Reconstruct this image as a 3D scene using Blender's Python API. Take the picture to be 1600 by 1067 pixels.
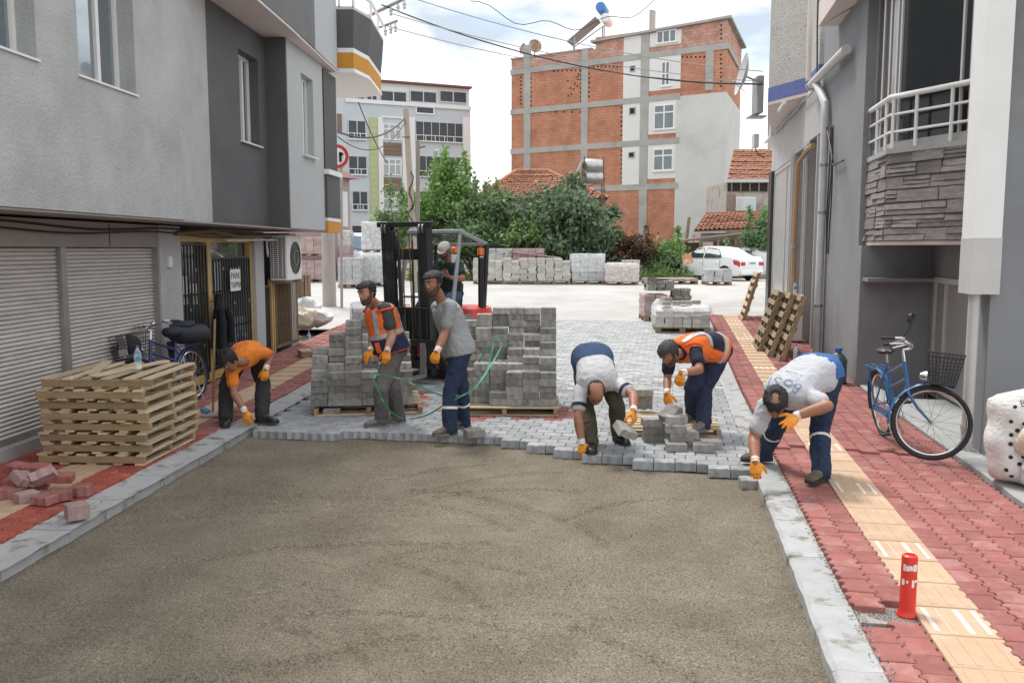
import bpy, bmesh, math, random
import numpy as np
from mathutils import Vector, Matrix, Euler, noise
from mathutils.bvhtree import BVHTree
random.seed(7)
R = math.radians
for o in list(bpy.data.objects):
    bpy.data.objects.remove(o)
scene = bpy.context.scene
COL = scene.collection
# ------------------------------------------------------------------ camera
CAM_H = 2.0
FPX = 1350.0
PITCH = math.atan(144.5 / 1350)
cam_d = bpy.data.cameras.new('camera')
cam_d.sensor_width = 36.0
cam_d.lens = 36.0 * FPX / 1600
cam_d.clip_start = 0.1
cam_d.clip_end = 3000
cam = bpy.data.objects.new('camera', cam_d)
cam.location = (0, 0, CAM_H)
cam.rotation_euler = (math.pi / 2 - PITCH, 0, 0)
COL.objects.link(cam)
scene.camera = cam
# ------------------------------------------------------------------ world: bright broken overcast
world = bpy.data.worlds.new('World')
scene.world = world
world.use_nodes = True
wn = world.node_tree
wn.nodes.clear()
SUN_EL, SUN_ROT = R(64), R(-35)
w_out = wn.nodes.new('ShaderNodeOutputWorld')
w_bg = wn.nodes.new('ShaderNodeBackground')
w_bg.inputs['Strength'].default_value = 0.1
w_sky = wn.nodes.new('ShaderNodeTexSky')
w_sky.sky_type = 'NISHITA'
w_sky.sun_disc = False
w_sky.sun_elevation = SUN_EL
w_sky.sun_rotation = SUN_ROT
w_tc = wn.nodes.new('ShaderNodeTexCoord')
w_map = wn.nodes.new('ShaderNodeMapping')
w_map.inputs['Scale'].default_value = (1.0, 1.0, 2.6)
w_map.inputs['Location'].default_value = (0.35, 0.1, 0.25)
wn.links.new(w_tc.outputs['Generated'], w_map.inputs['Vector'])
w_n1 = wn.nodes.new('ShaderNodeTexNoise')
w_n1.inputs['Scale'].default_value = 3.1
w_n1.inputs['Detail'].default_value = 7
w_n1.inputs['Roughness'].default_value = 0.55
wn.links.new(w_map.outputs[0], w_n1.inputs['Vector'])
w_n2 = wn.nodes.new('ShaderNodeTexNoise')
w_n2.inputs['Scale'].default_value = 4.6
w_n2.inputs['Detail'].default_value = 6
wn.links.new(w_map.outputs[0], w_n2.inputs['Vector'])
w_r1 = wn.nodes.new('ShaderNodeValToRGB')      # grey bellies and white tops of the clouds
w_r1.color_ramp.elements[0].position = 0.34
w_r1.color_ramp.elements[0].color = (0.40, 0.455, 0.52, 1)
w_r1.color_ramp.elements[1].position = 0.50
w_r1.color_ramp.elements[1].color = (0.97, 0.985, 1.0, 1)
wn.links.new(w_n1.outputs[0], w_r1.inputs[0])
w_scale = wn.nodes.new('ShaderNodeVectorMath')
w_scale.operation = 'SCALE'
w_scale.inputs['Scale'].default_value = 7.8
wn.links.new(w_r1.outputs[0], w_scale.inputs[0])
w_r2 = wn.nodes.new('ShaderNodeValToRGB')      # where the blue shows between the clouds
w_r2.color_ramp.elements[0].position = 0.30
w_r2.color_ramp.elements[0].color = (0.55, 0.55, 0.55, 1)
w_r2.color_ramp.elements[1].position = 0.46
w_r2.color_ramp.elements[1].color = (0.97, 0.97, 0.97, 1)
wn.links.new(w_n2.outputs[0], w_r2.inputs[0])
w_mix = wn.nodes.new('ShaderNodeMixRGB')
wn.links.new(w_r2.outputs[0], w_mix.inputs[0])
wn.links.new(w_sky.outputs[0], w_mix.inputs[1])
wn.links.new(w_scale.outputs[0], w_mix.inputs[2])
wn.links.new(w_mix.outputs[0], w_bg.inputs['Color'])
wn.links.new(w_bg.outputs[0], w_out.inputs['Surface'])
# ------------------------------------------------------------------ soft sun behind cloud
sun_d = bpy.data.lights.new('sun', 'SUN')
sun_d.energy = 1.5
sun_d.angle = R(14)
sun_d.color = (1.0, 0.96, 0.9)
sun = bpy.data.objects.new('sun', sun_d)
# nishita: sun_rotation is measured from +Y towards +X
sdir = Vector((math.sin(SUN_ROT) * math.cos(SUN_EL), math.cos(SUN_ROT) * math.cos(SUN_EL), math.sin(SUN_EL)))
sun.rotation_euler = sdir.to_track_quat('Z', 'Y').to_euler()
sun.location = (0, 0, 30)
COL.objects.link(sun)
vs = scene.view_settings
vs.view_transform = 'Standard'
vs.look = 'None'
vs.gamma = 1
vs.exposure = 1.16
vs.use_curve_mapping = False
scene.render.engine = 'CYCLES'
scene.cycles.max_bounces = 6
scene.cycles.transparent_max_bounces = 12
scene.cycles.use_denoising = True

# ------------------------------------------------------------------ geometry of the place
_c, _s = math.cos(PITCH), math.sin(PITCH)


def ray(u, v):
    x = (u - 800) / FPX
    y = (533.5 - v) / FPX
    return Vector((x, _c + y * _s, -_s + y * _c))


def at(u, v, Y):
    d = ray(u, v)
    return Vector((0, 0, CAM_H)) + d * (Y / d.y)


def G(Y):                                   # the street climbs gently beyond the work front
    return 0.0285 * min(max(0.0, Y - 12), 22)


def gp(u, v, dz=0.0):
    z = dz
    d = ray(u, v)
    for i in range(30):
        t = (z - CAM_H) / d.z
        z = dz + G(d.y * t)
    return Vector((d.x * t, d.y * t, z))


class Frame:                                # d = distance to the right of the camera line, a = along the street
    def __init__(s, m, o=0.0):
        l = math.hypot(1, m)
        s.n = Vector((1 / l, -m / l, 0))
        s.u = Vector((m / l, 1 / l, 0))
        s.o = Vector((o, 0, 0))
        s.rz = -math.atan(m)

    def p(s, d, a, z=0.0):
        q = s.o + s.n * d + s.u * a
        return Vector((q.x, q.y, z))

    def g(s, d, a, dz=0.0):
        q = s.p(d, a)
        return Vector((q.x, q.y, G(q.y) + dz))


FR = Frame(0.18)
FL = Frame(0.063, -5.25)

# ------------------------------------------------------------------ mesh helpers


class MB:
    def __init__(s):
        s.v = []
        s.f = []

    def add(s, vs, fs):
        n = len(s.v)
        s.v += [tuple(x) for x in vs]
        s.f += [tuple(i + n for i in f) for f in fs]
        return s

    def box(s, c, size, M=None):
        x, y, z = size[0] / 2, size[1] / 2, size[2] / 2
        vs = [Vector((i, j, k)) for i in (-x, x) for j in (-y, y) for k in (-z, z)]
        if M is not None:
            vs = [M @ q for q in vs]
        c = Vector(c)
        return s.add([q + c for q in vs], [(0, 1, 3, 2), (4, 6, 7, 5), (0, 4, 5, 1), (2, 3, 7, 6), (0, 2, 6, 4), (1, 5, 7, 3)])

    def span(s, a, b):                      # axis aligned box from corner to corner
        return s.box([(p + q) / 2 for p, q in zip(a, b)], [abs(q - p) for p, q in zip(a, b)])

    def hexa(s, lo, hi):                    # any polygon lo and its partner hi
        n = len(lo)
        return s.add(list(lo) + list(hi), [tuple(range(n))[::-1], tuple(range(n, 2 * n))] + [(i, (i + 1) % n, n + (i + 1) % n, n + i) for i in range(n)])

    def prism(s, poly, z0, z1):
        return s.hexa([(p[0], p[1], z0) for p in poly], [(p[0], p[1], z1) for p in poly])

    def fbox(s, F, d0, d1, a0, a1, z0, z1):
        return s.prism([F.p(d0, a0), F.p(d1, a0), F.p(d1, a1), F.p(d0, a1)], z0, z1)

    def slab(s, pts, th, d):                # polygon with thickness th along d
        d = Vector(d) * th
        return s.hexa([Vector(p) for p in pts], [Vector(p) + d for p in pts])

    def loft(s, rings, cap=True, closed=False):
        n = len(rings[0])
        base = len(s.v)
        for r in rings:
            s.v += [tuple(p) for p in r]
        m = len(rings)
        for k in range(m if closed else m - 1):
            a, b = base + k * n, base + ((k + 1) % m) * n
            for i in range(n):
                j = (i + 1) % n
                s.f.append((a + i, a + j, b + j, b + i))
        if cap and not closed:
            s.f.append(tuple(range(base, base + n))[::-1])
            s.f.append(tuple(range(base + (m - 1) * n, base + m * n)))
        return s

    def tube(s, pts, r, n=8, cap=True, closed=False):
        pts = [Vector(p) for p in pts]
        m = len(pts)
        rs = r if isinstance(r, (list, tuple)) else [r] * m
        rings = []
        up = None
        for i, p in enumerate(pts):
            if closed:
                t = pts[(i + 1) % m] - pts[i - 1]
            else:
                t = pts[min(i + 1, m - 1)] - pts[max(i - 1, 0)]
            t = t.normalized() if t.length > 1e-9 else Vector((0, 0, 1))
            if up is None:
                up = Vector((0, 0, 1)) if abs(t.z) < 0.9 else Vector((1, 0, 0))
            x = t.cross(up).normalized()
            y = x.cross(t).normalized()
            up = y
            rings.append([p + (x * math.cos(k * 2 * math.pi / n) + y * math.sin(k * 2 * math.pi / n)) * rs[i] for k in range(n)])
        return s.loft(rings, cap, closed)

    def ring(s, c, rad, axis, r, n=40, k=8):
        axis = Vector(axis).normalized()
        x = axis.orthogonal().normalized()
        y = axis.cross(x)
        c = Vector(c)
        return s.tube([c + (x * math.cos(t * 2 * math.pi / n) + y * math.sin(t * 2 * math.pi / n)) * rad for t in range(n)], r, k, False, True)

    def lathe(s, prof, c=(0, 0, 0), axis=(0, 0, 1), n=16, closed=False):
        axis = Vector(axis).normalized()
        x = axis.orthogonal().normalized()
        y = axis.cross(x)
        c = Vector(c)
        return s.loft([[c + axis * z + (x * math.cos(t * 2 * math.pi / n) + y * math.sin(t * 2 * math.pi / n)) * max(r, 1e-4) for t in range(n)] for r, z in prof], True, closed)

    def ell(s, c, r, M=None, nu=14, nv=9):
        rings = []
        c = Vector(c)
        for j in range(1, nv):
            ph = math.pi * j / nv
            ring = []
            for i in range(nu):
                th = 2 * math.pi * i / nu
                q = Vector((r[0] * math.sin(ph) * math.cos(th), r[1] * math.sin(ph) * math.sin(th), -r[2] * math.cos(ph)))
                ring.append(c + (M @ q if M is not None else q))
            rings.append(ring)
        return s.loft(rings)

    def bbox(s, c, size, b=0.005, M=None):  # chamfered box
        bm = bmesh.new()
        bmesh.ops.create_cube(bm, size=1)
        for q in bm.verts:
            q.co = Vector((q.co.x * size[0], q.co.y * size[1], q.co.z * size[2]))
        bmesh.ops.bevel(bm, geom=bm.edges[:], offset=b, segments=1, affect='EDGES', profile=0.5)
        bm.verts.index_update()
        c = Vector(c)
        vs = [(M @ q.co if M is not None else q.co) + c for q in bm.verts]
        fs = [[q.index for q in f.verts] for f in bm.faces]
        bm.free()
        return s.add(vs, fs)

    def mesh(s, name, smooth=False):
        me = bpy.data.meshes.new(name)
        me.from_pydata(s.v, [], s.f)
        me.validate()
        bm = bmesh.new()
        bm.from_mesh(me)
        bmesh.ops.recalc_face_normals(bm, faces=bm.faces[:])
        bm.to_mesh(me)
        bm.free()
        if smooth:
            me.polygons.foreach_set('use_smooth', [True] * len(me.polygons))
            if smooth != 2:
                me.set_sharp_from_angle(angle=R(40))
        return me


WORLD_ROOT = {}


def put(o, parent, M):
    if M is not None:
        o.matrix_basis = M
    if parent is not None:
        o.parent = parent
        o.matrix_parent_inverse = WORLD_ROOT.get(parent.name, Matrix())
        # parts of a part stay in the same coordinates as the thing
        WORLD_ROOT.setdefault(o.name, Matrix())
    COL.objects.link(o)
    return o


def add(g, name, mat, parent=None, M=None, smooth=False, kind=None):
    me = g.mesh(name, smooth) if isinstance(g, MB) else g
    if mat is not None and not me.materials:
        me.materials.append(mat)
    o = bpy.data.objects.new(name, me)
    put(o, parent, M)
    if kind:
        o['kind'] = kind
    return o


def tag(o, label, cat, group=None):
    o['label'] = label
    o['category'] = cat
    if group:
        o['group'] = group
    return o


def thing(name, label, cat, loc=(0, 0, 0), rz=0.0, group=None, world=False):
    """Empty at the base of a thing; world=True: the parts are modelled in scene coordinates."""
    e = bpy.data.objects.new(name, None)
    e.empty_display_size = 0.2
    e.location = loc
    e.rotation_euler = (0, 0, rz)
    COL.objects.link(e)
    if world:
        WORLD_ROOT[e.name] = Matrix.Translation(-Vector(loc))
    return tag(e, label, cat, group)


def copy_tree(o, parent=None):
    c = o.copy()
    COL.objects.link(c)
    if parent is not None:
        c.parent = parent
    for ch in [x for x in o.children]:
        copy_tree(ch, c)
    return c





def dup(root, M=None, loc=None, rot=None, label=None, group=None):
    c = copy_tree(root)
    if loc is not None:
        c.location = loc
    if rot is not None:
        c.rotation_euler = rot
    if label:
        c['label'] = label
    if group:
        c['group'] = group
    return c


def TR(loc, rz=0.0, rx=0.0, ry=0.0, sc=None):
    m = Matrix.Translation(Vector(loc)) @ Euler((rx, ry, rz)).to_matrix().to_4x4()
    if sc is not None:
        m = m @ Matrix.Diagonal((sc[0], sc[1], sc[2], 1))
    return m


# ------------------------------------------------------------------ materials
MATS = {}


def mat(name, col, rough=0.85, var=0.12, scale=6.0, bump=0.15, bscale=40.0, metal=0.0, rand=0.0, col2=None, c2=(0.55, 0.7), s2=2.5, bdist=0.01, stretch=None, spec=None):
    """Procedural surface: base colour with two noises (large blotches to col2, fine grain), a bump and a spread between objects."""
    m = bpy.data.materials.new(name)
    m.use_nodes = True
    nt = m.node_tree
    b = nt.nodes['Principled BSDF']
    N = nt.nodes.new
    L = nt.links.new
    b.inputs['Roughness'].default_value = rough
    b.inputs['Metallic'].default_value = metal
    if spec is not None:
        b.inputs['Specular IOR Level'].default_value = spec
    tc = N('ShaderNodeTexCoord')
    vec = tc.outputs['Object']
    oi = N('ShaderNodeObjectInfo')
    if rand:
        ad = N('ShaderNodeVectorMath')
        ad.operation = 'MULTIPLY_ADD'
        ad.inputs[1].default_value = (37.1, 17.7, 53.3)
        L(oi.outputs['Random'], ad.inputs[0])
        L(vec, ad.inputs[2])
        vec = ad.outputs[0]
    if stretch:
        mp = N('ShaderNodeMapping')
        mp.inputs['Scale'].default_value = stretch
        L(vec, mp.inputs['Vector'])
        vec = mp.outputs[0]
    n1 = N('ShaderNodeTexNoise')
    n1.inputs['Scale'].default_value = scale
    n1.inputs['Detail'].default_value = 6
    n1.inputs['Roughness'].default_value = 0.6
    L(vec, n1.inputs['Vector'])
    hs = N('ShaderNodeMapRange')
    hs.inputs[1].default_value = 0.25
    hs.inputs[2].default_value = 0.75
    hs.inputs[3].default_value = 1 - var
    hs.inputs[4].default_value = 1 + var
    L(n1.outputs[0], hs.inputs[0])
    fac = hs.outputs[0]
    if rand:
        mr = N('ShaderNodeMapRange')
        mr.inputs[3].default_value = 1 - rand
        mr.inputs[4].default_value = 1 + rand
        L(oi.outputs['Random'], mr.inputs[0])
        mu = N('ShaderNodeMath')
        mu.operation = 'MULTIPLY'
        L(fac, mu.inputs[0])
        L(mr.outputs[0], mu.inputs[1])
        fac = mu.outputs[0]
    colsock = None
    if col2 is not None:
        n3 = N('ShaderNodeTexNoise')
        n3.inputs['Scale'].default_value = s2
        n3.inputs['Detail'].default_value = 5
        n3.inputs['Roughness'].default_value = 0.65
        L(vec, n3.inputs['Vector'])
        cr = N('ShaderNodeMapRange')
        cr.inputs[1].default_value = c2[0]
        cr.inputs[2].default_value = c2[1]
        L(n3.outputs[0], cr.inputs[0])
        mx = N('ShaderNodeMixRGB')
        mx.inputs[1].default_value = (*col, 1)
        mx.inputs[2].default_value = (*col2, 1)
        L(cr.outputs[0], mx.inputs[0])
        colsock = mx.outputs[0]
    sc = N('ShaderNodeVectorMath')
    sc.operation = 'SCALE'
    sc.inputs[0].default_value = col
    if colsock:
        L(colsock, sc.inputs[0])
    L(fac, sc.inputs['Scale'])
    L(sc.outputs[0], b.inputs['Base Color'])
    if bump:
        n2 = N('ShaderNodeTexNoise')
        n2.inputs['Scale'].default_value = bscale
        n2.inputs['Detail'].default_value = 5
        L(vec, n2.inputs['Vector'])
        bp = N('ShaderNodeBump')
        bp.inputs['Strength'].default_value = bump
        bp.inputs['Distance'].default_value = bdist
        L(n2.outputs[0], bp.inputs['Height'])
        L(bp.outputs[0], b.inputs['Normal'])
    MATS[name] = m
    return m


def glass(name, col, rough=0.03, mixf=0.0):
    m = mat(name, col, rough, 0.03, 1.5, 0.02, 0.8, 0.0, bdist=0.02)
    m.node_tree.nodes['Principled BSDF'].inputs['Specular IOR Level'].default_value = 0.9
    m.node_tree.nodes['Principled BSDF'].inputs['IOR'].default_value = 1.7
    return m


def clear(name, col=(0.9, 0.95, 1.0), alpha=0.25, rough=0.08):
    m = bpy.data.materials.new(name)
    m.use_nodes = True
    nt = m.node_tree
    b = nt.nodes['Principled BSDF']
    b.inputs['Base Color'].default_value = (*col, 1)
    b.inputs['Roughness'].default_value = rough
    n = nt.nodes.new('ShaderNodeTexNoise')
    n.inputs['Scale'].default_value = 9.0
    n.inputs['Detail'].default_value = 4
    tc = nt.nodes.new('ShaderNodeTexCoord')
    nt.links.new(tc.outputs['Object'], n.inputs['Vector'])
    mr = nt.nodes.new('ShaderNodeMapRange')
    mr.inputs[1].default_value = 0.3
    mr.inputs[2].default_value = 0.7
    mr.inputs[3].default_value = max(0.02, alpha - 0.2)
    mr.inputs[4].default_value = min(1, alpha + 0.2)
    nt.links.new(n.outputs[0], mr.inputs[0])
    nt.links.new(mr.outputs[0], b.inputs['Alpha'])
    bp = nt.nodes.new('ShaderNodeBump')
    bp.inputs['Strength'].default_value = 0.5
    bp.inputs['Distance'].default_value = 0.02
    nt.links.new(n.outputs[0], bp.inputs['Height'])
    nt.links.new(bp.outputs[0], b.inputs['Normal'])
    return m


m_stucco = mat('grey_stucco', (0.42, 0.425, 0.425), 0.92, 0.11, 1.7, 0.7, 34, bdist=0.018, col2=(0.335, 0.335, 0.335), c2=(0.46, 0.78), s2=1.3)
m_stucco_dark = mat('dark_stucco', (0.10, 0.10, 0.104), 0.92, 0.14, 1.6, 0.5, 55, bdist=0.012)
m_stucco_pale = mat('pale_stucco', (0.42, 0.435, 0.44), 0.92, 0.06, 1.3, 0.35, 55, bdist=0.01)
m_soffit = mat('soffit_paint', (0.60, 0.53, 0.50), 0.9, 0.06, 1.5, 0.1, 20)
m_ochre = mat('ochre_paint', (0.55, 0.25, 0.035), 0.85, 0.06, 3, 0.2, 40)
m_white = mat('white_paint', (0.74, 0.74, 0.73), 0.6, 0.05, 3, 0.08, 20)
m_pvc = mat('white_plastic', (0.72, 0.71, 0.69), 0.35, 0.05, 4, 0.03, 20)
m_glass = glass('window_glass', (0.30, 0.34, 0.36))
m_glass.node_tree.nodes['Principled BSDF'].inputs['Metallic'].default_value = 0.7
m_glass_blue = glass('tinted_glass', (0.02, 0.028, 0.034))
m_shutter = mat('shutter_metal', (0.58, 0.55, 0.53), 0.5, 0.12, 3, 0.08, 25, metal=0.1, rand=0.05)
m_shop_wall = mat('shop_wall', (0.30, 0.262, 0.245), 0.85, 0.12, 2, 0.2, 40)
m_yellow = mat('yellow_paint', (0.47, 0.32, 0.10), 0.6, 0.22, 6, 0.2, 30, col2=(0.25, 0.16, 0.07), c2=(0.6, 0.75), s2=6)
m_iron = mat('black_iron', (0.022, 0.023, 0.024), 0.55, 0.2, 10, 0.1, 60)
m_rust = mat('rusty_iron', (0.14, 0.10, 0.055), 0.8, 0.3, 12, 0.2, 60)
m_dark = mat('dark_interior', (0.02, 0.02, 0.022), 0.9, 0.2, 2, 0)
m_conc = mat('concrete', (0.36, 0.355, 0.34), 0.95, 0.12, 3, 0.5, 60, col2=(0.25, 0.245, 0.235), c2=(0.5, 0.75), s2=2.2)
m_kerb = mat('kerb_concrete', (0.355, 0.36, 0.36), 0.9, 0.12, 7, 0.6, 45, rand=0.05, col2=(0.19, 0.172, 0.14), c2=(0.54, 0.64), s2=4.0, bdist=0.012)
m_grey_kerb = mat('worn_concrete', (0.34, 0.345, 0.34), 0.92, 0.12, 6, 0.5, 60, rand=0.06, col2=(0.22, 0.22, 0.2), c2=(0.55, 0.7), s2=4)
m_road = mat('pale_dusty_road', (0.42, 0.41, 0.395), 0.95, 0.10, 0.9, 0.3, 20, col2=(0.31, 0.295, 0.28), c2=(0.45, 0.75), s2=0.5)
m_paver = mat('grey_paver', (0.315, 0.325, 0.335), 0.93, 0.13, 14, 0.5, 130, rand=0.17, col2=(0.21, 0.21, 0.205), c2=(0.52, 0.72), s2=9)
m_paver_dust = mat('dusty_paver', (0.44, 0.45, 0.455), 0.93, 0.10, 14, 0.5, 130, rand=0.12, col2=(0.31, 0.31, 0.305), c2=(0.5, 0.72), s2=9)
m_block = mat('grey_block', (0.295, 0.283, 0.262), 0.95, 0.18, 12, 0.6, 110, rand=0.32, col2=(0.17, 0.165, 0.155), c2=(0.5, 0.7), s2=8)
m_red = mat('red_paver', (0.285, 0.103, 0.090), 0.92, 0.16, 12, 0.5, 130, rand=0.13, col2=(0.36, 0.19, 0.172), c2=(0.48, 0.72), s2=5)
m_red_dark = mat('fresh_red_paver', (0.34, 0.075, 0.05), 0.92, 0.16, 12, 0.5, 130, rand=0.14, col2=(0.40, 0.16, 0.13), c2=(0.56, 0.75), s2=6)
m_pink = mat('pink_block', (0.36, 0.24, 0.225), 0.95, 0.15, 12, 0.5, 110, rand=0.16, col2=(0.42, 0.33, 0.31), c2=(0.5, 0.7), s2=6)
m_tact = mat('tactile_tile', (0.475, 0.325, 0.215), 0.85, 0.07, 7, 0.3, 90, rand=0.06, col2=(0.53, 0.41, 0.305), c2=(0.5, 0.75), s2=5)
m_tact_white = mat('worn_tile_rib', (0.64, 0.57, 0.49), 0.85, 0.08, 9, 0.3, 90)
m_joint = mat('joint_dirt', (0.07, 0.062, 0.055), 1.0, 0.25, 9, 0.5, 80)
m_gravel = mat('fine_gravel', (0.33, 0.31, 0.28), 1.0, 0.35, 60, 0.9, 120)
m_wood = mat('pallet_wood', (0.30, 0.205, 0.11), 0.85, 0.22, 3.0, 0.35, 30, rand=0.20, stretch=(1, 7, 7), col2=(0.30, 0.215, 0.12), c2=(0.5, 0.75), s2=1.6)
m_wood_y = mat('pallet_wood_across', (0.47, 0.375, 0.25), 0.85, 0.2, 3.0, 0.35, 30, rand=0.16, stretch=(7, 1, 7), col2=(0.42, 0.33, 0.21), c2=(0.5, 0.75), s2=1.6)
m_wood_old = mat('old_pallet_wood', (0.26, 0.19, 0.12), 0.88, 0.25, 3.0, 0.35, 30, rand=0.24, stretch=(2, 2, 2), col2=(0.22, 0.17, 0.12), c2=(0.45, 0.75), s2=2)
m_black = mat('black_plastic', (0.014, 0.014, 0.015), 0.5, 0.15, 9, 0.1, 60)
m_rubber = mat('rubber', (0.022, 0.022, 0.022), 0.8, 0.2, 12, 0.2, 80)
m_chrome = mat('chrome', (0.62, 0.62, 0.62), 0.22, 0.06, 5, 0.02, 20, metal=1.0)
m_steel = mat('dull_steel', (0.34, 0.34, 0.33), 0.5, 0.15, 8, 0.08, 40, metal=0.7)
m_clear = clear('clear_plastic', (0.85, 0.92, 0.97), 0.32)
m_film = clear('stretch_film', (0.88, 0.90, 0.90), 0.42, 0.15)
# ================================================================== GROUND
def sheet(F, d0, d1, alist, dz, name, m, sub=None):
    g = MB()
    for i in range(len(alist) - 1):
        a0, a1 = alist[i], alist[i + 1]
        g.add([F.g(d0, a0, dz), F.g(d1, a0, dz), F.g(d1, a1, dz), F.g(d0, a1, dz)], [(0, 1, 2, 3)])
    return add(g, name, m, kind='structure')


m_soil = mat('bare_soil', (0.20, 0.175, 0.14), 1.0, 0.2, 1.2, 0.6, 14, col2=(0.11, 0.13, 0.06), c2=(0.45, 0.65), s2=0.5)
F0 = Frame(0.0)
sheet(F0, -400, 400, [-60, 12] + [14 + 2 * i for i in range(11)] + [60, 900], -0.14, 'ground', m_soil)
sheet(F0, -26, 34, [19.3, 20, 22, 24, 26, 28, 30, 32, 34, 41], -0.012, 'road', m_road)

# ---- the levelled sand bed
m_sand = mat('damp_sand', (0.272, 0.232, 0.172), 1.0, 0.2, 2.0, 1.0, 170, col2=(0.20, 0.166, 0.118), c2=(0.46, 0.74), s2=0.9, bdist=0.02)
_nt = m_sand.node_tree
_b = _nt.nodes['Principled BSDF']


def sand_grain():
    """coarse grains and pebbles of the sand: a voronoi layer mixed into the colour and the bump"""
    v = _nt.nodes.new('ShaderNodeTexVoronoi')
    v.inputs['Scale'].default_value = 70
    tc = [n for n in _nt.nodes if n.type == 'TEX_COORD'][0]
    _nt.links.new(tc.outputs['Object'], v.inputs['Vector'])
    n = _nt.nodes.new('ShaderNodeTexNoise')
    n.inputs['Scale'].default_value = 75
    n.inputs['Detail'].default_value = 4
    _nt.links.new(tc.outputs['Object'], n.inputs['Vector'])
    mr = _nt.nodes.new('ShaderNodeMapRange')
    mr.inputs[1].default_value = 0.3
    mr.inputs[2].default_value = 0.7
    mr.inputs[3].default_value = 0.58
    mr.inputs[4].default_value = 1.42
    _nt.links.new(n.outputs[0], mr.inputs[0])
    old = _b.inputs['Base Color'].links[0].from_socket
    sc = _nt.nodes.new('ShaderNodeVectorMath')
    sc.operation = 'SCALE'
    _nt.links.new(old, sc.inputs[0])
    _nt.links.new(mr.outputs[0], sc.inputs['Scale'])
    _nt.links.new(sc.outputs[0], _b.inputs['Base Color'])
    bp = _nt.nodes.new('ShaderNodeBump')
    bp.inputs['Strength'].default_value = 0.8
    bp.inputs['Distance'].default_value = 0.014
    _nt.links.new(v.outputs['Distance'], bp.inputs['Height'])
    _nt.links.new(_b.inputs['Normal'].links[0].from_socket, bp.inputs['Normal'])
    _nt.links.new(bp.outputs[0], _b.inputs['Normal'])


sand_grain()


def sand_z(x, y):
    z = -0.092
    z += 0.012 * noise.noise(Vector((x * 0.7, y * 0.7, 3.1)))
    z += 0.007 * noise.noise(Vector((x * 2.2, y * 2.2, 7.7)))
    # rake sweeps: long shallow arcs
    for (cx, cy, r0, r1, th0, th1, amp) in ARCS:
        dx, dy = x - cx, y - cy
        r = math.hypot(dx, dy)
        if r0 < r < r1:
            th = math.atan2(dy, dx)
            if th0 < th < th1:
                w = math.sin((r - r0) / (r1 - r0) * math.pi) * math.sin((th - th0) / (th1 - th0) * math.pi)
                z += 1.7 * amp * w * math.sin(r * 42 + 2 * noise.noise(Vector((x, y, 0))))
    for (cx, cy, r0, th0, th1) in GROOVES:
        dx, dy = x - cx, y - cy
        r = math.hypot(dx, dy) + .03 * noise.noise(Vector((x * 2, y * 2, cx)))
        if abs(r - r0) < .09 and th0 < math.atan2(dy, dx) < th1:
            z += -.017 * math.exp(-((r - r0) / .022) ** 2) + .012 * math.exp(-((r - r0 - .045) / .025) ** 2)
    z += 0.0035 * noise.noise(Vector((x * 11, y * 11, 1.7)))
    z += 0.0034 * noise.noise(Vector((x * 24, y * 24, 2.9))) + 0.003 * noise.noise(Vector((x * 47, y * 47, 4.4)))
    return z


ARCS = [(-2.3, 3.6, 1.0, 2.6, 0.1, 1.7, 0.0045), (0.2, 2.4, 1.4, 3.2, 0.5, 2.2, 0.004), (-0.6, 5.2, 0.9, 2.4, 0.7, 2.7, 0.004), (1.0, 4.2, 0.8, 2.0, -0.4, 1.6, 0.0035), (-2.2, 5.6, 0.7, 1.9, 0.4, 2.4, 0.0035)]


_rg = random.Random(5)
GROOVES = [(_rg.uniform(-2, 1.5), _rg.uniform(1.5, 6.5), _rg.uniform(.8, 2.2), (lambda t: t)(_a), _a + _rg.uniform(.5, 1.1)) for _a in [_rg.uniform(.1, 2.0) for _ in range(26)]]


def build_sand():
    ny = 430
    nx = 250
    vs = []
    for j in range(ny):
        y = 1.6 + (10.6 - 1.6) * (j / (ny - 1)) ** 1.25
        xl = -3.62 + 0.0627 * y
        xr = 0.86 + 0.181 * y
        for i in range(nx):
            t = i / (nx - 1)
            x = xl + (xr - xl) * t
            e = min(x - xl, xr - x)
            vs.append((x, y, sand_z(x, y) + 0.03 * math.exp(-e / 0.10)))
    fs = [(j * nx + i, j * nx + i + 1, (j + 1) * nx + i + 1, (j + 1) * nx + i) for j in range(ny - 1) for i in range(nx - 1)]
    me = bpy.data.meshes.new('sand_bed')
    me.from_pydata(vs, [], fs)
    me.polygons.foreach_set('use_smooth', [True] * len(fs))
    add(me, 'sand_bed', m_sand, kind='structure')


build_sand()


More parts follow.
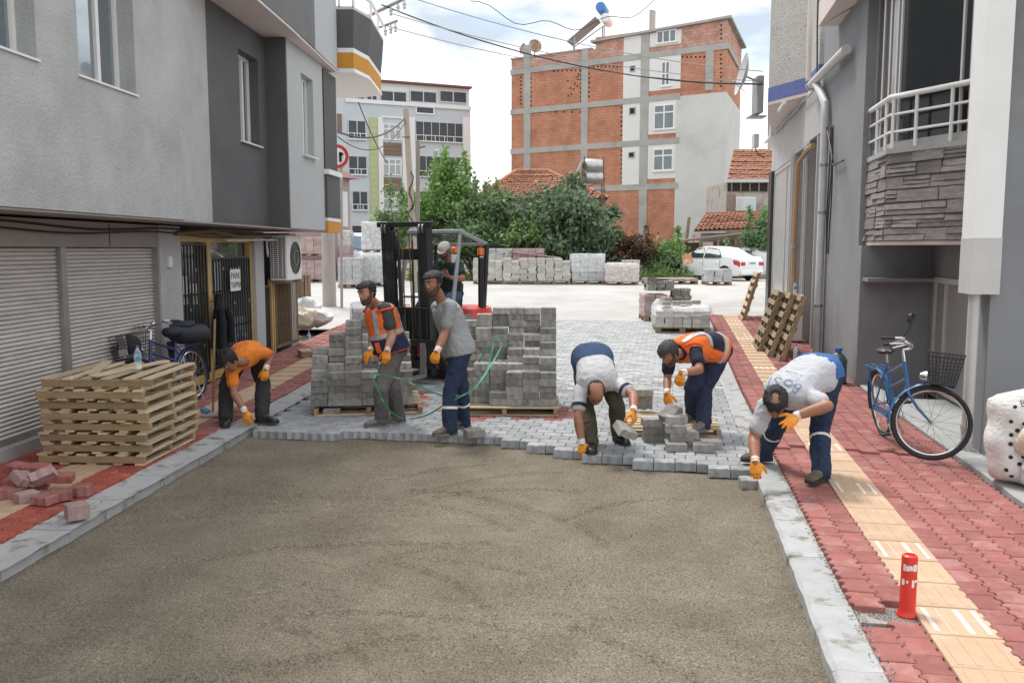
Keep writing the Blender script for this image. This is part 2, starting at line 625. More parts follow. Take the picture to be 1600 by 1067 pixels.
# ---- interlocking pavers
def paver_mesh(name, w, dp, h, amp, gap=0.0045, ch=0.006, nch=2, trap=False):
    """w along x with chevron (zigzag) long edges, dp along y, top face at z = 0"""
    hw = w / 2 - gap / 2

    def outline(ins):
        x0 = hw - ins
        pts = []
        k = 2 * nch
        pr = [(i / k, amp if i % 2 else 0) for i in range(k + 1)]
        if trap:
            pr = [((j + t) / nch, y) for j in range(nch) for t, y in ((0, 0), (.32, 0), (.5, amp), (.82, amp))] + [(1, 0)]
        for t, y in pr:
            pts.append((-x0 + 2 * x0 * t, -dp / 2 + gap / 2 + ins + y))
        for t, y in pr[::-1]:
            pts.append((-x0 + 2 * x0 * t, dp / 2 - gap / 2 - ins + y))
        return pts
    o0 = outline(0)
    o1 = outline(ch)
    g = MB()
    n = len(o0)
    g.v = [(x, y, -h) for x, y in o0] + [(x, y, -ch * 0.8) for x, y in o0] + [(x, y, 0) for x, y in o1]
    for k in range(2):
        for i in range(n):
            j = (i + 1) % n
            g.f.append((k * n + i, k * n + j, (k + 1) * n + j, (k + 1) * n + i))
    g.f.append(tuple(range(2 * n, 3 * n)))
    g.f.append(tuple(range(n))[::-1])
    return g.mesh(name)


ME_PAVE = paver_mesh('paver', 0.2, 0.16, 0.085, 0.019, 0.007, 0.008)
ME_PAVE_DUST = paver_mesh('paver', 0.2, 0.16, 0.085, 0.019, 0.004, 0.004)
ME_PAVE_RED = ME_PAVE.copy()
ME_WALK = paver_mesh('paver', 0.2, 0.165, 0.06, 0.022, 0.006, 0.006, 2, True)
ME_WALK_L = ME_WALK.copy()
for me_, m_ in ((ME_PAVE, m_paver), (ME_PAVE_DUST, m_paver_dust), (ME_PAVE_RED, m_red), (ME_WALK, m_red), (ME_WALK_L, m_red_dark)):
    me_.materials.append(m_)


def shade_attr(m, lo=0.85, hi=1.15):
    """joined pavers take their piece-to-piece spread from a face attribute instead of the object"""
    m2 = m.copy()
    m2.name = m.name + '_joined'
    nt = m2.node_tree
    at_ = nt.nodes.new('ShaderNodeAttribute')
    at_.attribute_name = 'piece'
    b = nt.nodes['Principled BSDF']
    old = b.inputs['Base Color'].links[0].from_socket
    mr = nt.nodes.new('ShaderNodeMapRange')
    mr.inputs[3].default_value = lo
    mr.inputs[4].default_value = hi
    nt.links.new(at_.outputs['Fac'], mr.inputs[0])
    sc = nt.nodes.new('ShaderNodeVectorMath')
    sc.operation = 'SCALE'
    nt.links.new(old, sc.inputs[0])
    nt.links.new(mr.outputs[0], sc.inputs['Scale'])
    nt.links.new(sc.outputs[0], b.inputs['Base Color'])
    return m2


def joined(items, name, parent, mats, kind='stuff'):
    """items: (mesh, matrix, material index) -> ONE mesh with a random value per piece"""
    V, Fc, MI, PC = [], [], [], []
    off = 0
    cache = {}
    for me, M, mi in items:
        if me.name not in cache:
            cache[me.name] = (np.array([v.co for v in me.vertices]), [tuple(p.vertices) for p in me.polygons])
        co, fs = cache[me.name]
        A = np.array(M)
        V.append(co @ A[:3, :3].T + A[:3, 3])
        r = random.random()
        for f in fs:
            Fc.append(tuple(i + off for i in f))
        MI += [mi] * len(fs)
        PC += [r] * len(fs)
        off += len(co)
    me = bpy.data.meshes.new(name)
    me.from_pydata(np.concatenate(V).tolist(), [], Fc)
    for m in mats:
        me.materials.append(m)
    me.polygons.foreach_set('material_index', MI)
    at_ = me.attributes.new('piece', 'FLOAT', 'FACE')
    at_.data.foreach_set('value', PC)
    return add(me, name, None, parent, kind=kind)


def lay(items, parent, part_name, mats, limit=300, key=None):
    """the pieces nearest to the camera become parts, the rest one part of kind stuff"""
    items = sorted(items, key=lambda it: (it[1].translation - cam.location).length)
    items = [it for it in items if in_view(it[1].translation)] + [it for it in items if not in_view(it[1].translation)]
    for me, M, mi in items[:limit]:
        add(me, part_name, None, parent, M)
    if items[limit:]:
        return joined(items[limit:], part_name + '_field', parent, mats)


def project(p):
    x, y, z = p[0], p[1], p[2] - CAM_H
    F = y * _c - z * _s
    return 800 + FPX * x / F, 533.5 - FPX * (y * _s + z * _c) / F, F


def in_view(p, mrg=20):
    u, v, F = project(p)
    return F > 0.3 and -mrg < u < 1600 + mrg and -mrg < v < 1067 + mrg


def interp(x, pts):
    for i in range(len(pts) - 1):
        if x <= pts[i + 1][0]:
            t = (x - pts[i][0]) / (pts[i + 1][0] - pts[i][0])
            return pts[i][1] + t * (pts[i + 1][1] - pts[i][1])
    return pts[-1][1]


pave_root = add(MB().prism([FR.p(-3.9, 9.4), FR.p(0.7, 9.3), FR.p(0.7, 20.9), FR.p(-3.0, 20.9)], -0.13, -0.10), 'paved_road', m_joint, kind='structure')
EDGE = [(-6, 8.72), (-4.6, 8.74), (-3.6, 8.78), (-3.5, 8.92), (-1.80, 8.92), (-1.7, 8.76), (-1.1, 8.6), (-1.0, 8.44), (-0.6, 8.28), (0.0, 8.12), (0.3, 8.12), (0.4, 7.96), (1, 7.9)]


sheet(FR, -4.55, 0.74, [11.2, 12.3, 14, 16, 18, 20, 21.2], -0.013, 'joint_sand', mat('joint_sand', (0.27, 0.26, 0.24), 1.0, .15, 20, .4, 80))


def build_road_pavers():
    items = []
    rows = int((21.4 - 7.8) / 0.16)
    for r in range(rows):
        a = 7.88 + 0.16 * r
        for k in range(-34, 5):
            d = 0.70 + 0.2 * k + (0.1 if r % 2 else 0.0) - 0.1
            if d > 0.80 or a < interp(d, EDGE):
                continue
            q = FR.p(d, a)
            if q.x < -3.50 + 0.0627 * q.y or q.y > 21.4 + 0.12 * q.x:
                continue
            z = G(q.y) + random.uniform(-0.003, 0.003)
            M = TR((q.x, q.y, z), FR.rz + random.uniform(-.008, .008), random.uniform(-.012, .012), random.uniform(-.012, .012))
            me, mi = ME_PAVE, 0
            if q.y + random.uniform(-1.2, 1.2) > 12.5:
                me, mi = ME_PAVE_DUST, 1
            if (-1.95 < q.x < -1.15 and 10.7 < q.y < 12.4) or (-0.85 < q.x < 0.75 and 10.0 < q.y < 10.75 + 0.12 * q.x):
                if random.random() < 0.8:
                    me, mi = ME_PAVE_RED, 2
            items.append((me, M, mi))
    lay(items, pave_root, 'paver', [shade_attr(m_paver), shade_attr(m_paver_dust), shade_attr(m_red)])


build_road_pavers()


def kerb_piece(F, d0, d1, a0, a1, z0, z1, name, m, parent, jit=0.006, cham=0.02, n=5, inner=0.0):
    rings = []
    for i in range(n + 1):
        a = a0 + (a1 - a0) * i / n
        j = [random.uniform(-jit, jit) for _ in range(6)]
        prof = [(d0 + j[0], z0), (d0 + j[0], z1 - cham + j[1]), (d0 + cham * 1.6 + j[2], z1 + j[3] * 0.6), ((d0 + d1) / 2, z1 - inner + j[4] * 0.5), (d1 - cham + j[5], z1 + j[3] * 0.6), (d1, z1 - cham), (d1, z0)]
        rings.append([F.p(d, a, G(F.p(d, a).y) + z) for d, z in prof])
    return add(MB().loft(rings), name, m, parent, smooth=False)


# kerb beside the right pavement: a cast channel with mortar smeared along it
kr = add(MB().fbox(FR, 0.84, 1.0, 2.0, 11.9, -0.14, -0.11), 'kerb', m_kerb, kind='structure')
for i in range(26):
    a0 = 1.8 + i * 0.78
    kerb_piece(FR, 0.805, 1.055, a0, a0 + 0.777, -0.12, 0.012, 'kerbstone', m_kerb, kr, 0.004, 0.016, 6, 0.006)
kl = add(MB().fbox(FL, 1.5, 1.66, 2.0, 11.9, -0.14, -0.11), 'kerb', m_kerb, kind='structure')
for i in range(27):
    a0 = 2.4 + i * 0.74
    kerb_piece(FL, 1.705, 1.445, a0, a0 + 0.735, -0.12, 0.014 + random.uniform(-.004, .004), 'kerbstone', m_kerb, kl, 0.006, 0.022, 6, 0.008)


def tact_mesh(name, size, lng, white):
    g = MB().bbox((0, 0, -0.025), (size - 0.004, lng - 0.004, 0.05), 0.004)
    nf = len(g.f)
    for i in range(4):
        x = -0.1275 + i * 0.085
        rib = MB().bbox((x, 0, 0.0), (0.032, lng * 0.86, 0.007), 0.0033)
        g.add(rib.v, rib.f)
    me = bpy.data.meshes.new(name)
    me.from_pydata(g.v, [], g.f)
    me.materials.append(m_tact)
    me.materials.append(m_tact_white)
    me.polygons.foreach_set('material_index', [0 if i < nf or not white else (1 if (i * 7) % 3 or white > 1 else 0) for i in range(len(g.f))])
    return me


TACT = [tact_mesh('tactile_tile', 0.36, 0.36, w) for w in (0, 0, 0, 0, 0, 0, 1, 2)]
TACT_L = [tact_mesh('tactile_tile', 0.40, 0.40, w) for w in (0,)]

walk_r = sheet(FR, 1.0, 2.75, [1.5, 12.0, 14, 17, 20, 22.6], -0.035, 'pavement', m_joint)
walk_l = sheet(FL, 0.0, 1.5, [2.0, 12.0, 14, 17, 20, 25.5], -0.035, 'pavement', m_joint)


def lvl(a):
    return 0.012 if a < 4.87 else (0.042 if a < 8.7 else 0.07)


def build_walks():
    its = []
    Q = math.pi / 2
    for c, d in enumerate([1.1375, 1.3025 - 0.0025, 1.8025, 1.9675, 2.1325, 2.2975, 2.4625, 2.6275]):
        for r in range(104):
            a = 1.97 + 0.2 * r + (0.1 if c % 2 else 0) + (0.1 if c > 1 else 0)
            if a > 22.4 or (4.78 < a < 4.98 and c in (1,)) or (4.70 < a < 4.86 and c == 0):
                continue
            q = FR.p(d, a)
            z = G(q.y) + (lvl(a) if c < 2 else (0.032 if a < 8.7 else 0.055)) + random.uniform(-.003, .003)
            its.append((ME_WALK, TR((q.x, q.y, z), FR.rz + Q + random.uniform(-.01, .01), random.uniform(-.014, .014), random.uniform(-.014, .014)), 0))
    lay(its, walk_r, 'paver', [shade_attr(m_red)])
    for r in range(57):
        a = 1.9 + 0.36 * r
        q = FR.p(1.545, a)
        z = G(q.y) + 0.022 + 0.05 * min(1, max(0, (a - 4.5) / 4.5))
        add(random.choice(TACT), 'tactile_tile', None, walk_r, TR((q.x, q.y, z), FR.rz, random.uniform(-.004, .004), random.uniform(-.004, .004)))
    its = []
    for c, d in enumerate([0.12, 0.285, 0.45, 0.615, 1.185, 1.35]):
        for r in range(112):
            a = 3.0 + 0.2 * r + (0.1 if c % 2 else 0)
            if a > 25.3:
                continue
            q = FL.p(d, a)
            z = G(q.y) + 0.03 + random.uniform(-.004, .004)
            me = ME_WALK_L if a + random.uniform(-0.8, 0.8) < 8.6 else ME_WALK
            its.append((me, TR((q.x, q.y, z), FL.rz + Q + random.uniform(-.01, .01), random.uniform(-.014, .014), random.uniform(-.014, .014)), 0 if me is ME_WALK_L else 1))
    lay(its, walk_l, 'paver', [shade_attr(m_red_dark), shade_attr(m_red)])
    for r in range(55):
        q = FL.p(0.90, 3.0 + 0.4 * r)
        add(TACT_L[0], 'tactile_tile', None, walk_l, TR((q.x, q.y, G(q.y) + 0.034), FL.rz))


build_walks()
# grey kerb between the right pavement and the houses
gk = add(MB().fbox(FR, 2.76, 2.88, 3.0, 11.9, -0.14, -0.08), 'kerb', m_grey_kerb, kind='structure')
for i in range(11):
    a0 = 3.2 + i * 0.9
    kerb_piece(FR, 2.72, 2.95, a0, a0 + 0.893, -0.1, 0.075, 'kerbstone', m_grey_kerb, gk, 0.004, 0.012, 4, 0.0)
# recess floor behind it and the strip of ground in front of the near wall
add(MB().fbox(FR, 2.955, 6.5, 2.0, 11.9, -0.12, 0.055), 'yard_floor', m_grey_kerb, kind='structure')


def grit(cs, rx, ry, n, name, m, rz=0.0):
    g = MB()
    for i in range(n):
        c = random.choice(cs) if isinstance(cs, list) else cs
        t = random.uniform(0, 6.283)
        r = math.sqrt(random.random())
        s = random.uniform(0.002, 0.007)
        x, y = rx * r * math.cos(t), ry * r * math.sin(t)
        X = c[0] + x * math.cos(rz) - y * math.sin(rz)
        Y = c[1] + x * math.sin(rz) + y * math.cos(rz)
        M = Euler((random.random() * 3, random.random() * 3, random.random() * 3)).to_matrix()
        g.add([Vector((X, Y, c[2])) + M @ Vector(p) * s for p in ((1, 0, 0), (0, 1, 0), (-1, -.6, 0), (0, 0, 1), (0, 0, -1))], [(0, 1, 3), (1, 2, 3), (2, 0, 3), (1, 0, 4), (2, 1, 4), (0, 2, 4)])
    return add(g, name, m, kind='stuff')


q = FR.p(1.28, 4.86)
grit((q.x, q.y, 0.0), 0.17, 0.09, 900, 'gravel', m_gravel, FR.rz)
add(MB().fbox(FR, 1.06, 1.40, 4.74, 4.99, -0.03, -0.002), 'gravel_bed', m_gravel, kind='structure')
# stones and lumps left in the sand
grit([(random.uniform(-2.4, 1.4), 2.4 + .42 * (k % 16), -0.086) for k in range(32)], .8, .5, 1300, 'sand_lumps', m_sand)
grit((gp(640, 690).x, gp(640, 690).y, 0.003), 0.8, 0.25, 500, 'sand_spill', m_sand)
# sand blown along the right kerb
grit([(*FR.p(1.05, 3.2 + 0.5 * k).xy, 0.012) for k in range(16)], 0.05, 0.25, 2200, 'kerb_grit', m_gravel, FR.rz)
# ================================================================== LEFT APARTMENT BUILDING
def holed(g, P, a0, a1, z0, z1, holes, d0, d1):
    """wall from a0 to a1 with rectangular openings (a0,a1,z0,z1); P(d,a,z) places it, d0..d1 is its thickness"""
    xs = sorted(set([a0, a1] + [h[0] for h in holes] + [h[1] for h in holes]))
    zs = sorted(set([z0, z1] + [h[2] for h in holes] + [h[3] for h in holes]))
    for i in range(len(xs) - 1):
        for k in range(len(zs) - 1):
            xm, zm = (xs[i] + xs[i + 1]) / 2, (zs[k] + zs[k + 1]) / 2
            if any(h[0] < xm < h[1] and h[2] < zm < h[3] for h in holes):
                continue
            b = [P(d, a, z) for z in (zs[k], zs[k + 1]) for d, a in ((d0, xs[i]), (d1, xs[i]), (d1, xs[i + 1]), (d0, xs[i + 1]))]
            g.hexa(b[:4], b[4:])
    return g


def window(parent, P, a0, a1, z0, z1, d, cols, mf, mg, fw=0.06, dep=0.07, rows=None, sill=None, split=None, name='window'):
    """frame + panes standing at depth d (outer face) in the wall described by P"""
    def bx(g, d0, d1, A0, A1, Z0, Z1):
        b = [P(dd, a, z) for z in (Z0, Z1) for dd, a in ((d0, A0), (d1, A0), (d1, A1), (d0, A1))]
        return g.hexa(b[:4], b[4:])
    g = MB()
    bx(g, d - dep, d, a0, a1, z0, z0 + fw)
    bx(g, d - dep, d, a0, a1, z1 - fw, z1)
    bx(g, d - dep, d, a0, a0 + fw, z0 + fw, z1 - fw)
    bx(g, d - dep, d, a1 - fw, a1, z0 + fw, z1 - fw)
    cuts = [a0 + (a1 - a0) * t for t in (split or [i / cols for i in range(1, cols)])]
    for c in cuts:
        bx(g, d - dep, d + 0.008, c - fw * 0.55, c + fw * 0.55, z0 + fw, z1 - fw)
    zc = [z0 + (z1 - z0) * t for t in (rows or [])]
    edges = [a0 + fw] + cuts + [a1 - fw]
    for z in zc:
        bx(g, d - dep, d + 0.004, a0 + fw, a1 - fw, z - fw * 0.4, z + fw * 0.4)
    w = add(g, name, mf, parent)
    for i in range(len(edges) - 1):
        add(bx(MB(), d - dep * 0.6, d - dep * 0.4, edges[i], edges[i + 1], z0 + fw, z1 - fw), 'pane', mg, w)
    if sill:
        add(bx(MB(), d, sill, a0 - 0.01, a1 + 0.01, z0 - 0.035, z0 - 0.001), 'sill', m_white, w)
    return w


def PL(d, a, z=0.0):
    return FL.p(d, a, z)


m_dark_glazing = mat('dark_glazing', (0.012, 0.017, 0.016), 0.25, 0.2, 2, 0.0, spec=.25)


def left_building():
    B = thing('apartment_building', 'grey rendered apartment block with roller shutters along the left pavement', 'building', FL.p(-4, 9), world=True)
    # first floor front, two offsets with a skewed stretch and a dark recess between
    W1, W2 = (6.35, 7.84, 3.65, 5.02), (8.50, 9.60, 3.65, 5.02)
    g = MB()
    holed(g, PL, -3, 10.62, 2.35, 5.45, [W1, W2], 0.36, 0.6)
    add(g, 'wall', m_stucco, B)
    g = MB().hexa([PL(0.6, 10.62, 2.35), PL(0.25, 12.35, 2.35), PL(0.0, 12.3, 2.35), PL(0.36, 10.62, 2.35)], [PL(0.6, 10.62, 5.45), PL(0.25, 12.35, 5.45), PL(0.0, 12.3, 5.45), PL(0.36, 10.62, 5.45)])
    add(g, 'wall', m_stucco, B)
    W3 = (13.52, 14.36, 3.65, 5.02)
    g = holed(MB(), PL, 12.352, 14.7, 2.35, 5.45, [W3], 0.0, 0.25)
    g.hexa([PL(0.0, 14.702, 2.35), PL(0.597, 14.702, 2.35), PL(0.597, 14.75, 2.35), PL(0.0, 14.75, 2.35)], [PL(0.0, 14.702, 5.45), PL(0.597, 14.702, 5.45), PL(0.597, 14.75, 5.45), PL(0.0, 14.75, 5.45)])
    add(g, 'wall', m_stucco_dark, B)
    W4 = (15.52, 16.22, 3.65, 5.05)
    g = holed(MB(), PL, 14.752, 16.85, 2.35, 5.45, [W4], 0.35, 0.6)
    add(g, 'wall', m_stucco_pale, B)
    for w, dep in ((W1, 0.42), (W2, 0.42), (W3, 0.10), (W4, 0.48)):
        window(B, PL, *w, dep, 2, m_pvc, m_glass, sill=None, fw=0.055, split=[0.62])
        add(holed(MB(), PL, w[0] - .02, w[1] + .02, w[2] - .022, w[2] - .002, [], dep, dep + 0.2), 'sill', m_white, B)
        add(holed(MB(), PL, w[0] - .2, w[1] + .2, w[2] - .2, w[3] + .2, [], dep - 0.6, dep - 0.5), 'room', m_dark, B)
    # handle on the first window
    add(MB().box(PL(0.44, 7.62, 4.62), (0.03, 0.03, 0.16)), 'window_handle', m_black, B)
    # corner balcony on the first floor
    add(holed(MB(), PL, 16.853, 17.75, 3.52, 5.38, [], 0.45, 0.62), 'balcony_glazing', m_dark_glazing, B)
    add(holed(MB(), PL, 16.853, 17.78, 2.60, 3.42, [], 0.4, 0.655), 'balcony_parapet', m_stucco_dark, B)
    add(holed(MB(), PL, 16.853, 17.78, 2.535, 2.597, [], 0.4, 0.66), 'balcony_band', m_white, B)
    add(holed(MB(), PL, 16.853, 17.78, 2.32, 2.532, [], 0.4, 0.655), 'balcony_band', m_ochre, B)
    add(holed(MB(), PL, 16.83, 17.82, 3.423, 3.517, [], 0.4, 0.70), 'balcony_ledge', m_white, B)
    # floor slab over the shops; the darker wall colour paints in its shade
    add(holed(MB(), PL, -3, 16.9, 2.325, 2.347, [], -6, 0.585), 'soffit', m_shop_wall, B)
    # second floor, stepping out again
    lo = [PL(-6, 6, 0), PL(1.10, 6, 0), PL(0.95, 11, 0), PL(0.86, 14.3, 0), PL(0.80, 15.75, 0), PL(-6, 15.75, 0)]
    add(MB().prism(lo, 5.50, 8.6), 'upper_wall', mat('mid_dark_stucco', (0.15, 0.15, 0.153), 0.92, 0.12, 1.6, 0.4, 55), B)
    lo2 = [PL(-6, 15.752, 0), PL(0.80, 15.752, 0), PL(0.70, 17.6, 0), PL(-6, 17.6, 0)]
    add(MB().prism(lo2, 5.50, 8.6), 'upper_wall', m_stucco_pale, B)
    so = [PL(-5.9, 6, 0), PL(1.09, 6, 0), PL(0.94, 11, 0), PL(0.85, 14.3, 0), PL(0.69, 17.58, 0), PL(-5.9, 17.58, 0)]
    add(MB().prism(so, 5.455, 5.497), 'soffit', m_soffit, B)
    # rounded balcony at the far corner of the second floor
    foot = [(-3.53, 17.62), (-3.14, 17.62), (-2.96, 18.35), (-2.98, 20.2), (-3.7, 20.6), (-4.4, 20.2), (-4.4, 17.7)]
    fl = [(-3.53, 17.60), (-3.12, 17.60), (-2.90, 18.35), (-2.92, 20.25), (-3.7, 20.7), (-4.45, 20.25), (-4.45, 17.7)]

    def band(f0, f1, z0, z1, name, m):
        add(MB().hexa([(x, y, z0) for x, y in f0], [(x, y, z1) for x, y in f1]), name, m, B)
    band(foot, foot, 5.56, 5.86, 'balcony_band', m_ochre)
    band(foot, foot, 5.863, 5.95, 'balcony_band', m_white)
    band(foot, fl, 5.953, 6.68, 'balcony_parapet', m_stucco_dark)
    band(fl, fl, 6.683, 6.74, 'balcony_ledge', m_soffit)
    band([(x + 0.02, y) for x, y in foot], [(x + 0.0, y) for x, y in foot], 5.48, 5.558, 'balcony_slab', m_white)
    rl = MB().tube([(x, y, 7.03) for x, y in fl[:4]], 0.035, 8)
    for x, y in (fl[1], fl[2], (-3.4, 17.6), (-2.91, 19.4)):
        rl.tube([(x, y, 6.74), (x, y, 7.03)], 0.03, 6)
    add(rl, 'balcony_railing', m_white, B)
    # body of the building behind the fronts
    add(MB().prism([PL(-9, -3, 0), PL(-1.2, -3, 0), PL(-1.2, 16.7, 0), PL(-9, 16.7, 0)], -0.1, 8.5), 'core', m_stucco, B)
    # ---- ground floor
    add(holed(MB(), PL, -3, 11.18, 2.02, 2.298, [], -0.3, 0.0), 'lintel', m_shop_wall, B)
    for a in (7.3, 10.0):
        add(holed(MB(), PL, a, a + 0.012, 2.03, 2.29, [], 0.0, 0.004), 'lintel_joint', m_dark, B)
    add(holed(MB(), PL, -3, 11.18, -0.1, 0.14, [], -0.32, 0.03), 'threshold', m_conc, B)
    add(holed(MB(), PL, 11.183, 11.80, -0.1, 2.298, [], -0.45, 0.02), 'pilaster', m_stucco, B)
    add(holed(MB(), PL, 14.60, 15.02, -0.1, 2.298, [], -0.45, 0.02), 'pilaster', m_stucco_pale, B)
    add(holed(MB(), PL, 16.5, 16.9, -0.1, 2.298, [], -0.6, 0.0), 'pilaster', m_stucco, B)
    add(holed(MB(), PL, 9.06, 9.16, 0.14, 2.018, [], -0.25, -0.02), 'shutter_post', m_steel, B)
    # roller shutters: every slat a curl of sheet metal
    prof = [(-0.10, 0.0), (-0.082, 0.006), (-0.068, 0.016), (-0.066, 0.028), (-0.078, 0.038), (-0.10, 0.043)]
    for a0, a1 in ((5.2, 9.055), (9.165, 11.15)):
        sh = add(holed(MB(), PL, a0, a1, 0.14, 2.018, [], -0.24, -0.16), 'roller_shutter', m_dark, B)
        g = MB()
        g.loft([[PL(d, a, z) for d, z in prof + [(-0.115, 0.043), (-0.115, 0.0)]] for a in (a0, a1)])
        me = g.mesh('slat')
        for k in range(43):
            add(me, 'slat', m_shutter, sh, Matrix.Translation((0, 0, 0.145 + k * 0.0435)))
        add(holed(MB(), PL, a0, a1, 0.142, 0.2, [], -0.155, -0.06), 'bottom_rail', m_steel, sh)
    add(holed(MB(), PL, 11.15, 11.18, 0.14, 2.018, [], -0.25, -0.01), 'shutter_guide', m_steel, B)
    add(MB().bbox(PL(0.035, 11.42, 1.83), (0.05, 0.09, 0.15), 0.01), 'intercom', m_pvc, B)
    # cables slung under the overhang
    for zz, dd in ((2.24, 0.03), (2.19, 0.06)):
        pts = [PL(dd, a, zz + 0.025 * math.sin(a * 1.7 + dd * 30)) for a in [6 + 0.35 * i for i in range(29)]]
        add(MB().tube(pts, 0.011, 5), 'cable', m_black, B)
    # pipes over the door
    add(MB().tube([PL(0.05, 11.6, 2.2), PL(0.12, 12.6, 2.26), PL(0.10, 13.6, 2.2), PL(0.18, 14.9, 2.22)], 0.03, 8), 'duct_pipe', m_rust, B)
    add(MB().tube([PL(0.10, 13.2, 2.13), PL(0.16, 15.3, 2.16)], 0.016, 6), 'strip_lamp', m_white, B)
    # ---- iron double door with bars in a yellow frame
    D = add(MB(), 'shop_door', None, B)
    fr = MB()
    for a0, a1, z0, z1 in ((11.81, 11.91, 0.03, 2.16), (12.78, 12.90, 0.03, 2.1), (14.50, 14.59, 0.03, 2.1), (11.91, 14.5, 2.1, 2.2), (11.91, 12.78, 0.05, 0.17), (12.90, 14.5, 0.05, 0.17)):
        holed(fr, PL, a0, a1, z0, z1, [], -0.12, -0.03)
    D.data = fr.mesh('shop_door')
    D.data.materials.append(m_yellow)
    for a0, a1, ztop in ((11.93, 12.76, 2.06), (12.92, 14.48, 1.86)):
        n = int((a1 - a0) / 0.098)
        me = MB().box((0, 0, 0), (0.022, 0.022, ztop - 0.2)).mesh('bar')
        me2 = MB().box((0, 0, 0), (0.030, 0.018, 0.05)).mesh('bar_collar')
        for i in range(n + 1):
            a = a0 + (a1 - a0) * i / n
            add(me, 'bar', m_iron, D, TR(PL(-0.045, a, 0.19 + (ztop - 0.2) / 2), FL.rz))
            if i % 2 == 0:
                add(me2, 'bar_collar', m_steel, D, TR(PL(-0.03, a, 0.6 + 0.55 * ((i // 2) % 3)), FL.rz))
        for z in (0.2, 0.78, 1.35, ztop):
            add(holed(MB(), PL, a0, a1, z - 0.015, z + 0.015, [], -0.075, -0.058), 'cross_bar', m_iron, D)
    m_doorglass = glass('shop_glass', (0.10, 0.115, 0.12))
    add(holed(MB(), PL, 11.91, 14.5, 0.17, 2.1, [], -0.16, -0.135), 'door_glass', m_doorglass, D)
    m_b1 = mat('blue_film', (0.03, 0.11, 0.24), 0.5, 0.1, 5, 0)
    m_b2 = mat('pale_blue_film', (0.22, 0.45, 0.62), 0.5, 0.1, 5, 0)
    add(holed(MB(), PL, 12.92, 14.45, 0.42, 0.66, [], -0.135, -0.131), 'blue_panel', m_b1, D)
    add(holed(MB(), PL, 12.92, 14.45, 0.66, 0.90, [], -0.135, -0.131), 'blue_panel', m_b2, D)
    add(holed(MB(), PL, 11.93, 12.76, 0.5, 0.98, [], -0.135, -0.131), 'blue_panel', m_b1, D)
    for i, a in enumerate((13.15, 13.45, 13.75, 14.02, 14.28)):
        add(holed(holed(holed(MB(), PL, a, a + .045, .45, .74, [], -.131, -.129), PL, a + .12, a + .165, .45, .74, [], -.131, -.129), PL, a + .046, a + .119, .57, .62, [], -.131, -.129), 'lettering', m_white, D)
    for a, w, h in ((12.1, 0.22, 0.4), (12.45, 0.2, 0.3), (13.2, 0.3, 0.5), (13.9, 0.35, 0.35)):
        add(holed(MB(), PL, a, a + w, 1.0 + w, 1.0 + w + h, [], -0.133, -0.13), 'notice_paper', m_white, D)
    add(MB().lathe([(0.0, 0), (0.03, 0.0), (0.03, 0.02), (0.018, 0.05), (0.0, 0.055)], PL(-0.03, 12.84, 1.25), FL.n), 'lock', m_yellow, D)
    # ---- bay beyond the pilaster: black bars, yellow posts, low iron panel
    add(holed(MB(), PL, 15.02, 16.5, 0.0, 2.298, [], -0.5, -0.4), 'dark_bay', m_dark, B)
    gr = add(holed(MB(), PL, 15.04, 15.40, 0.22, 1.36, [(15.07, 15.37, 0.25, 1.33)], -0.06, -0.03), 'window_grille', m_iron, B)
    for i in range(5):
        add(holed(MB(), PL, 15.09 + i * 0.06, 15.11 + i * 0.06, 0.25, 1.33, [], -0.06, -0.035), 'bar', m_iron, gr)
    add(holed(holed(MB(), PL, 15.42, 15.47, 0.08, 1.46, [], -0.06, 0.0), PL, 15.53, 15.58, 0.08, 1.46, [], -0.06, 0.0), 'gate_post', m_yellow, B)
    pn = add(holed(MB(), PL, 15.6, 16.88, 0.2, 1.42, [(15.65, 16.83, 0.26, 1.36)], -0.03, 0.01), 'iron_panel', m_rust, B)
    add(holed(MB(), PL, 15.65, 16.83, 0.26, 1.36, [], -0.028, -0.02), 'backing_sheet', m_rust, pn)
    me = MB().box((0, 0, 0), (0.02, 0.02, 1.1)).mesh('bar')
    for i in range(13):
        add(me, 'bar', m_rust, pn, TR(PL(-0.004, 15.7 + i * 0.09, 0.81), FL.rz))
    # air conditioner is a thing of its own
    A = thing('air_conditioner', 'beige air conditioner outdoor unit hung under the grey overhang above the iron panel', 'air conditioner', PL(0.17, 15.75, 1.42), FL.rz)
    add(MB().bbox((0, 0, 0.42), (0.31, 0.86, 0.80), 0.015), 'case', m_pvc, A)
    gl = add(MB().box((0, -0.433, 0.42), (0.25, 0.006, 0.70)), 'side_grille', m_dark, A)
    me = MB().box((0, 0, 0), (0.25, 0.012, 0.014)).mesh('fin')
    for i in range(20):
        add(me, 'fin', m_pvc, gl, Matrix.Translation((0, -0.44, 0.10 + i * 0.034)))
    for i in range(3):
        add(MB().box((-0.08 + 0.08 * i, -0.443, 0.42), (0.008, 0.012, 0.7)), 'fin_stay', m_pvc, gl)
    add(MB().lathe([(0.29, 0), (0.29, 0.012), (0.26, 0.012), (0.26, 0.003)], (0.156, 0.05, 0.42), (1, 0, 0), 28), 'fan_guard', m_black, A)
    add(MB().ring((0.17, 0.05, 0.42), 0.13, (1, 0, 0), 0.008, 24, 5), 'fan_ring', m_steel, A)
    add(MB().box((0, -0.3, 0.0), (0.4, 0.03, 0.03)).box((0, 0.3, 0.0), (0.4, 0.03, 0.03)), 'bracket', m_steel, A)
    add(MB().tube([(-0.1, -0.45, 0.75), (-0.14, -0.6, 0.7), (-0.12, -0.62, 0.5), (-0.16, -0.5, 0.45)], 0.022, 6), 'drain_hose', m_pvc, A)
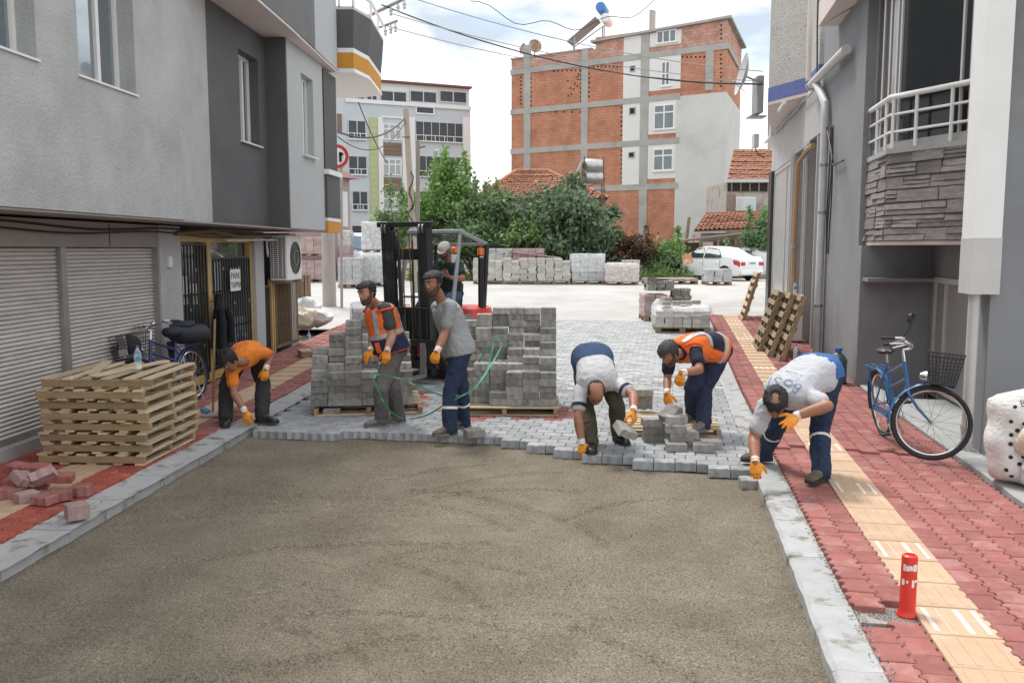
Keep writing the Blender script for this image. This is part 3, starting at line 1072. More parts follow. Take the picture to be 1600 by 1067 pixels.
    # paper notice on the bars
    S = thing('paper_notice', 'white paper notice lettered by hand hanging on the black barred door', 'notice', PL(0.0, 13.75, 1.35), FL.rz)
    add(MB().box((0, 0, 0), (0.004, 0.42, 0.34)), 'sheet', m_white, S, TR((0, 0, 0.16)))
    text_part('PARK', S, m_black, TR((0.004, -0.19, 0.18), R(90), R(90)), 0.145, sx=1.1)
    text_part('YAPMA', S, m_black, TR((0.004, -0.19, 0.035), R(90), R(90)), 0.145, sx=0.88)
    # round no-entry style road sign on a pole behind the corner
    return B


def text_part(txt, parent, m, M, size, sx=1.0, name='lettering', depth=0.001):
    cu = bpy.data.curves.new('lettering', 'FONT')
    cu.body = txt
    cu.size = size
    cu.extrude = depth
    cu.resolution_u = 3
    t = bpy.data.objects.new('lettering', cu)
    COL.objects.link(t)
    dg = bpy.context.evaluated_depsgraph_get()
    me = bpy.data.meshes.new_from_object(t.evaluated_get(dg))
    bpy.data.objects.remove(t)
    bpy.data.curves.remove(cu)
    for v in me.vertices:
        v.co.x *= sx
    return add(me, name, m, parent, M)


left_building()


# ================================================================== RIGHT HOUSES
m_wall_blue = mat('blue_grey_render', (0.215, 0.22, 0.23), 0.9, 0.08, 1.1, 0.3, 60, bdist=0.008, col2=(0.165, 0.165, 0.17), c2=(0.5, 0.75), s2=0.8)
m_stone = mat('ledge_stone', (0.25, 0.225, 0.218), 0.85, 0.3, 9, 0.7, 30, rand=0.22, stretch=(1, 1, 3), bdist=0.02)
m_grout = mat('stone_grout', (0.40, 0.375, 0.36), 0.95, 0.1, 9, 0.2, 40)
m_speckle = mat('pebbledash', (0.42, 0.40, 0.375), 0.95, 0.10, 3, 0.9, 28, col2=(0.10, 0.10, 0.10), c2=(0.60, 0.66), s2=22, bdist=0.02)
m_blue_band = mat('blue_band', (0.10, 0.13, 0.30), 0.9, 0.25, 14, 0.8, 30)
m_tile_black = mat('black_wall_tile', (0.03, 0.03, 0.032), 0.35, 0.2, 4, 0.05, 20, rand=0.15)
m_frame = mat('aluminium_frame', (0.50, 0.49, 0.48), 0.45, 0.06, 6, 0.03, 30, metal=0.4)
m_pipe = mat('grey_pipe', (0.50, 0.49, 0.48), 0.5, 0.08, 4, 0.05, 30)
m_brownpipe = mat('brown_pipe', (0.36, 0.22, 0.11), 0.5, 0.15, 5, 0.05, 30)


def PR(d, a, z=0.0):
    return FR.p(d, a, z)


def right_houses():
    # ---------------- house with the balcony
    B = thing('apartment_house', 'blue grey house with a stone clad balcony over a recess on the right pavement', 'building', PR(4, 12), world=True)
    add(holed(MB(), PR, 13.1, 16.6, -0.2, 6.3, [], 2.67, 3.0), 'wall', m_wall_blue, B)
    add(MB().prism([PR(2.67, 13.097, 0), PR(3.6, 13.097, 0), PR(3.6, 12.9, 0), PR(2.672, 12.9, 0)], -0.1, 2.05), 'wall', m_wall_blue, B)
    g = holed(MB(), PR, 8.9, 12.897, 0.0, 6.3, [(9.2, 12.55, 0.1, 1.62), (9.9, 12.6, 3.3, 5.5)], 3.6, 3.9)
    add(g, 'wall', m_wall_blue, B)
    add(MB().prism([PR(3.9, 8.5, 0), PR(9, 8.5, 0), PR(9, 23, 0), PR(3.9, 23, 0)], -0.1, 6.3), 'core', m_stucco, B)
    add(holed(MB(), PR, 12.55, 13.096, 1.55, 1.60, [], 2.7, 3.6), 'ledge', m_wall_blue, B)
    w = window(B, PR, 9.2, 12.55, 0.1, 1.62, 3.62, 3, m_frame, mat('door_panel', (0.20, 0.195, 0.19), 0.6, 0.08, 3, 0.05, 20), fw=0.07, split=[0.55, 0.85], name='yard_door')
    # near wall facing the street mouth
    add(holed(MB(), PR, 8.75, 9.0, 0.0, 6.3, [], 2.975, 9.0), 'near_wall', m_wall_blue, B)
    add(MB().prism([PR(2.78, 8.68, 0), PR(3.02, 8.68, 0), PR(3.02, 9.02, 0), PR(2.78, 9.02, 0)], 1.60, 6.35), 'corner_casing', m_white, B)
    add(MB().prism([PR(2.775, 8.675, 0), PR(3.025, 8.675, 0), PR(3.025, 9.025, 0), PR(2.775, 9.025, 0)], 1.58, 2.10), 'casing_shoe', m_pipe, B)
    add(MB().tube([PR(2.86, 8.82, 1.6), PR(2.86, 8.82, 0.05)], 0.052, 12), 'downpipe', m_pipe, B, smooth=True)
    for z_ in (.1, .26):
        add(MB().tube([PR(2.86, 8.82, z_), PR(2.86, 8.82, z_ + .06)], 0.06, 12), 'pipe_collar', m_grout, B)
    # ---------------- balcony
    e0, e1, e2 = Vector((5.36, 10.15, 0)), Vector((4.84, 11.3, 0)), Vector((5.27, 13.75, 0))
    b0, b2 = PR(3.62, 10.6), PR(3.0, 13.8)
    foot = [e0, e1, e2, b2, b0]
    add(MB().prism(foot, 2.05, 2.10), 'balcony_slab', m_soffit, B)
    cen = (e0 + e1 + e2 + b0 + b2) / 5

    def inset(p, k):
        return p + (cen - p).normalized() * k
    inn = [inset(p, 0.045) for p in foot]
    par = add(MB().prism(inn, 2.102, 3.20), 'balcony_parapet', m_grout, B)
    cap = [p - (cen - p).normalized() * 0.06 for p in foot]
    add(MB().prism(cap, 3.205, 3.27), 'balcony_cap', m_conc, B)
    for A, Bq in ((e0, e1), (e1, e2)):            # ledge stones, each its own piece
        L = (Bq - A).length
        t = (Bq - A).normalized()
        nrm = Vector((t.y, -t.x, 0))
        if nrm.dot(A - cen) < 0:
            nrm = -nrm
        z = 2.105
        row = 0
        while z < 3.16:
            h = 0.155
            x = 0.0
            while x < L - 0.02:
                ln = min(random.uniform(0.30, 0.62), L - x)
                if L - x - ln < 0.12:
                    ln = L - x
                g = MB()
                nsub = random.choice([1, 1, 2, 2, 3])
                zz = z
                for k in range(nsub):
                    hh = h / nsub * (1 if k == nsub - 1 else random.uniform(0.8, 1.1))
                    hh = min(hh, z + h - zz)
                    dep = random.uniform(0.012, 0.03)
                    c0 = A + t * (x + 0.004) + nrm * (-0.045)
                    c1 = A + t * (x + ln - 0.004) + nrm * (-0.045)
                    f0 = c0 + nrm * (0.045 + dep + random.uniform(-.012, .012))
                    f1 = c1 + nrm * (0.045 + dep + random.uniform(-.012, .012))
                    mid = (f0 + f1) / 2 + nrm * random.uniform(-.005, .009)
                    j = random.uniform(-.008, .008)
                    poly = [c0, f0, mid, f1, c1]
                    lo = [(p.x, p.y, zz + 0.005) for p in poly]
                    up = [((p - nrm * 0.006).x, (p - nrm * 0.006).y, zz + hh - 0.004 + (j if i == 2 else 0)) for i, p in enumerate(poly)]
                    g.hexa(lo, up)
                    zz += hh
                add(g, 'stone', m_stone, par)
                x += ln
            z += h + 0.007
            row += 1
    # railing
    rail = add(MB().tube([inset(e0, 0.0) + Vector((0, 0, 3.92)), e1 + Vector((0, 0, 3.92)), e2 + Vector((0, 0, 3.92))], 0.036, 10), 'balcony_railing', m_pvc, B, smooth=True)
    for z in (3.48, 3.70):
        add(MB().tube([e0 + Vector((0, 0, z)), e1 + Vector((0, 0, z)), e2 + Vector((0, 0, z))], 0.017, 7), 'rail', m_pvc, rail, smooth=True)
    for p in [e1.lerp(e0, t) for t in (0.04, 0.32, 0.72)] + [e1.lerp(e2, t) for t in (0.08, 0.27, 0.46, 0.65, 0.82, 0.98)]:
        add(MB().tube([p + Vector((0, 0, 3.27)), p + Vector((0, 0, 3.92))], 0.024, 8), 'post', m_pvc, rail, smooth=True)
    # folding glazing
    q0, q1, q2 = inset(e0, 0.16), inset(e1, 0.16), inset(e2, 0.16)
    Z0, Z1 = 3.275, 5.6
    fr = MB()
    for (A, Bq, ts) in ((q0, q1, (0.0, 0.12, 0.97)), (q1, q2, (0.03, 0.17, 0.31, 0.46, 0.6, 0.73, 0.87, 0.99))):
        for t in ts:
            p = A.lerp(Bq, t)
            fr.prism([p + Vector((x, y, 0)) for x, y in ((-.022, -.022), (.022, -.022), (.022, .022), (-.022, .022))], Z0 + 0.1, Z1)
        tt = (Bq - A).normalized()
        nn = Vector((tt.y, -tt.x, 0)) * 0.03
        fr.prism([A + nn, Bq + nn, Bq - nn, A - nn], Z0, Z0 + 0.098)
    add(fr, 'glazing_frame', m_frame, B)
    m_gl_dark = glass('smoked_glass', (0.012, 0.015, 0.017))
    m_gl_brown = mat('smoked_folding_glass', (0.10, 0.085, 0.08), 0.12, 0.05, 2, 0.02, 1, spec=0.7)
    for (A, Bq, ts, mm) in ((q0, q1, (0.0, 0.12, 0.97), m_gl_dark), (q1, q2, (0.03, 0.17, 0.31, 0.46, 0.6, 0.73, 0.87, 0.99), m_gl_brown)):
        for i in range(len(ts) - 1):
            a, b = A.lerp(Bq, ts[i] + 0.01), A.lerp(Bq, ts[i + 1] - 0.01)
            tt = (b - a).normalized()
            nn = Vector((tt.y, -tt.x, 0)) * 0.006
            add(MB().prism([a + nn, b + nn, b - nn, a - nn], Z0 + 0.1, Z1), 'glazing_pane', mm, B)
    up = [e0 + Vector((0.2, -0.3, 0)), PR(2.35, 12.0), PR(2.35, 15.3), PR(3.0, 15.3), b0]
    add(MB().prism(up, 5.62, 6.0), 'upper_soffit', m_soffit, B)
    add(MB().prism([p for p in up], 6.003, 6.35), 'upper_wall', m_wall_blue, B)
    # pipes on the wall
    P = lambda d, a, z: PR(d, a, z)
    add(MB().tube([P(2.55, 13.9, 4.95), P(2.55, 16.8, 5.02), P(2.55, 17.2, 5.02)], 0.075, 12), 'waste_pipe', m_pipe, B, smooth=True)
    add(MB().tube([P(2.55, 17.15, 5.02), P(2.55, 17.32, 5.02)], 0.085, 12), 'pipe_end', m_steel, B)
    add(MB().tube([P(2.56, 16.75, 4.98), P(2.57, 16.2, 4.72), P(2.58, 15.75, 4.45), P(2.58, 15.7, 4.2), P(2.58, 15.7, 0.05)], 0.068, 12), 'downpipe', m_pipe, B, smooth=True)
    for z in (1.0, 2.6, 3.4):
        add(MB().tube([P(2.58, 15.7, z), P(2.58, 15.7, z + 0.04)], 0.078, 12), 'pipe_clip', m_steel, B)
    for i, (a, s) in enumerate(((15.45, 0.06), (15.25, 0.10), (15.05, 0.05))):
        pts = [P(2.63 - 0.01 * i, a + s * math.sin(z * 3 + i), z) for z in [4.0 - 0.16 * k for k in range(14)]]
        add(MB().tube(pts, 0.011, 5), 'cable', m_black, B)
    add(MB().tube([P(2.6, 17.1, 7.5), P(2.58, 16.9, 6.0), P(2.55, 16.5, 4.9), P(2.6, 15.8, 4.2), P(2.62, 15.0, 3.35), P(2.62, 14.2, 3.35)], 0.016, 6), 'cable', m_black, B)
    # ---------------- shop house beyond
    S = thing('shop_building', 'pebbledash corner house with black tiled shopfront past the grey downpipe', 'building', PR(4, 20), world=True)
    p0, p1, p2 = Vector((5.93, 17.75, 0)), Vector((5.49, 18.96, 0)), Vector((7.9, 27.2, 0))
    over = [p0, p1, p2, Vector((12, 27, 0)), Vector((10.5, 17.0, 0)), PR(2.70, 17.3)]
    add(MB().prism(over, 5.42, 7.8), 'upper_wall', m_speckle, S)
    add(MB().prism([p + (p - Vector((9, 21, 0))).normalized() * 0.012 for p in over], 5.13, 5.417), 'blue_band', m_blue_band, S)
    add(MB().prism(over, 5.06, 5.127), 'soffit', m_soffit, S)
    g = holed(MB(), PR, 16.603, 24.2, -0.2, 5.055, [(16.75, 18.0, 0.0, 4.1), (18.35, 19.85, 0.0, 4.05), (20.2, 23.6, 0.75, 4.0)], 2.68, 3.0)
    add(g, 'wall', mat('pale_shop_wall', (0.36, 0.355, 0.35), 0.9, 0.1, 2, 0.2, 40), S)
    add(MB().prism([PR(2.68, 24.202, 0), PR(9, 24.202, 0), PR(9, 24.4, 0), PR(2.68, 24.4, 0)], -0.2, 5.055), 'wall', m_speckle, S)
    for a0, a1 in ((16.76, 17.99), (18.36, 19.84)):
        bk = add(holed(MB(), PR, a0, a1, 0.1, 4.05, [], 2.86, 2.9), 'tile_pier', m_grout, S)
        for k in range(5):
            for (x0, x1) in ((a0 + .03, (a0 + a1) / 2), ((a0 + a1) / 2 + .012, a1 - .03)):
                add(holed(MB(), PR, x0, x1, 0.12 + k * 0.785, 0.895 + k * 0.785, [], 2.845, 2.858), 'tile', m_tile_black, bk)
    for a in (16.76, 18.02, 18.34, 19.88, 20.2):
        add(holed(MB(), PR, a - 0.03, a + 0.03, 0.1, 4.05, [], 2.63, 2.675), 'frame_strip', m_frame, S)
    w = window(S, PR, 20.24, 23.56, 0.78, 3.97, 2.74, 2, m_frame, mat('frosted_shop_glass', (0.42, 0.43, 0.43), 0.25, 0.08, 2, 0.02, 1), fw=0.07, split=[0.3])
    m_poster = mat('orange_poster', (0.55, 0.25, 0.12), 0.6, 0.35, 4, 0, col2=(0.65, 0.55, 0.45), c2=(0.5, 0.55), s2=5)
    add(holed(MB(), PR, 21.6, 22.9, 2.35, 3.3, [], 2.742, 2.748), 'poster', m_poster, S)
    add(holed(MB(), PR, 23.6, 24.2, -0.1, 4.0, [], 2.60, 2.675), 'dark_pier', m_tile_black, S)
    add(MB().tube([PR(2.52, 18.45, 0.9), PR(2.52, 18.45, 2.2), PR(2.52, 18.3, 3.7), PR(2.60, 17.6, 3.9), PR(2.6, 17.0, 3.9)], 0.05, 9), 'flue_pipe', m_brownpipe, S, smooth=True)
    add(MB().tube([PR(2.52, 18.44, 2.0), PR(2.52, 18.44, 2.1)], 0.062, 9), 'pipe_collar', m_steel, S)
    add(MB().tube([PR(2.3, 18.9, 5.0), PR(2.25, 19.4, 4.9)], 0.04, 8), 'strip_lamp', m_white, S)
    add(MB().tube([PR(2.4, 22.2, 4.98), PR(2.4, 22.2, 4.7)], 0.035, 6).tube([PR(2.4, 22.2, 4.72), PR(2.3, 22.5, 4.6)], 0.035, 6), 'wall_lamp', m_white, S)
    pts = [PR(2.62, 17 + 0.5 * i, 4.95 - 0.02 * math.sin(i * 1.3)) for i in range(14)]
    add(MB().tube(pts, 0.02, 5), 'cable', m_steel, S)
    add(MB().tube([PR(2.5, 17.2, 5.1), PR(2.5, 17.35, 8.0), PR(2.5, 17.3, 7.9)], 0.05, 8), 'downpipe', m_soffit, S)
    # meter box standing on the pavement
    M = thing('gas_box', 'white steel gas box standing on the pavement under the brown pipe', 'utility box', PR(2.45, 17.6, G(PR(2.45, 17.6).y) + 0.07), FR.rz)
    add(MB().bbox((0, 0, 0.45), (0.30, 0.34, 0.90), 0.012), 'case', m_pvc, M)
    add(MB().bbox((0, -0.172, 0.45), (0.26, 0.01, 0.84), 0.003), 'door', m_white, M)
    add(MB().lathe([(0.0, 0), (0.05, 0), (0.05, 0.01), (0.0, 0.01)], (0.0, -0.176, 0.72), (0, -1, 0), 16), 'vent', m_black, M)
    # satellite dish on a bracket past the corner, with its electronics
    c = at(1166, 118, 26.5)
    D = thing('satellite_dish', 'grey satellite dish seen edge on at the corner of the pebbledash house', 'satellite dish', c)
    prof = [(0.0, 0.0)] + [(0.62 * t, 0.16 * t * t) for t in (0.25, 0.5, 0.75, 1.0)] + [(0.6, 0.15)] + [(0.6 * t, 0.16 * t * t - 0.02) for t in (0.75, 0.5, 0.25)] + [(0, -0.02)]
    add(MB().lathe(prof, (0, 0, 0), (-0.96, 0.06, 0.22), 24), 'reflector', mat('dish_paint', (0.42, 0.43, 0.43), 0.5, 0.1, 6, 0.05), D, smooth=True)
    add(MB().tube([(0.03, 0, -0.05), (0.3, 0.05, -0.15), (0.45, 0.1, -0.1)], 0.03, 6).tube([(0, 0, -0.5), (-0.35, -0.1, -0.25)], 0.012, 5).bbox((-0.38, -0.11, -0.22), (0.1, 0.08, 0.1), 0.02), 'feed_arm', m_steel, D)
    c = at(1184, 150, 26.8)
    U = thing('air_conditioner', 'grey air conditioner unit seen from its side high behind the satellite dish', 'air conditioner', c)
    add(MB().bbox((0, 0, 0), (0.2, 0.6, 1.1), 0.02), 'case', m_steel, U)
    add(MB().box((0, 0.1, -0.62), (0.5, 0.5, 0.04)), 'bracket', m_steel, U)
    c = at(1180, 221, 26.8)
    U = thing('junction_box', 'small grey junction box on the edge of the pebbledash house below the dish', 'junction box', c)
    add(MB().bbox((0, 0, 0), (0.16, 0.3, 0.42), 0.02), 'case', m_pipe, U)
    add(MB().tube([(0, 0, -0.2), (0.1, 0, -0.4), (0.3, 0, -0.5)], 0.015, 5), 'cable', m_black, U)


right_houses()
# ================================================================== FAR BUILDINGS
class Face:
    """upright facade from pixel column u0 at distance Y0 to u1 at Y1; local x runs along it, local -y looks at the street"""
    def __init__(s, u0, Y0, u1, Y1):
        a, b = at(u0, 389, Y0), at(u1, 389, Y1)
        s.A = Vector((a.x, a.y, 0))
        t = Vector((b.x - a.x, b.y - a.y, 0))
        s.L = t.length
        s.t = t.normalized()
        s.n = Vector((s.t.y, -s.t.x, 0))
        s.rz = math.atan2(s.t.y, s.t.x)

    def az(s, u, v):
        d = ray(u, v)
        den = d.x * s.n.x + d.y * s.n.y
        k = (s.A.x * s.n.x + s.A.y * s.n.y) / den
        p = Vector((0, 0, CAM_H)) + d * k
        return (p - s.A).dot(s.t), p.z


def lbox(g, a0, a1, z0, z1, d0, d1):
    return g.span((a0, -d1, z0), (a1, -d0, z1))


def lwin(parent, F, px, cols, mf, mg, d, fw=0.07, rows=None, proud=0.05, rail=None, name='window'):
    """window given by pixel corners on the facade (u0,v0,u1,v1)"""
    u0, v0, u1, v1 = px
    a0, z1 = F.az(u0, (v0))
    a1, z0 = F.az(u1, (v1))
    g = MB()
    lbox(g, a0, a1, z0, z0 + fw, d, d + proud)
    lbox(g, a0, a1, z1 - fw, z1, d, d + proud)
    lbox(g, a0, a0 + fw, z0 + fw, z1 - fw, d, d + proud)
    lbox(g, a1 - fw, a1, z0 + fw, z1 - fw, d, d + proud)
    ed = [a0 + fw]
    for i in range(1, cols):
        c = a0 + (a1 - a0) * i / cols
        lbox(g, c - fw / 2, c + fw / 2, z0 + fw, z1 - fw, d, d + proud)
        ed.append(c)
    ed.append(a1 - fw)
    for r in rows or []:
        z = z0 + (z1 - z0) * r
        lbox(g, a0 + fw, a1 - fw, z - fw / 2, z + fw / 2, d, d + proud * 0.8)
    w = add(g, name, mf, parent)
    for i in range(len(ed) - 1):
        add(lbox(MB(), ed[i], ed[i + 1], z0 + fw, z1 - fw, d + 0.005, d + 0.02), 'pane', mg, w)
    if rail:
        r = MB()
        h = 0.85
        lbox(r, a0, a1, z0 - 0.05 + h * 0.0, z0 + 0.03, d + 0.06, d + 0.16)
        lbox(r, a0, a1, z0 + 0.42, z0 + 0.47, d + 0.10, d + 0.14)
        n = max(3, int((a1 - a0) / 0.7))
        for i in range(n + 1):
            a = a0 + (a1 - a0 - 0.05) * i / n
            lbox(r, a, a + 0.05, z0 + 0.03, z0 + 0.42, d + 0.10, d + 0.14)
        add(r, 'railing', m_white, w)
    return w


def far_apartment():
    F = Face(540, 67, 735, 71)
    m_ap = mat('pale_blue_render', (0.50, 0.545, 0.58), 0.9, 0.05, 0.6, 0.1, 20)
    m_apw = mat('white_render', (0.72, 0.72, 0.72), 0.9, 0.04, 0.6, 0.1, 20)
    m_green = mat('green_cladding', (0.42, 0.47, 0.27), 0.8, 0.10, 1.5, 0.1, 10)
    m_brown = mat('brown_cladding', (0.20, 0.135, 0.105), 0.8, 0.12, 1.5, 0.1, 10)
    m_gw = mat('grey_glass', (0.05, 0.06, 0.07), 0.2, 0.25, 0.8, 0, spec=.3)
    m_gl = mat('curtained_glass', (0.34, 0.36, 0.37), 0.2, 0.25, 1.2, 0.0)
    T = thing('apartment_block', 'white and pale blue apartment block with dark glazed balconies behind the wooden pole', 'building', F.A, F.rz)

    def zx(x, y):
        return 510 + x / 3.952, 100 + y / 3.952
    a0, zt = F.az(*zx(60, 270))
    aR, _ = F.az(*zx(888, 270))
    add(MB().span((-6, 0, 0.2), (aR, 9, F.az(*zx(888, 262))[1])), 'wall', m_ap, T)
    zr = F.az(*zx(888, 155))[1]
    zb = F.az(*zx(888, 270))[1]
    add(MB().span((F.az(*zx(125, 240))[0], 0.15, zb), (aR, 9, zr)), 'penthouse_wall', m_apw, T)
    add(MB().span((-4, -0.2, zr + 0.003), (aR + 0.1, 9.2, zr + 0.16)), 'roof', mat('red_metal_roof', (0.16, 0.06, 0.055), 0.7, 0.1, 2, 0.1), T)
    add(MB().span((F.az(*zx(118, 240))[0], -0.12, zb - 0.22), (aR + 0.05, 0.10, zb + 0.05)), 'cornice', m_apw, T)
    for x0, x1 in ((-20, 130), (138, 240), (246, 318), (330, 500), (515, 685), (698, 870)):
        lwin(T, F, (*zx(x0, 160), *zx(x1, 248)), 2, m_frame, m_gw, -0.12, 0.09, proud=0.08)
    a, z = F.az(*zx(262, 330))
    b, _ = F.az(*zx(315, 330))
    gcol = add(MB().span((a, -0.06, 0.3), (b, 0.02, z)), 'green_pier', m_green, T)
    me = MB().box((0, 0, 0), (b - a - .04, 0.03, 0.46)).mesh('panel')
    k = 0
    while 0.6 + k * 0.5 < z:
        add(me, 'panel', m_green, gcol, Matrix.Translation(((a + b) / 2, -0.07, 0.55 + k * 0.5)))
        k += 1
    for x0, x1 in ((316, 346), (466, 545), (842, 888)):
        a, z = F.az(*zx(x0, 330))
        b, _ = F.az(*zx(x1, 330))
        add(MB().span((a, -0.10, 0.3), (b, 0.02, z)), 'white_pier', m_apw, T)
    a, z = F.az(*zx(340, 322))
    b, z2 = F.az(*zx(552, 345))
    add(MB().span((a, -0.09, z2), (b, 0.02, z)), 'white_band', m_apw, T)
    lwin(T, F, (*zx(548, 258), *zx(668, 318)), 1, m_apw, m_gw, 0.02, 0.12)
    for (x0, y0, x1, y1) in ((130, 345, 246, 470), (133, 565, 252, 688), (156, 783, 258, 905)):
        lwin(T, F, (*zx(x0, y0), *zx(x1, y1)), 2, m_frame, m_gw, 0.02, 0.07, rail=True)
    for (x0, y0, x1, y1) in ((548, 352, 842, 490), (568, 566, 842, 705), (570, 785, 842, 920)):
        lwin(T, F, (*zx(x0, y0), *zx(x1, y1)), 6, m_frame, m_gw, 0.02, 0.05, rail=True)
    for (y0, y1, y2) in ((368, 474, 570), (584, 690, 785), (795, 905, 985)):
        lwin(T, F, (*zx(347, y0), *zx(464, y1)), 3, m_white, m_gl, 0.02, 0.09, rows=[0.66])
        a, z = F.az(*zx(347, y1 + 10))
        b, z2 = F.az(*zx(464, y2))
        pnl = add(MB().span((a, -0.05, z2), (b, 0.02, z)), 'brown_panel', m_brown, T)
        for i in range(3):
            add(MB().span((a + .03, -0.075, z2 + (z - z2) * (i + .06) / 3), (b - .03, -0.052, z2 + (z - z2) * (i + .94) / 3)), 'panel', m_brown, pnl)
    lwin(T, F, (*zx(20, 300), *zx(102, 430)), 2, m_frame, m_brown, 0.02, 0.07)
    lwin(T, F, (*zx(50, 520), *zx(110, 640)), 1, m_frame, m_gw, 0.02, 0.07)
    add(MB().span((F.az(*zx(160, 1000))[0], -0.02, 0.3), (F.az(*zx(330, 1000))[0], 0.02, F.az(*zx(160, 1000))[1])), 'shopfront', m_gw, T)
    add(MB().bbox((aR - 3.6, 4, zr + 0.5), (0.5, 0.5, 0.8), 0.05).bbox((-0.5, 5, zr + 0.9), (1.3, 1.3, 1.6), 0.05), 'chimney', m_apw, T)
    # small pink house in front of it
    F2 = Face(532, 40, 556, 41)
    H = thing('pink_house', 'small pink rendered house with a low roof showing past the left block', 'house', F2.A, F2.rz)
    aw, zt = F2.az(546, 280)
    add(MB().span((-5, 0, 0), (aw, 5, zt)), 'wall', mat('pink_render', (0.44, 0.31, 0.31), 0.9, 0.06, 1.5, 0.1), H)
    add(MB().hexa([(-5, -0.35, zt), (aw + 0.35, -0.35, zt), (aw + 0.35, 5.3, zt), (-5, 5.3, zt)], [(-5, 1.5, zt + 1.2), (aw - 1.2, 1.5, zt + 1.2), (aw - 1.2, 3, zt + 1.2), (-5, 3, zt + 1.2)]), 'roof', mat('brown_roof', (0.21, 0.10, 0.09), 0.85, 0.2, 3, 0.3), H)
    add(MB().span((aw - 0.55, -0.03, zt - 2.2), (aw - 0.2, 0.01, zt - 0.6)), 'window', m_white, H)


far_apartment()


def brick_material(name, c1, c2, mortar, bw=0.30, bh=0.19):
    m = bpy.data.materials.new(name)
    m.use_nodes = True
    nt = m.node_tree
    b = nt.nodes['Principled BSDF']
    b.inputs['Roughness'].default_value = 0.92
    tc = nt.nodes.new('ShaderNodeTexCoord')
    sx = nt.nodes.new('ShaderNodeSeparateXYZ')
    nt.links.new(tc.outputs['Object'], sx.inputs[0])
    ad = nt.nodes.new('ShaderNodeMath')
    ad.operation = 'ADD'
    nt.links.new(sx.outputs[0], ad.inputs[0])
    nt.links.new(sx.outputs[1], ad.inputs[1])
    cx = nt.nodes.new('ShaderNodeCombineXYZ')
    nt.links.new(ad.outputs[0], cx.inputs[0])
    nt.links.new(sx.outputs[2], cx.inputs[1])
    br = nt.nodes.new('ShaderNodeTexBrick')
    br.inputs['Scale'].default_value = 1.0
    br.inputs['Brick Width'].default_value = bw
    br.inputs['Row Height'].default_value = bh
    br.inputs['Mortar Size'].default_value = 0.014
    br.inputs['Color1'].default_value = (*c1, 1)
    br.inputs['Color2'].default_value = (*c2, 1)
    br.inputs['Mortar'].default_value = (*mortar, 1)
    nt.links.new(cx.outputs[0], br.inputs['Vector'])
    n = nt.nodes.new('ShaderNodeTexNoise')
    n.inputs['Scale'].default_value = 0.9
    n.inputs['Detail'].default_value = 6
    nt.links.new(tc.outputs['Object'], n.inputs['Vector'])
    mr = nt.nodes.new('ShaderNodeMapRange')
    mr.inputs[1].default_value = 0.3
    mr.inputs[2].default_value = 0.7
    mr.inputs[3].default_value = 0.78
    mr.inputs[4].default_value = 1.2
    nt.links.new(n.outputs[0], mr.inputs[0])
    sc = nt.nodes.new('ShaderNodeVectorMath')
    sc.operation = 'SCALE'
    nt.links.new(br.outputs['Color'], sc.inputs[0])
    nt.links.new(mr.outputs[0], sc.inputs['Scale'])
    nt.links.new(sc.outputs[0], b.inputs['Base Color'])
    bp = nt.nodes.new('ShaderNodeBump')
    bp.inputs['Strength'].default_value = 0.8
    bp.inputs['Distance'].default_value = 0.03
    bp.invert = True
    nt.links.new(br.outputs['Fac'], bp.inputs['Height'])
    nt.links.new(bp.outputs[0], b.inputs['Normal'])
    return m


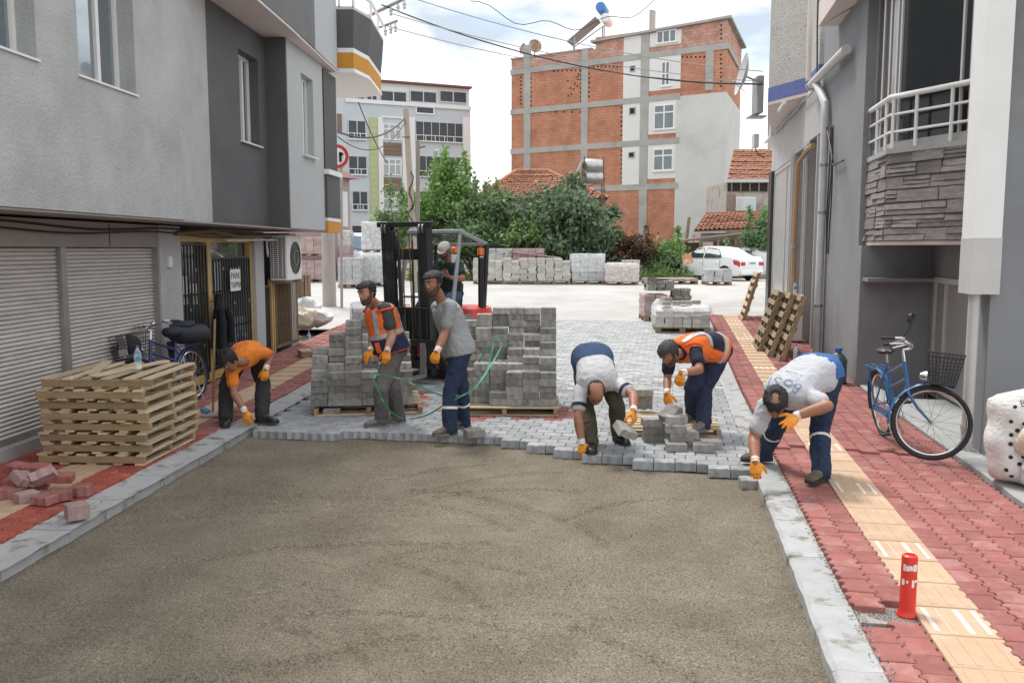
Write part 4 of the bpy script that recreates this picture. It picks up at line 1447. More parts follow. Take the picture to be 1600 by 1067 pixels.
def brick_block():
    F = Face(799, 66.6, 1128, 58)
    m_brick = brick_material('hollow_brick', (0.46, 0.185, 0.105), (0.52, 0.235, 0.145), (0.36, 0.20, 0.14))
    m_brick2 = brick_material('pale_hollow_brick', (0.46, 0.21, 0.15), (0.55, 0.34, 0.28), (0.40, 0.27, 0.22))
    m_beam = mat('raw_concrete', (0.38, 0.365, 0.345), 0.95, 0.14, 0.9, 0.3, 12, col2=(0.28, 0.27, 0.25), c2=(0.5, 0.75), s2=0.8)
    m_plaster = mat('grey_white_plaster', (0.56, 0.555, 0.54), 0.95, 0.07, 0.5, 0.2, 8, col2=(0.46, 0.45, 0.435), c2=(0.5, 0.75), s2=0.4)
    m_wplaster = mat('white_plaster', (0.68, 0.67, 0.66), 0.95, 0.05, 0.6, 0.1, 8)
    m_gl = mat('pale_window_glass', (0.16, 0.19, 0.20), 0.15, 0.2, 1.2, 0.0)
    T = thing('brick_building', 'unfinished five storey building of bare orange brick and concrete beams behind the trees', 'building', F.A, F.rz)

    def zx(x, y):
        return 780 + x / 2.963, 20 + y / 2.963
    AZ = lambda x, y: F.az(*zx(x, y))
    L = F.L
    ztl = AZ(60, 218)[1]
    ztr = AZ(1030, 34)[1]
    xs = AZ(447, 120)[0]
    dep = 7.5
    sk = 0.36                                  # the flank is skewed
    rot = Matrix.Rotation(-F.rz, 3, 'Z')
    fl = (rot @ Vector((0.35, 0.94, 0))) * 8.8

    def body(x0, x1, z0, z1, name, m, d=0.0):
        add(MB().hexa([(x0, -d, z0), (x1, -d, z0), (x1 + fl.x, fl.y, z0), (x0, fl.y, z0)], [(x0, -d, z1), (x1, -d, z1), (x1 + fl.x, fl.y, z1), (x0, fl.y, z1)]), name, m, T)
    zpl = AZ(1000, 372)[1]
    body(0, L, zpl, ztl - 0.9, 'brick_wall', m_brick)
    body(0, L, 0.0, zpl - 0.003, 'brick_wall', m_brick)
    body(0, xs, ztl - 0.897, ztl, 'parapet', m_brick2)
    body(xs + .003, L, ztl - 0.897, ztr, 'attic_wall', m_brick2)
    add(MB().hexa([(xs - .3, -0.25, ztr - 0.35), (L + .3, -0.25, ztr + 0.003), (L + fl.x + .3, fl.y + .2, ztr + 0.003), (xs - .3, fl.y, ztr - 0.35)], [(xs - .3, -0.25, ztr - 0.2), (L + .3, -0.25, ztr + 0.16), (L + fl.x + .3, fl.y + .2, ztr + 0.16), (xs - .3, fl.y, ztr - 0.2)]), 'roof', m_beam, T)
    add(MB().span((-.05, -0.08, ztl + .002), (xs - .32, 3, ztl + 0.1)), 'parapet_cap', m_beam, T)
    # concrete frame: beams run right across, columns between them
    zb = [(AZ(60, 265)[1], AZ(60, 290)[1]), (AZ(60, 450)[1], AZ(60, 474)[1]), (AZ(60, 632)[1], AZ(60, 657)[1])]
    zb.append((zb[2][0] - 3.02, zb[2][1] - 3.02))
    x82 = AZ(838, 400)[0]
    for i, (z1, z0) in enumerate(zb):
        add(MB().span((-.06, -0.07, z0), (L + .02 if i == 0 else x82, 0.1, z1)), 'beam', m_beam, T)
    z1, z0 = zb[0]
    add(MB().hexa([(L + .02, -0.07, z0), (L + .12, -0.03, z0), (L + fl.x + .1, fl.y, z0), (L + fl.x, fl.y, z0)], [(L + .02, -0.07, z1), (L + .12, -0.03, z1), (L + fl.x + .1, fl.y, z1), (L + fl.x, fl.y, z1)]), 'beam', m_beam, T)

    def col(xa, xb, za, zc, name='column', m=m_beam, d=0.06):
        a, b = AZ(xa, 400)[0], AZ(xb, 400)[0]
        lev = [(p, q) for p, q in zb]
        # stop at every beam so the faces butt
        cuts = [za] + [z for pq in sorted(lev) for z in (pq[1], pq[0])] + [zc]
        seg = []
        z = za
        for (hi, lo_) in sorted(lev, key=lambda t: t[1]):
            if lo_ > z and lo_ < zc:
                seg.append((z, lo_ - .002))
                z = hi + .002
            elif hi > z and lo_ <= z:
                z = max(z, hi + .002)
        if z < zc:
            seg.append((z, zc))
        g = MB()
        for p, q in seg:
            g.span((a, -d, p), (b, 0.05, q))
        add(g, name, m, T)
    col(115, 146, 0.3, ztl + 0.9)
    col(381, 412, 0.3, ztl + 0.1)
    col(655, 692, 0.3, ztr - 0.1)
    col(953, 990, zpl, zb[0][1])
    # plastered bays
    for x0, x1 in ((574, 654), (693, 838)):
        for (zt_, zbm) in ((ztr - 0.25, zb[0][0]), (zb[0][1], zb[1][0]), (zb[1][1], zb[2][0]), (zb[2][1], zb[3][0])):
            a, b = AZ(x0, 400)[0], AZ(x1, 400)[0]
            gap = 0.32 if x0 > 600 else 0.0
            add(MB().span((a, -0.035, zbm + gap + .003), (b, 0.03, zt_ - .003)), 'plastered_bay', m_wplaster, T)
    a = AZ(822, 400)[0]
    add(MB().hexa([(a, -0.045, 0), (L + .05, -0.045, 0), (L + fl.x + .05, fl.y, 0), (L + fl.x - .3, fl.y, 0), (L - .4, 0.1, 0), (a, 0.1, 0)], [(a, -0.045, zpl), (L + .05, -0.045, zpl), (L + fl.x + .05, fl.y, zpl), (L + fl.x - .3, fl.y, zpl), (L - .4, 0.1, zpl), (a, 0.1, zpl)]), 'plaster_wall', m_plaster, T)
    for px, c, rows in (((730, 88, 822, 140), 3, None), ((752, 228, 792, 338), 2, [.5]), ((718, 430, 812, 538), 2, [.68]), ((715, 632, 806, 730), 2, [.68])):
        lwin(T, F, (*zx(px[0], px[1]), *zx(px[2], px[3])), c, m_white, m_gl, 0.04, 0.09, rows=rows)
        a, z = F.az(*zx(px[0] - 4, px[3] + 3))
        b, _ = F.az(*zx(px[2] + 6, px[3] + 3))
        add(MB().span((a, -0.14, z - 0.1), (b, 0, z)), 'sill', m_white, T)
    for px in ((607, 248, 631, 273), (604, 441, 632, 472), (600, 646, 628, 672)):
        lwin(T, F, (*zx(px[0], px[1]), *zx(px[2], px[3])), 1, m_steel, m_dark, 0.04, 0.06)
    # dark gaps along the brick infill
    hole = MB().box((0, 0, 0), (0.11, 0.03, 0.11)).mesh('putlog_gap')
    for x, y0, y1, n in ((148, 285, 430, 8), (378, 270, 410, 8), (416, 262, 410, 8), (566, 440, 590, 8), (566, 640, 785, 8), (100, 300, 440, 9), (1027, 195, 340, 8), (1028, 60, 140, 5)):
        for i in range(n):
            a, z = AZ(x, y0 + (y1 - y0) * i / (n - 1))
            if any(lo_ - .1 < z < hi + .1 for hi, lo_ in zb):
                continue
            add(hole, 'putlog_gap', m_dark, T, Matrix.Translation((min(a, L - .1), -0.005, z)))
    for x, y in ((320, 385), (330, 350), (345, 355), (350, 330), (362, 340), (365, 310), (318, 315), (368, 285), (335, 378), (362, 296)):
        a, z = AZ(x, y)
        add(hole, 'putlog_gap', m_dark, T, Matrix.Translation((a, -0.005, z)))
    for y, x0, x1, n in ((268, 150, 375, 12), (250, 420, 565, 9), (460, 150, 375, 7), (206, 850, 950, 6)):
        for i in range(n):
            a, z = AZ(x0 + (x1 - x0) * i / (n - 1), y - (0 if y != 268 else 10 * i / n - 8))
            if not any(lo_ - .06 < z < hi + .06 for hi, lo_ in zb):
                add(hole, 'putlog_gap', m_dark, T, Matrix.Translation((a, -0.005, z)))
    add(MB().span((AZ(668, 40)[0], 1.0, ztr - .2), (AZ(685, 40)[0], 1.5, ztr + 1.6)), 'chimney', m_beam, T)

    def W(u, v, back=0.6):
        return F.A + F.t * F.az(u, v)[0] - F.n * back + Vector((0, 0, F.az(u, v)[1]))
    # solar water heater on the roof
    c = W(913, 52)
    S = thing('solar_water_heater', 'solar water heater with a blue tank on the stepped roof of the brick building', 'solar heater', (c.x, c.y, ztl))
    h = c.z - ztl
    M = Euler((0, R(-36), R(-20))).to_matrix()
    add(MB().bbox((-0.3, 0, h + 0.2), (2.6, 1.5, 0.1), 0.02, M), 'panel', mat('solar_panel', (0.20, 0.20, 0.20), 0.3, 0.15, 3, 0.03), S)
    add(MB().lathe([(0, -.85), (.32, -.8), (.36, -.7), (.36, .7), (.32, .8), (0, .85)], (1.0, 0, h + 1.75), (0.3, 1, 0), 16), 'tank', mat('blue_tank', (0.06, 0.20, 0.48), 0.4, 0.1, 3, 0.05), S, smooth=True)
    add(MB().lathe([(0, -.85), (.30, -.8), (.34, -.7), (.34, .7), (.30, .8), (0, .85)], (1.35, 0, h + 1.0), (0.3, 1, 0), 16), 'tank', m_white, S, smooth=True)
    fr = MB()
    for x, y in ((-1, -.6), (-1, .6), (1.1, -.6), (1.1, .6)):
        fr.tube([(x, y, 0), (x, y, h + 0.2 + 0.5 * x)], 0.05, 6)
    fr.tube([(-1, -.6, 0.2), (1.1, -.6, h + 0.5)], 0.04, 5)
    add(fr, 'frame', m_steel, S)
    # two dishes on the parapet
    for (u, v, r, lab, m_, ax) in ((812, 75, 0.42, 'small brown satellite dish seen side on at the corner of the brick parapet', m_pink, (-0.9, -0.5, 0.2)), (829, 71, 0.5, 'rusty round satellite dish facing out on the corner of the brick parapet', mat('rusty_dish', (0.30, 0.15, 0.07), 0.7, 0.4, 3, 0.2, col2=(0.4, 0.33, 0.28), c2=(.5, .6), s2=2), (0.25, -0.95, 0.2))):
        c = W(u, v)
        D = thing('satellite_dish', lab, 'satellite dish', (c.x, c.y, ztl))
        hh = c.z - ztl
        prof = [(0.0, 0.0)] + [(r * t, .3 * r * t * t) for t in (.3, .6, .85, 1)] + [(r * .97, .3 * r - .02), (r * .6, .08 * r), (0, -.03)]
        add(MB().lathe(prof, (0, 0, hh), ax, 20), 'reflector', m_, D, smooth=True)
        add(MB().tube([(0, 0, 0), (0, 0, hh)], .05, 6).tube([(0, 0, hh - r), Vector((0, 0, hh)) + Vector(ax) * r], .025, 5), 'mast', m_steel, D)


brick_block()


def tile_roof(e0, e1, r0, r1, rows, cols, name, m, parent, under=None):
    """one pitched face: courses of curved clay tiles, each course lapping the one below"""
    e0, e1, r0, r1 = (Vector(p) for p in (e0, e1, r0, r1))
    nrm = (e1 - e0).cross(r0 - e0).normalized()
    if nrm.z < 0:
        nrm = -nrm
    vs, fs = [], []
    ns = cols * 4
    for k in range(rows):
        t0, t1 = k / rows, (k + 1.25) / rows
        lo0, lo1 = e0.lerp(r0, t0), e1.lerp(r1, t0)
        hi0, hi1 = e0.lerp(r0, min(1, t1)), e1.lerp(r1, min(1, t1))
        b = len(vs)
        sag = random.uniform(-.02, .02)
        jit = [random.uniform(-.018, .018) for _ in range(cols + 1)]
        for i in range(ns + 1):
            s = i / ns
            w = abs(math.sin(math.pi * s * cols)) * 0.07 + jit[int(s * cols)]
            p = lo0.lerp(lo1, s) + nrm * (0.075 + w + sag)
            q = hi0.lerp(hi1, s) + nrm * (0.01 + w * 0.7 + sag)
            vs += [p, q, p - nrm * 0.03]
        for i in range(ns):
            o = b + i * 3
            fs += [(o, o + 3, o + 4, o + 1), (o, o + 2, o + 5, o + 3)]
    me = bpy.data.meshes.new(name)
    me.from_pydata([tuple(v) for v in vs], [], fs)
    return add(me, name, m, parent, kind='stuff')


m_clay = mat('clay_roof_tile', (0.42, 0.19, 0.115), 0.9, 0.38, 5.5, 0.5, 20, col2=(0.30, 0.175, 0.13), c2=(0.45, 0.62), s2=3.2)
m_oldwall = mat('old_plaster', (0.40, 0.38, 0.35), 0.95, 0.15, 1.2, 0.4, 10, col2=(0.25, 0.19, 0.15), c2=(0.5, 0.65), s2=1.2)


def old_houses():
    # cottage with the hipped roof behind the trees
    apex = at(831, 270, 50)
    H = thing('old_cottage', 'low cottage with a hipped clay tile roof showing between the trees', 'house', (apex.x, 50, 0.5), world=True)
    el, er = at(742, 312, 46.5), at(950, 318, 46.5)
    z = el.z
    A, Bq = Vector((el.x, 46.5, z)), Vector((er.x, 46.5, z))
    Cq, Dq = Vector((er.x + .3, 54, z)), Vector((el.x - .3, 54, z))
    r0, r1 = Vector((apex.x - 0.9, 50, apex.z)), Vector((apex.x + 0.9, 50, apex.z))
    tile_roof(A, Bq, r0, r1, 15, 24, 'roof_tiles', m_clay, H)
    tile_roof(Bq, Cq, r1, r1 + Vector((0, .3, 0)), 15, 22, 'roof_tiles', m_clay, H)
    tile_roof(Dq, A, r0 + Vector((0, .3, 0)), r0, 15, 22, 'roof_tiles', m_clay, H)
    add(MB().hexa([A, Bq, Cq, Dq], [r0, r1, r1 + Vector((0, .3, -.02)), r0 + Vector((0, .3, -.02))]), 'roof_deck', m_wood_old, H)
    rg = MB()
    for p, q in ((A, r0), (Bq, r1), (r0, r1)):
        rg.tube([p + (q - p) * (i / 12) + Vector((0, 0, 0.12)) for i in range(13)], [0.09 + 0.015 * (i % 2) for i in range(13)], 7)
    add(rg, 'ridge_tiles', m_clay, H)
    add(MB().span((el.x + .5, 47.1, 0.3), (er.x - .5, 53.5, z - .02)), 'wall', m_white, H)
    for k in range(3):
        add(MB().span((el.x + 1.2 + 2 * k, 47.04, 2.2), (el.x + 2.1 + 2 * k, 47.12, 3.4)), 'window', m_glass, H)
    # water heater tanks on a steel stand by the cottage
    c = at(924, 268, 45.5)
    b = at(940, 330, 45.5)
    S = thing('solar_water_heater', 'two silver water tanks on a thin steel stand beside the cottage roof', 'solar heater', (c.x, 45.5, 3.0), world=True)
    m_tank = mat('tank_silver', (0.50, 0.50, 0.49), 0.35, 0.15, 4, 0.05, metal=0.6)
    for dz in (0.32, -0.32):
        add(MB().lathe([(0, -.52), (.25, -.49), (.31, -.4), (.31, .4), (.25, .49), (0, .52)], (c.x + .1, 45.5, c.z + dz), (1, 0.35, 0), 18), 'tank', m_tank, S, smooth=True)
    add(MB().bbox((c.x - .75, 45.3, c.z - .1), (0.12, 1.4, 1.3), .02, Euler((0, R(22), 0)).to_matrix()), 'panel', m_steel, S)
    fr = MB()
    for x, y in ((-.5, -.5), (.7, -.5), (-.5, .6), (.7, .6)):
        fr.tube([(c.x + x, 45.5 + y, 2.5), (c.x + x * .8, 45.5 + y, c.z + .7)], .035, 5)
    for z0 in (c.z - 1.0, c.z - 1.9):
        fr.tube([(c.x - .5, 45.0, z0), (c.x + .7, 45.0, z0 + .6)], .025, 5).tube([(c.x - .5, 45, z0), (c.x + .7, 45, z0)], .025, 5)
    add(fr, 'stand', m_rust, S)
    # tiled house on the right with a timber front
    e0, e1 = at(1136, 281, 48), at(1215, 282, 48)
    q0, q1 = at(1146, 234, 52), at(1222, 234, 52)
    H = thing('tiled_house', 'old timber fronted house with a steep clay tile roof right of the brick building', 'house', (e0.x, 48, 0.5), world=True)
    tile_roof(e0, e1, q0, q1, 15, 12, 'roof_tiles', m_clay, H)
    add(MB().slab([e0, e1, q1, q0], 0.06, (0, 0, -1)), 'roof_deck', m_wood_old, H)
    add(MB().span((e0.x, 48.05, 0.3), (e1.x, 53, e0.z - .1)), 'wall', m_oldwall, H)
    add(MB().span((e0.x - .1, 47.75, e0.z - .16), (e1.x, 47.85, e0.z + .03)), 'gutter', m_pipe, H)
    zt, zb = at(0, 286, 48).z, at(0, 299, 48).z
    dk = add(MB().span((e0.x + .05, 47.95, zb), (e1.x, 48.04, zt)), 'timber_band', m_dark, H)
    for i in range(6):
        add(MB().span((e0.x + .2 + .5 * i, 47.88, zb), (e0.x + .27 + .5 * i, 47.94, zt)), 'batten', m_wood_old, dk)
    add(MB().span((e0.x + .02, 47.97, at(0, 329, 48).z), (at(1157, 0, 48).x, 48.04, at(0, 304, 48).z)), 'brick_panel', brick_material('old_brick', (0.25, 0.15, 0.11), (0.3, 0.2, 0.15), (0.3, 0.26, 0.23), .22, .08), H)
    x0, x1 = at(1158, 0, 48).x, at(1190, 0, 48).x
    z1, z0 = at(0, 308, 48).z, at(0, 329, 48).z
    w = add(MB().span((x0, 47.92, z0), (x1, 48.03, z1)), 'window', m_white, H)
    for i in range(3):
        t0, t1 = x0 + (x1 - x0) * (i + .08) / 3, x0 + (x1 - x0) * (i + .92) / 3
        add(MB().span((t0, 47.9, z0 + .06), (t1, 47.918, z1 - .06)), 'pane', m_glass if i else m_pipe, w)
    # low tiled shed and the dark lean-to in front of it
    e0, e1 = at(1084, 361, 44), at(1200, 357, 44)
    q0, q1 = at(1104, 333, 47), at(1206, 329, 47)
    H = thing('tiled_shed', 'low shed under a sagging clay tile roof behind the white car', 'shed', (e0.x, 44, 0.5), world=True)
    tile_roof(e0, e1, q0, q1, 10, 16, 'roof_tiles', m_clay, H)
    add(MB().slab([e0, e1, q1, q0], 0.06, (0, 0, -1)), 'roof_deck', m_wood_old, H)
    add(MB().span((e0.x + .5, 44.3, 0.3), (e1.x, 46.8, e0.z - .1)), 'wall', m_oldwall, H)
    f0, f1 = at(1056, 377, 41.5), at(1172, 364, 41.5)
    g0, g1 = at(1066, 374, 44), at(1180, 361, 44)
    H = thing('lean_to', 'dark open lean-to with a rusty sheet roof behind the white car', 'shed', (f0.x, 42, 0.5), world=True)
    add(MB().slab([f0, f1, g1, g0], 0.07, (0, 0, -1)), 'sheet_roof', mat('rusty_sheet', (0.13, 0.07, 0.055), 0.8, 0.25, 3, 0.2), H)
    add(MB().span((f0.x + .4, 43.8, 0.3), (f1.x + .4, 43.9, f0.z - .05)), 'back_wall', m_wood_old, H)
    g = MB()
    for i in range(5):
        x = f0.x + .3 + i * .85
        g.span((x, 41.6, .3), (x + .1, 41.7, f0.z - .03 + i * .07))
    g.span((f0.x + .3, 41.62, 1.0), (f1.x, 41.68, 1.14))
    add(g, 'timber_frame', m_wood_old, H)
    for u, v, s in ((1112, 398, .7), (1106, 384, .5)):
        c = at(u, v, 41.3)
        add(MB().box((c.x, 41.3, c.z), (s * 1.0, .05, s * .7), Euler((R(-8), 0, R(3))).to_matrix()), 'hanging_board', m_pink, H)
    # black stick leaning in the weeds
    p, q = at(1066, 365, 44), at(1077, 340, 44.5)
    tag(add(MB().tube([(p.x, p.y, 0.5), q], .09, 6), 'timber_post', m_wood_old), 'dark leaning timber post in the weeds below the plastered wall', 'post')


old_houses()

# ================================================================== TREES
m_bark = mat('bark', (0.13, 0.105, 0.08), 0.95, 0.25, 9, 0.6, 25)


def leaf_mat(name, c, c2, dry=None):
    m = bpy.data.materials.new(name)
    m.use_nodes = True
    nt = m.node_tree
    b = nt.nodes['Principled BSDF']
    b.inputs['Roughness'].default_value = 0.5
    b.inputs['Specular IOR Level'].default_value = 0.35
    at_ = nt.nodes.new('ShaderNodeAttribute')
    at_.attribute_name = 'piece'
    cr = nt.nodes.new('ShaderNodeValToRGB')
    cr.color_ramp.elements[0].color = (*c, 1)
    cr.color_ramp.elements[1].color = (*c2, 1)
    if dry:
        e = cr.color_ramp.elements.new(0.95)
        e.color = (*dry, 1)
    nt.links.new(at_.outputs['Fac'], cr.inputs[0])
    nt.links.new(cr.outputs[0], b.inputs['Base Color'])
    tr = nt.nodes.new('ShaderNodeBsdfTranslucent')
    nt.links.new(cr.outputs[0], tr.inputs['Color'])
    ad = nt.nodes.new('ShaderNodeMixShader')
    ad.inputs[0].default_value = 0.3
    nt.links.new(b.outputs[0], ad.inputs[1])
    nt.links.new(tr.outputs[0], ad.inputs[2])
    nt.links.new(ad.outputs[0], nt.nodes['Material Output'].inputs['Surface'])
    return m


m_leaf_fresh = leaf_mat('fresh_leaves', (0.09, 0.18, 0.05), (0.25, 0.40, 0.12))
m_leaf_mid = leaf_mat('mid_leaves', (0.085, 0.165, 0.07), (0.25, 0.36, 0.17))
m_leaf_dark = leaf_mat('dark_leaves', (0.05, 0.09, 0.045), (0.22, 0.29, 0.17))
m_leaf_dry = leaf_mat('dry_leaves', (0.055, 0.05, 0.03), (0.15, 0.10, 0.06), (0.2, 0.09, 0.06))
m_weed = leaf_mat('weeds', (0.06, 0.11, 0.03), (0.18, 0.26, 0.08))


def leaves(rng, P, N, size, name, m, parent, aspect=0.55, droop=0.3):
    """P: leaf positions (n,3); each leaf a folded four point blade with its own turn"""
    n = len(P)
    d = rng.normal(size=(n, 3))
    d[:, 2] -= droop
    d /= np.linalg.norm(d, axis=1)[:, None]
    h = rng.normal(size=(n, 3))
    w = np.cross(d, h)
    w /= np.linalg.norm(w, axis=1)[:, None]
    up = np.cross(w, d)
    s = size * rng.uniform(0.6, 1.3, (n, 1))
    tip = P + d * s
    mid = P + d * s * 0.45 - up * s * 0.06
    l_ = mid + w * s * aspect * 0.5 + up * s * 0.10
    r_ = mid - w * s * aspect * 0.5 + up * s * 0.10
    V = np.stack([P, l_, tip, r_], 1).reshape(-1, 3)
    me = bpy.data.meshes.new(name)
    me.vertices.add(4 * n)
    me.vertices.foreach_set('co', V.ravel())
    idx = np.arange(4 * n).reshape(-1, 4)
    tri = np.concatenate([idx[:, [0, 1, 2]], idx[:, [0, 2, 3]]], 1).reshape(-1)
    me.loops.add(6 * n)
    me.loops.foreach_set('vertex_index', tri)
    me.polygons.add(2 * n)
    me.polygons.foreach_set('loop_start', np.arange(2 * n) * 3)
    me.update(calc_edges=True)
    a = me.attributes.new('piece', 'FLOAT', 'FACE')
    a.data.foreach_set('value', np.repeat(N, 2))
    return add(me, name, m, parent)


def tree(name, label, cat, x, y, h, w, m, leaf=0.2, n=7000, trunk_h=0.35, clumps=26, shoots=0, seed=1, group=None, dens=0.32, base=None, flat=0.8):
    rng = np.random.default_rng(seed)
    zb = (G(y) - 0.14) if base is None else base
    T = thing(name, label, cat, (x, y, zb), group=group)
    g = MB()
    tops = []
    cz = h * (trunk_h + (1 - trunk_h) / 2)
    rz = h * (1 - trunk_h) / 2
    for k in range(clumps):
        v = rng.normal(size=3)
        v /= np.linalg.norm(v)
        r = rng.uniform(0.45, 0.95)
        tops.append(Vector((v[0] * w / 2 * r, v[1] * w / 2 * r * flat, cz + v[2] * rz * r)))
    g.tube([(0, 0, -.1), (0.03 * h * rng.normal(), 0.02 * h, h * trunk_h * .6), (0.04 * h * rng.normal(), 0, h * trunk_h + .15 * h)], [.05 * w ** .5 + .03, .045 * w ** .5 + .02, .035 * w ** .5], 8)
    root = Vector((0, 0, h * trunk_h * .7))
    for t in tops:
        m1 = root.lerp(t, .5) + Vector(rng.normal(size=3) * .08 * w)
        g.tube([root, m1, t], [.045 * w ** .5, .02 * w ** .5, .008], 5, cap=False)
    P, N = [], []
    per = n // (clumps + shoots * 0 + 1)
    for t in tops:
        rad = dens * rng.uniform(.6, 1.15) * min(w / 2, rz) * 1.25
        q = rng.normal(size=(per, 3)) * rad * .55
        q[:, 2] *= .75
        P.append(np.array(t) + q)
        N.append(np.clip(rng.normal(.35 + .25 * rng.random(), .2, per), 0, 1))
    for s in range(shoots):
        b = tops[s % len(tops)]
        sx, sy = b.x + rng.normal() * .15, b.y
        z0, z1 = max(b.z, cz), h * rng.uniform(.93, 1.16)
        g.tube([(b.x, b.y, b.z), (sx, sy, z0 + .3 * (z1 - z0)), (sx + rng.normal() * .1, sy, z1)], [.03, .02, .008], 5)
        k = int(per * .75)
        t = rng.random(k)
        q = np.stack([sx + rng.normal(size=k) * .17 * (1.15 - t), sy + rng.normal(size=k) * .17 * (1.15 - t), z0 + (z1 - z0) * t], 1)
        P.append(q)
        N.append(np.clip(rng.normal(.65, .2, k), 0, 1))
    add(g, 'trunk', m_bark, T)
    leaves(rng, np.concatenate(P), np.concatenate(N), leaf, 'crown', m, T)
    return T


def trees():
    def bx(u, Y):
        return at(u, 389, Y).x

    def hh(v, Y):
        return at(800, v, Y).z - (G(Y) - .14)
    tree('leafy_tree', 'bright green tree with upright new shoots beside the wooden pole', 'tree', bx(698, 41), 41, hh(258, 41), 3.9, m_leaf_fresh, .24, 9500, .12, 34, 9, 3)
    tree('leafy_tree', 'thin green sapling reaching out in front of the far apartment block', 'tree', bx(618, 42), 42, hh(290, 42), 2.2, m_leaf_mid, .2, 1500, .3, 16, 2, 5, dens=.25)
    tree('leafy_tree', 'slender tree with tall bare tipped shoots in front of the cottage roof', 'tree', bx(772, 40), 40, hh(292, 40), 3.2, m_leaf_mid, .19, 7000, .1, 26, 7, 8)
    tree('fig_tree', 'broad dark fig tree crowding round the cottage', 'tree', bx(876, 39.5), 39.5, hh(292, 39.5), 4.6, m_leaf_dark, .26, 13000, .08, 40, 0, 11)
    tree('fig_tree', 'small dark tree crown standing above the cottage eave by the tanks', 'tree', bx(888, 43), 43, hh(268, 43), 1.9, m_leaf_dark, .26, 2600, .55, 12, 0, 12)
    tree('fig_tree', 'dark bushy tree under the silver tanks', 'tree', bx(935, 41), 41, hh(318, 41), 2.6, m_leaf_dark, .24, 5000, .05, 20, 0, 13)
    tree('leafy_shrub', 'yellow green shrub low in front of the fig tree', 'shrub', bx(822, 38.6), 38.6, hh(345, 38.6), 2.2, m_leaf_fresh, .17, 4200, .05, 18, 2, 14)
    tree('leafy_tree', 'dense mid green tree behind the forklift roof', 'tree', bx(742, 39.5), 39.5, hh(322, 39.5), 2.8, m_leaf_mid, .2, 6000, .05, 22, 2, 15)
    tree('dry_shrub', 'brown half dry shrub between the fig tree and the green shrub', 'shrub', bx(983, 40), 40, hh(362, 40), 2.1, m_leaf_dry, .15, 4200, .05, 20, 2, 16)
    tree('leafy_shrub', 'round bright green shrub below the lowest brick panels', 'shrub', bx(1032, 40.5), 40.5, hh(352, 40.5), 2.1, m_leaf_fresh, .19, 5000, .05, 20, 1, 17)
    tree('leafy_shrub', 'dark green creeper shrub beside the bonnet of the white car', 'shrub', bx(1052, 40), 40, hh(392, 40), 2.6, m_leaf_mid, .16, 4200, .02, 18, 1, 18)
    tree('leafy_shrub', 'green shrub growing at the end of the tiled shed by the shop corner', 'shrub', bx(1184, 41), 41, hh(338, 41), 1.6, m_leaf_mid, .2, 3200, .2, 14, 3, 19)
    tree('leafy_shrub', 'thin flowering sapling behind the roof of the white car', 'shrub', bx(1143, 41), 41, hh(378, 41), .8, m_leaf_fresh, .13, 500, .3, 6, 1, 20)
    # weeds along the edge of the plot: nobody could count them
    rng = np.random.default_rng(4)
    n = 9000
    x = rng.uniform(bx(640, 39), bx(1075, 39), n)
    y = rng.uniform(37.2, 40, n)
    z = G(36) - .14 + np.abs(rng.normal(size=n)) * .38 * (0.5 + .5 * np.sin(x * 1.7) ** 2)
    o = leaves(rng, np.stack([x, y, z], 1), np.clip(rng.normal(.45, .25, n), 0, 1), .2, 'weeds', m_weed, None, .35, -.6)
    o['kind'] = 'stuff'


trees()
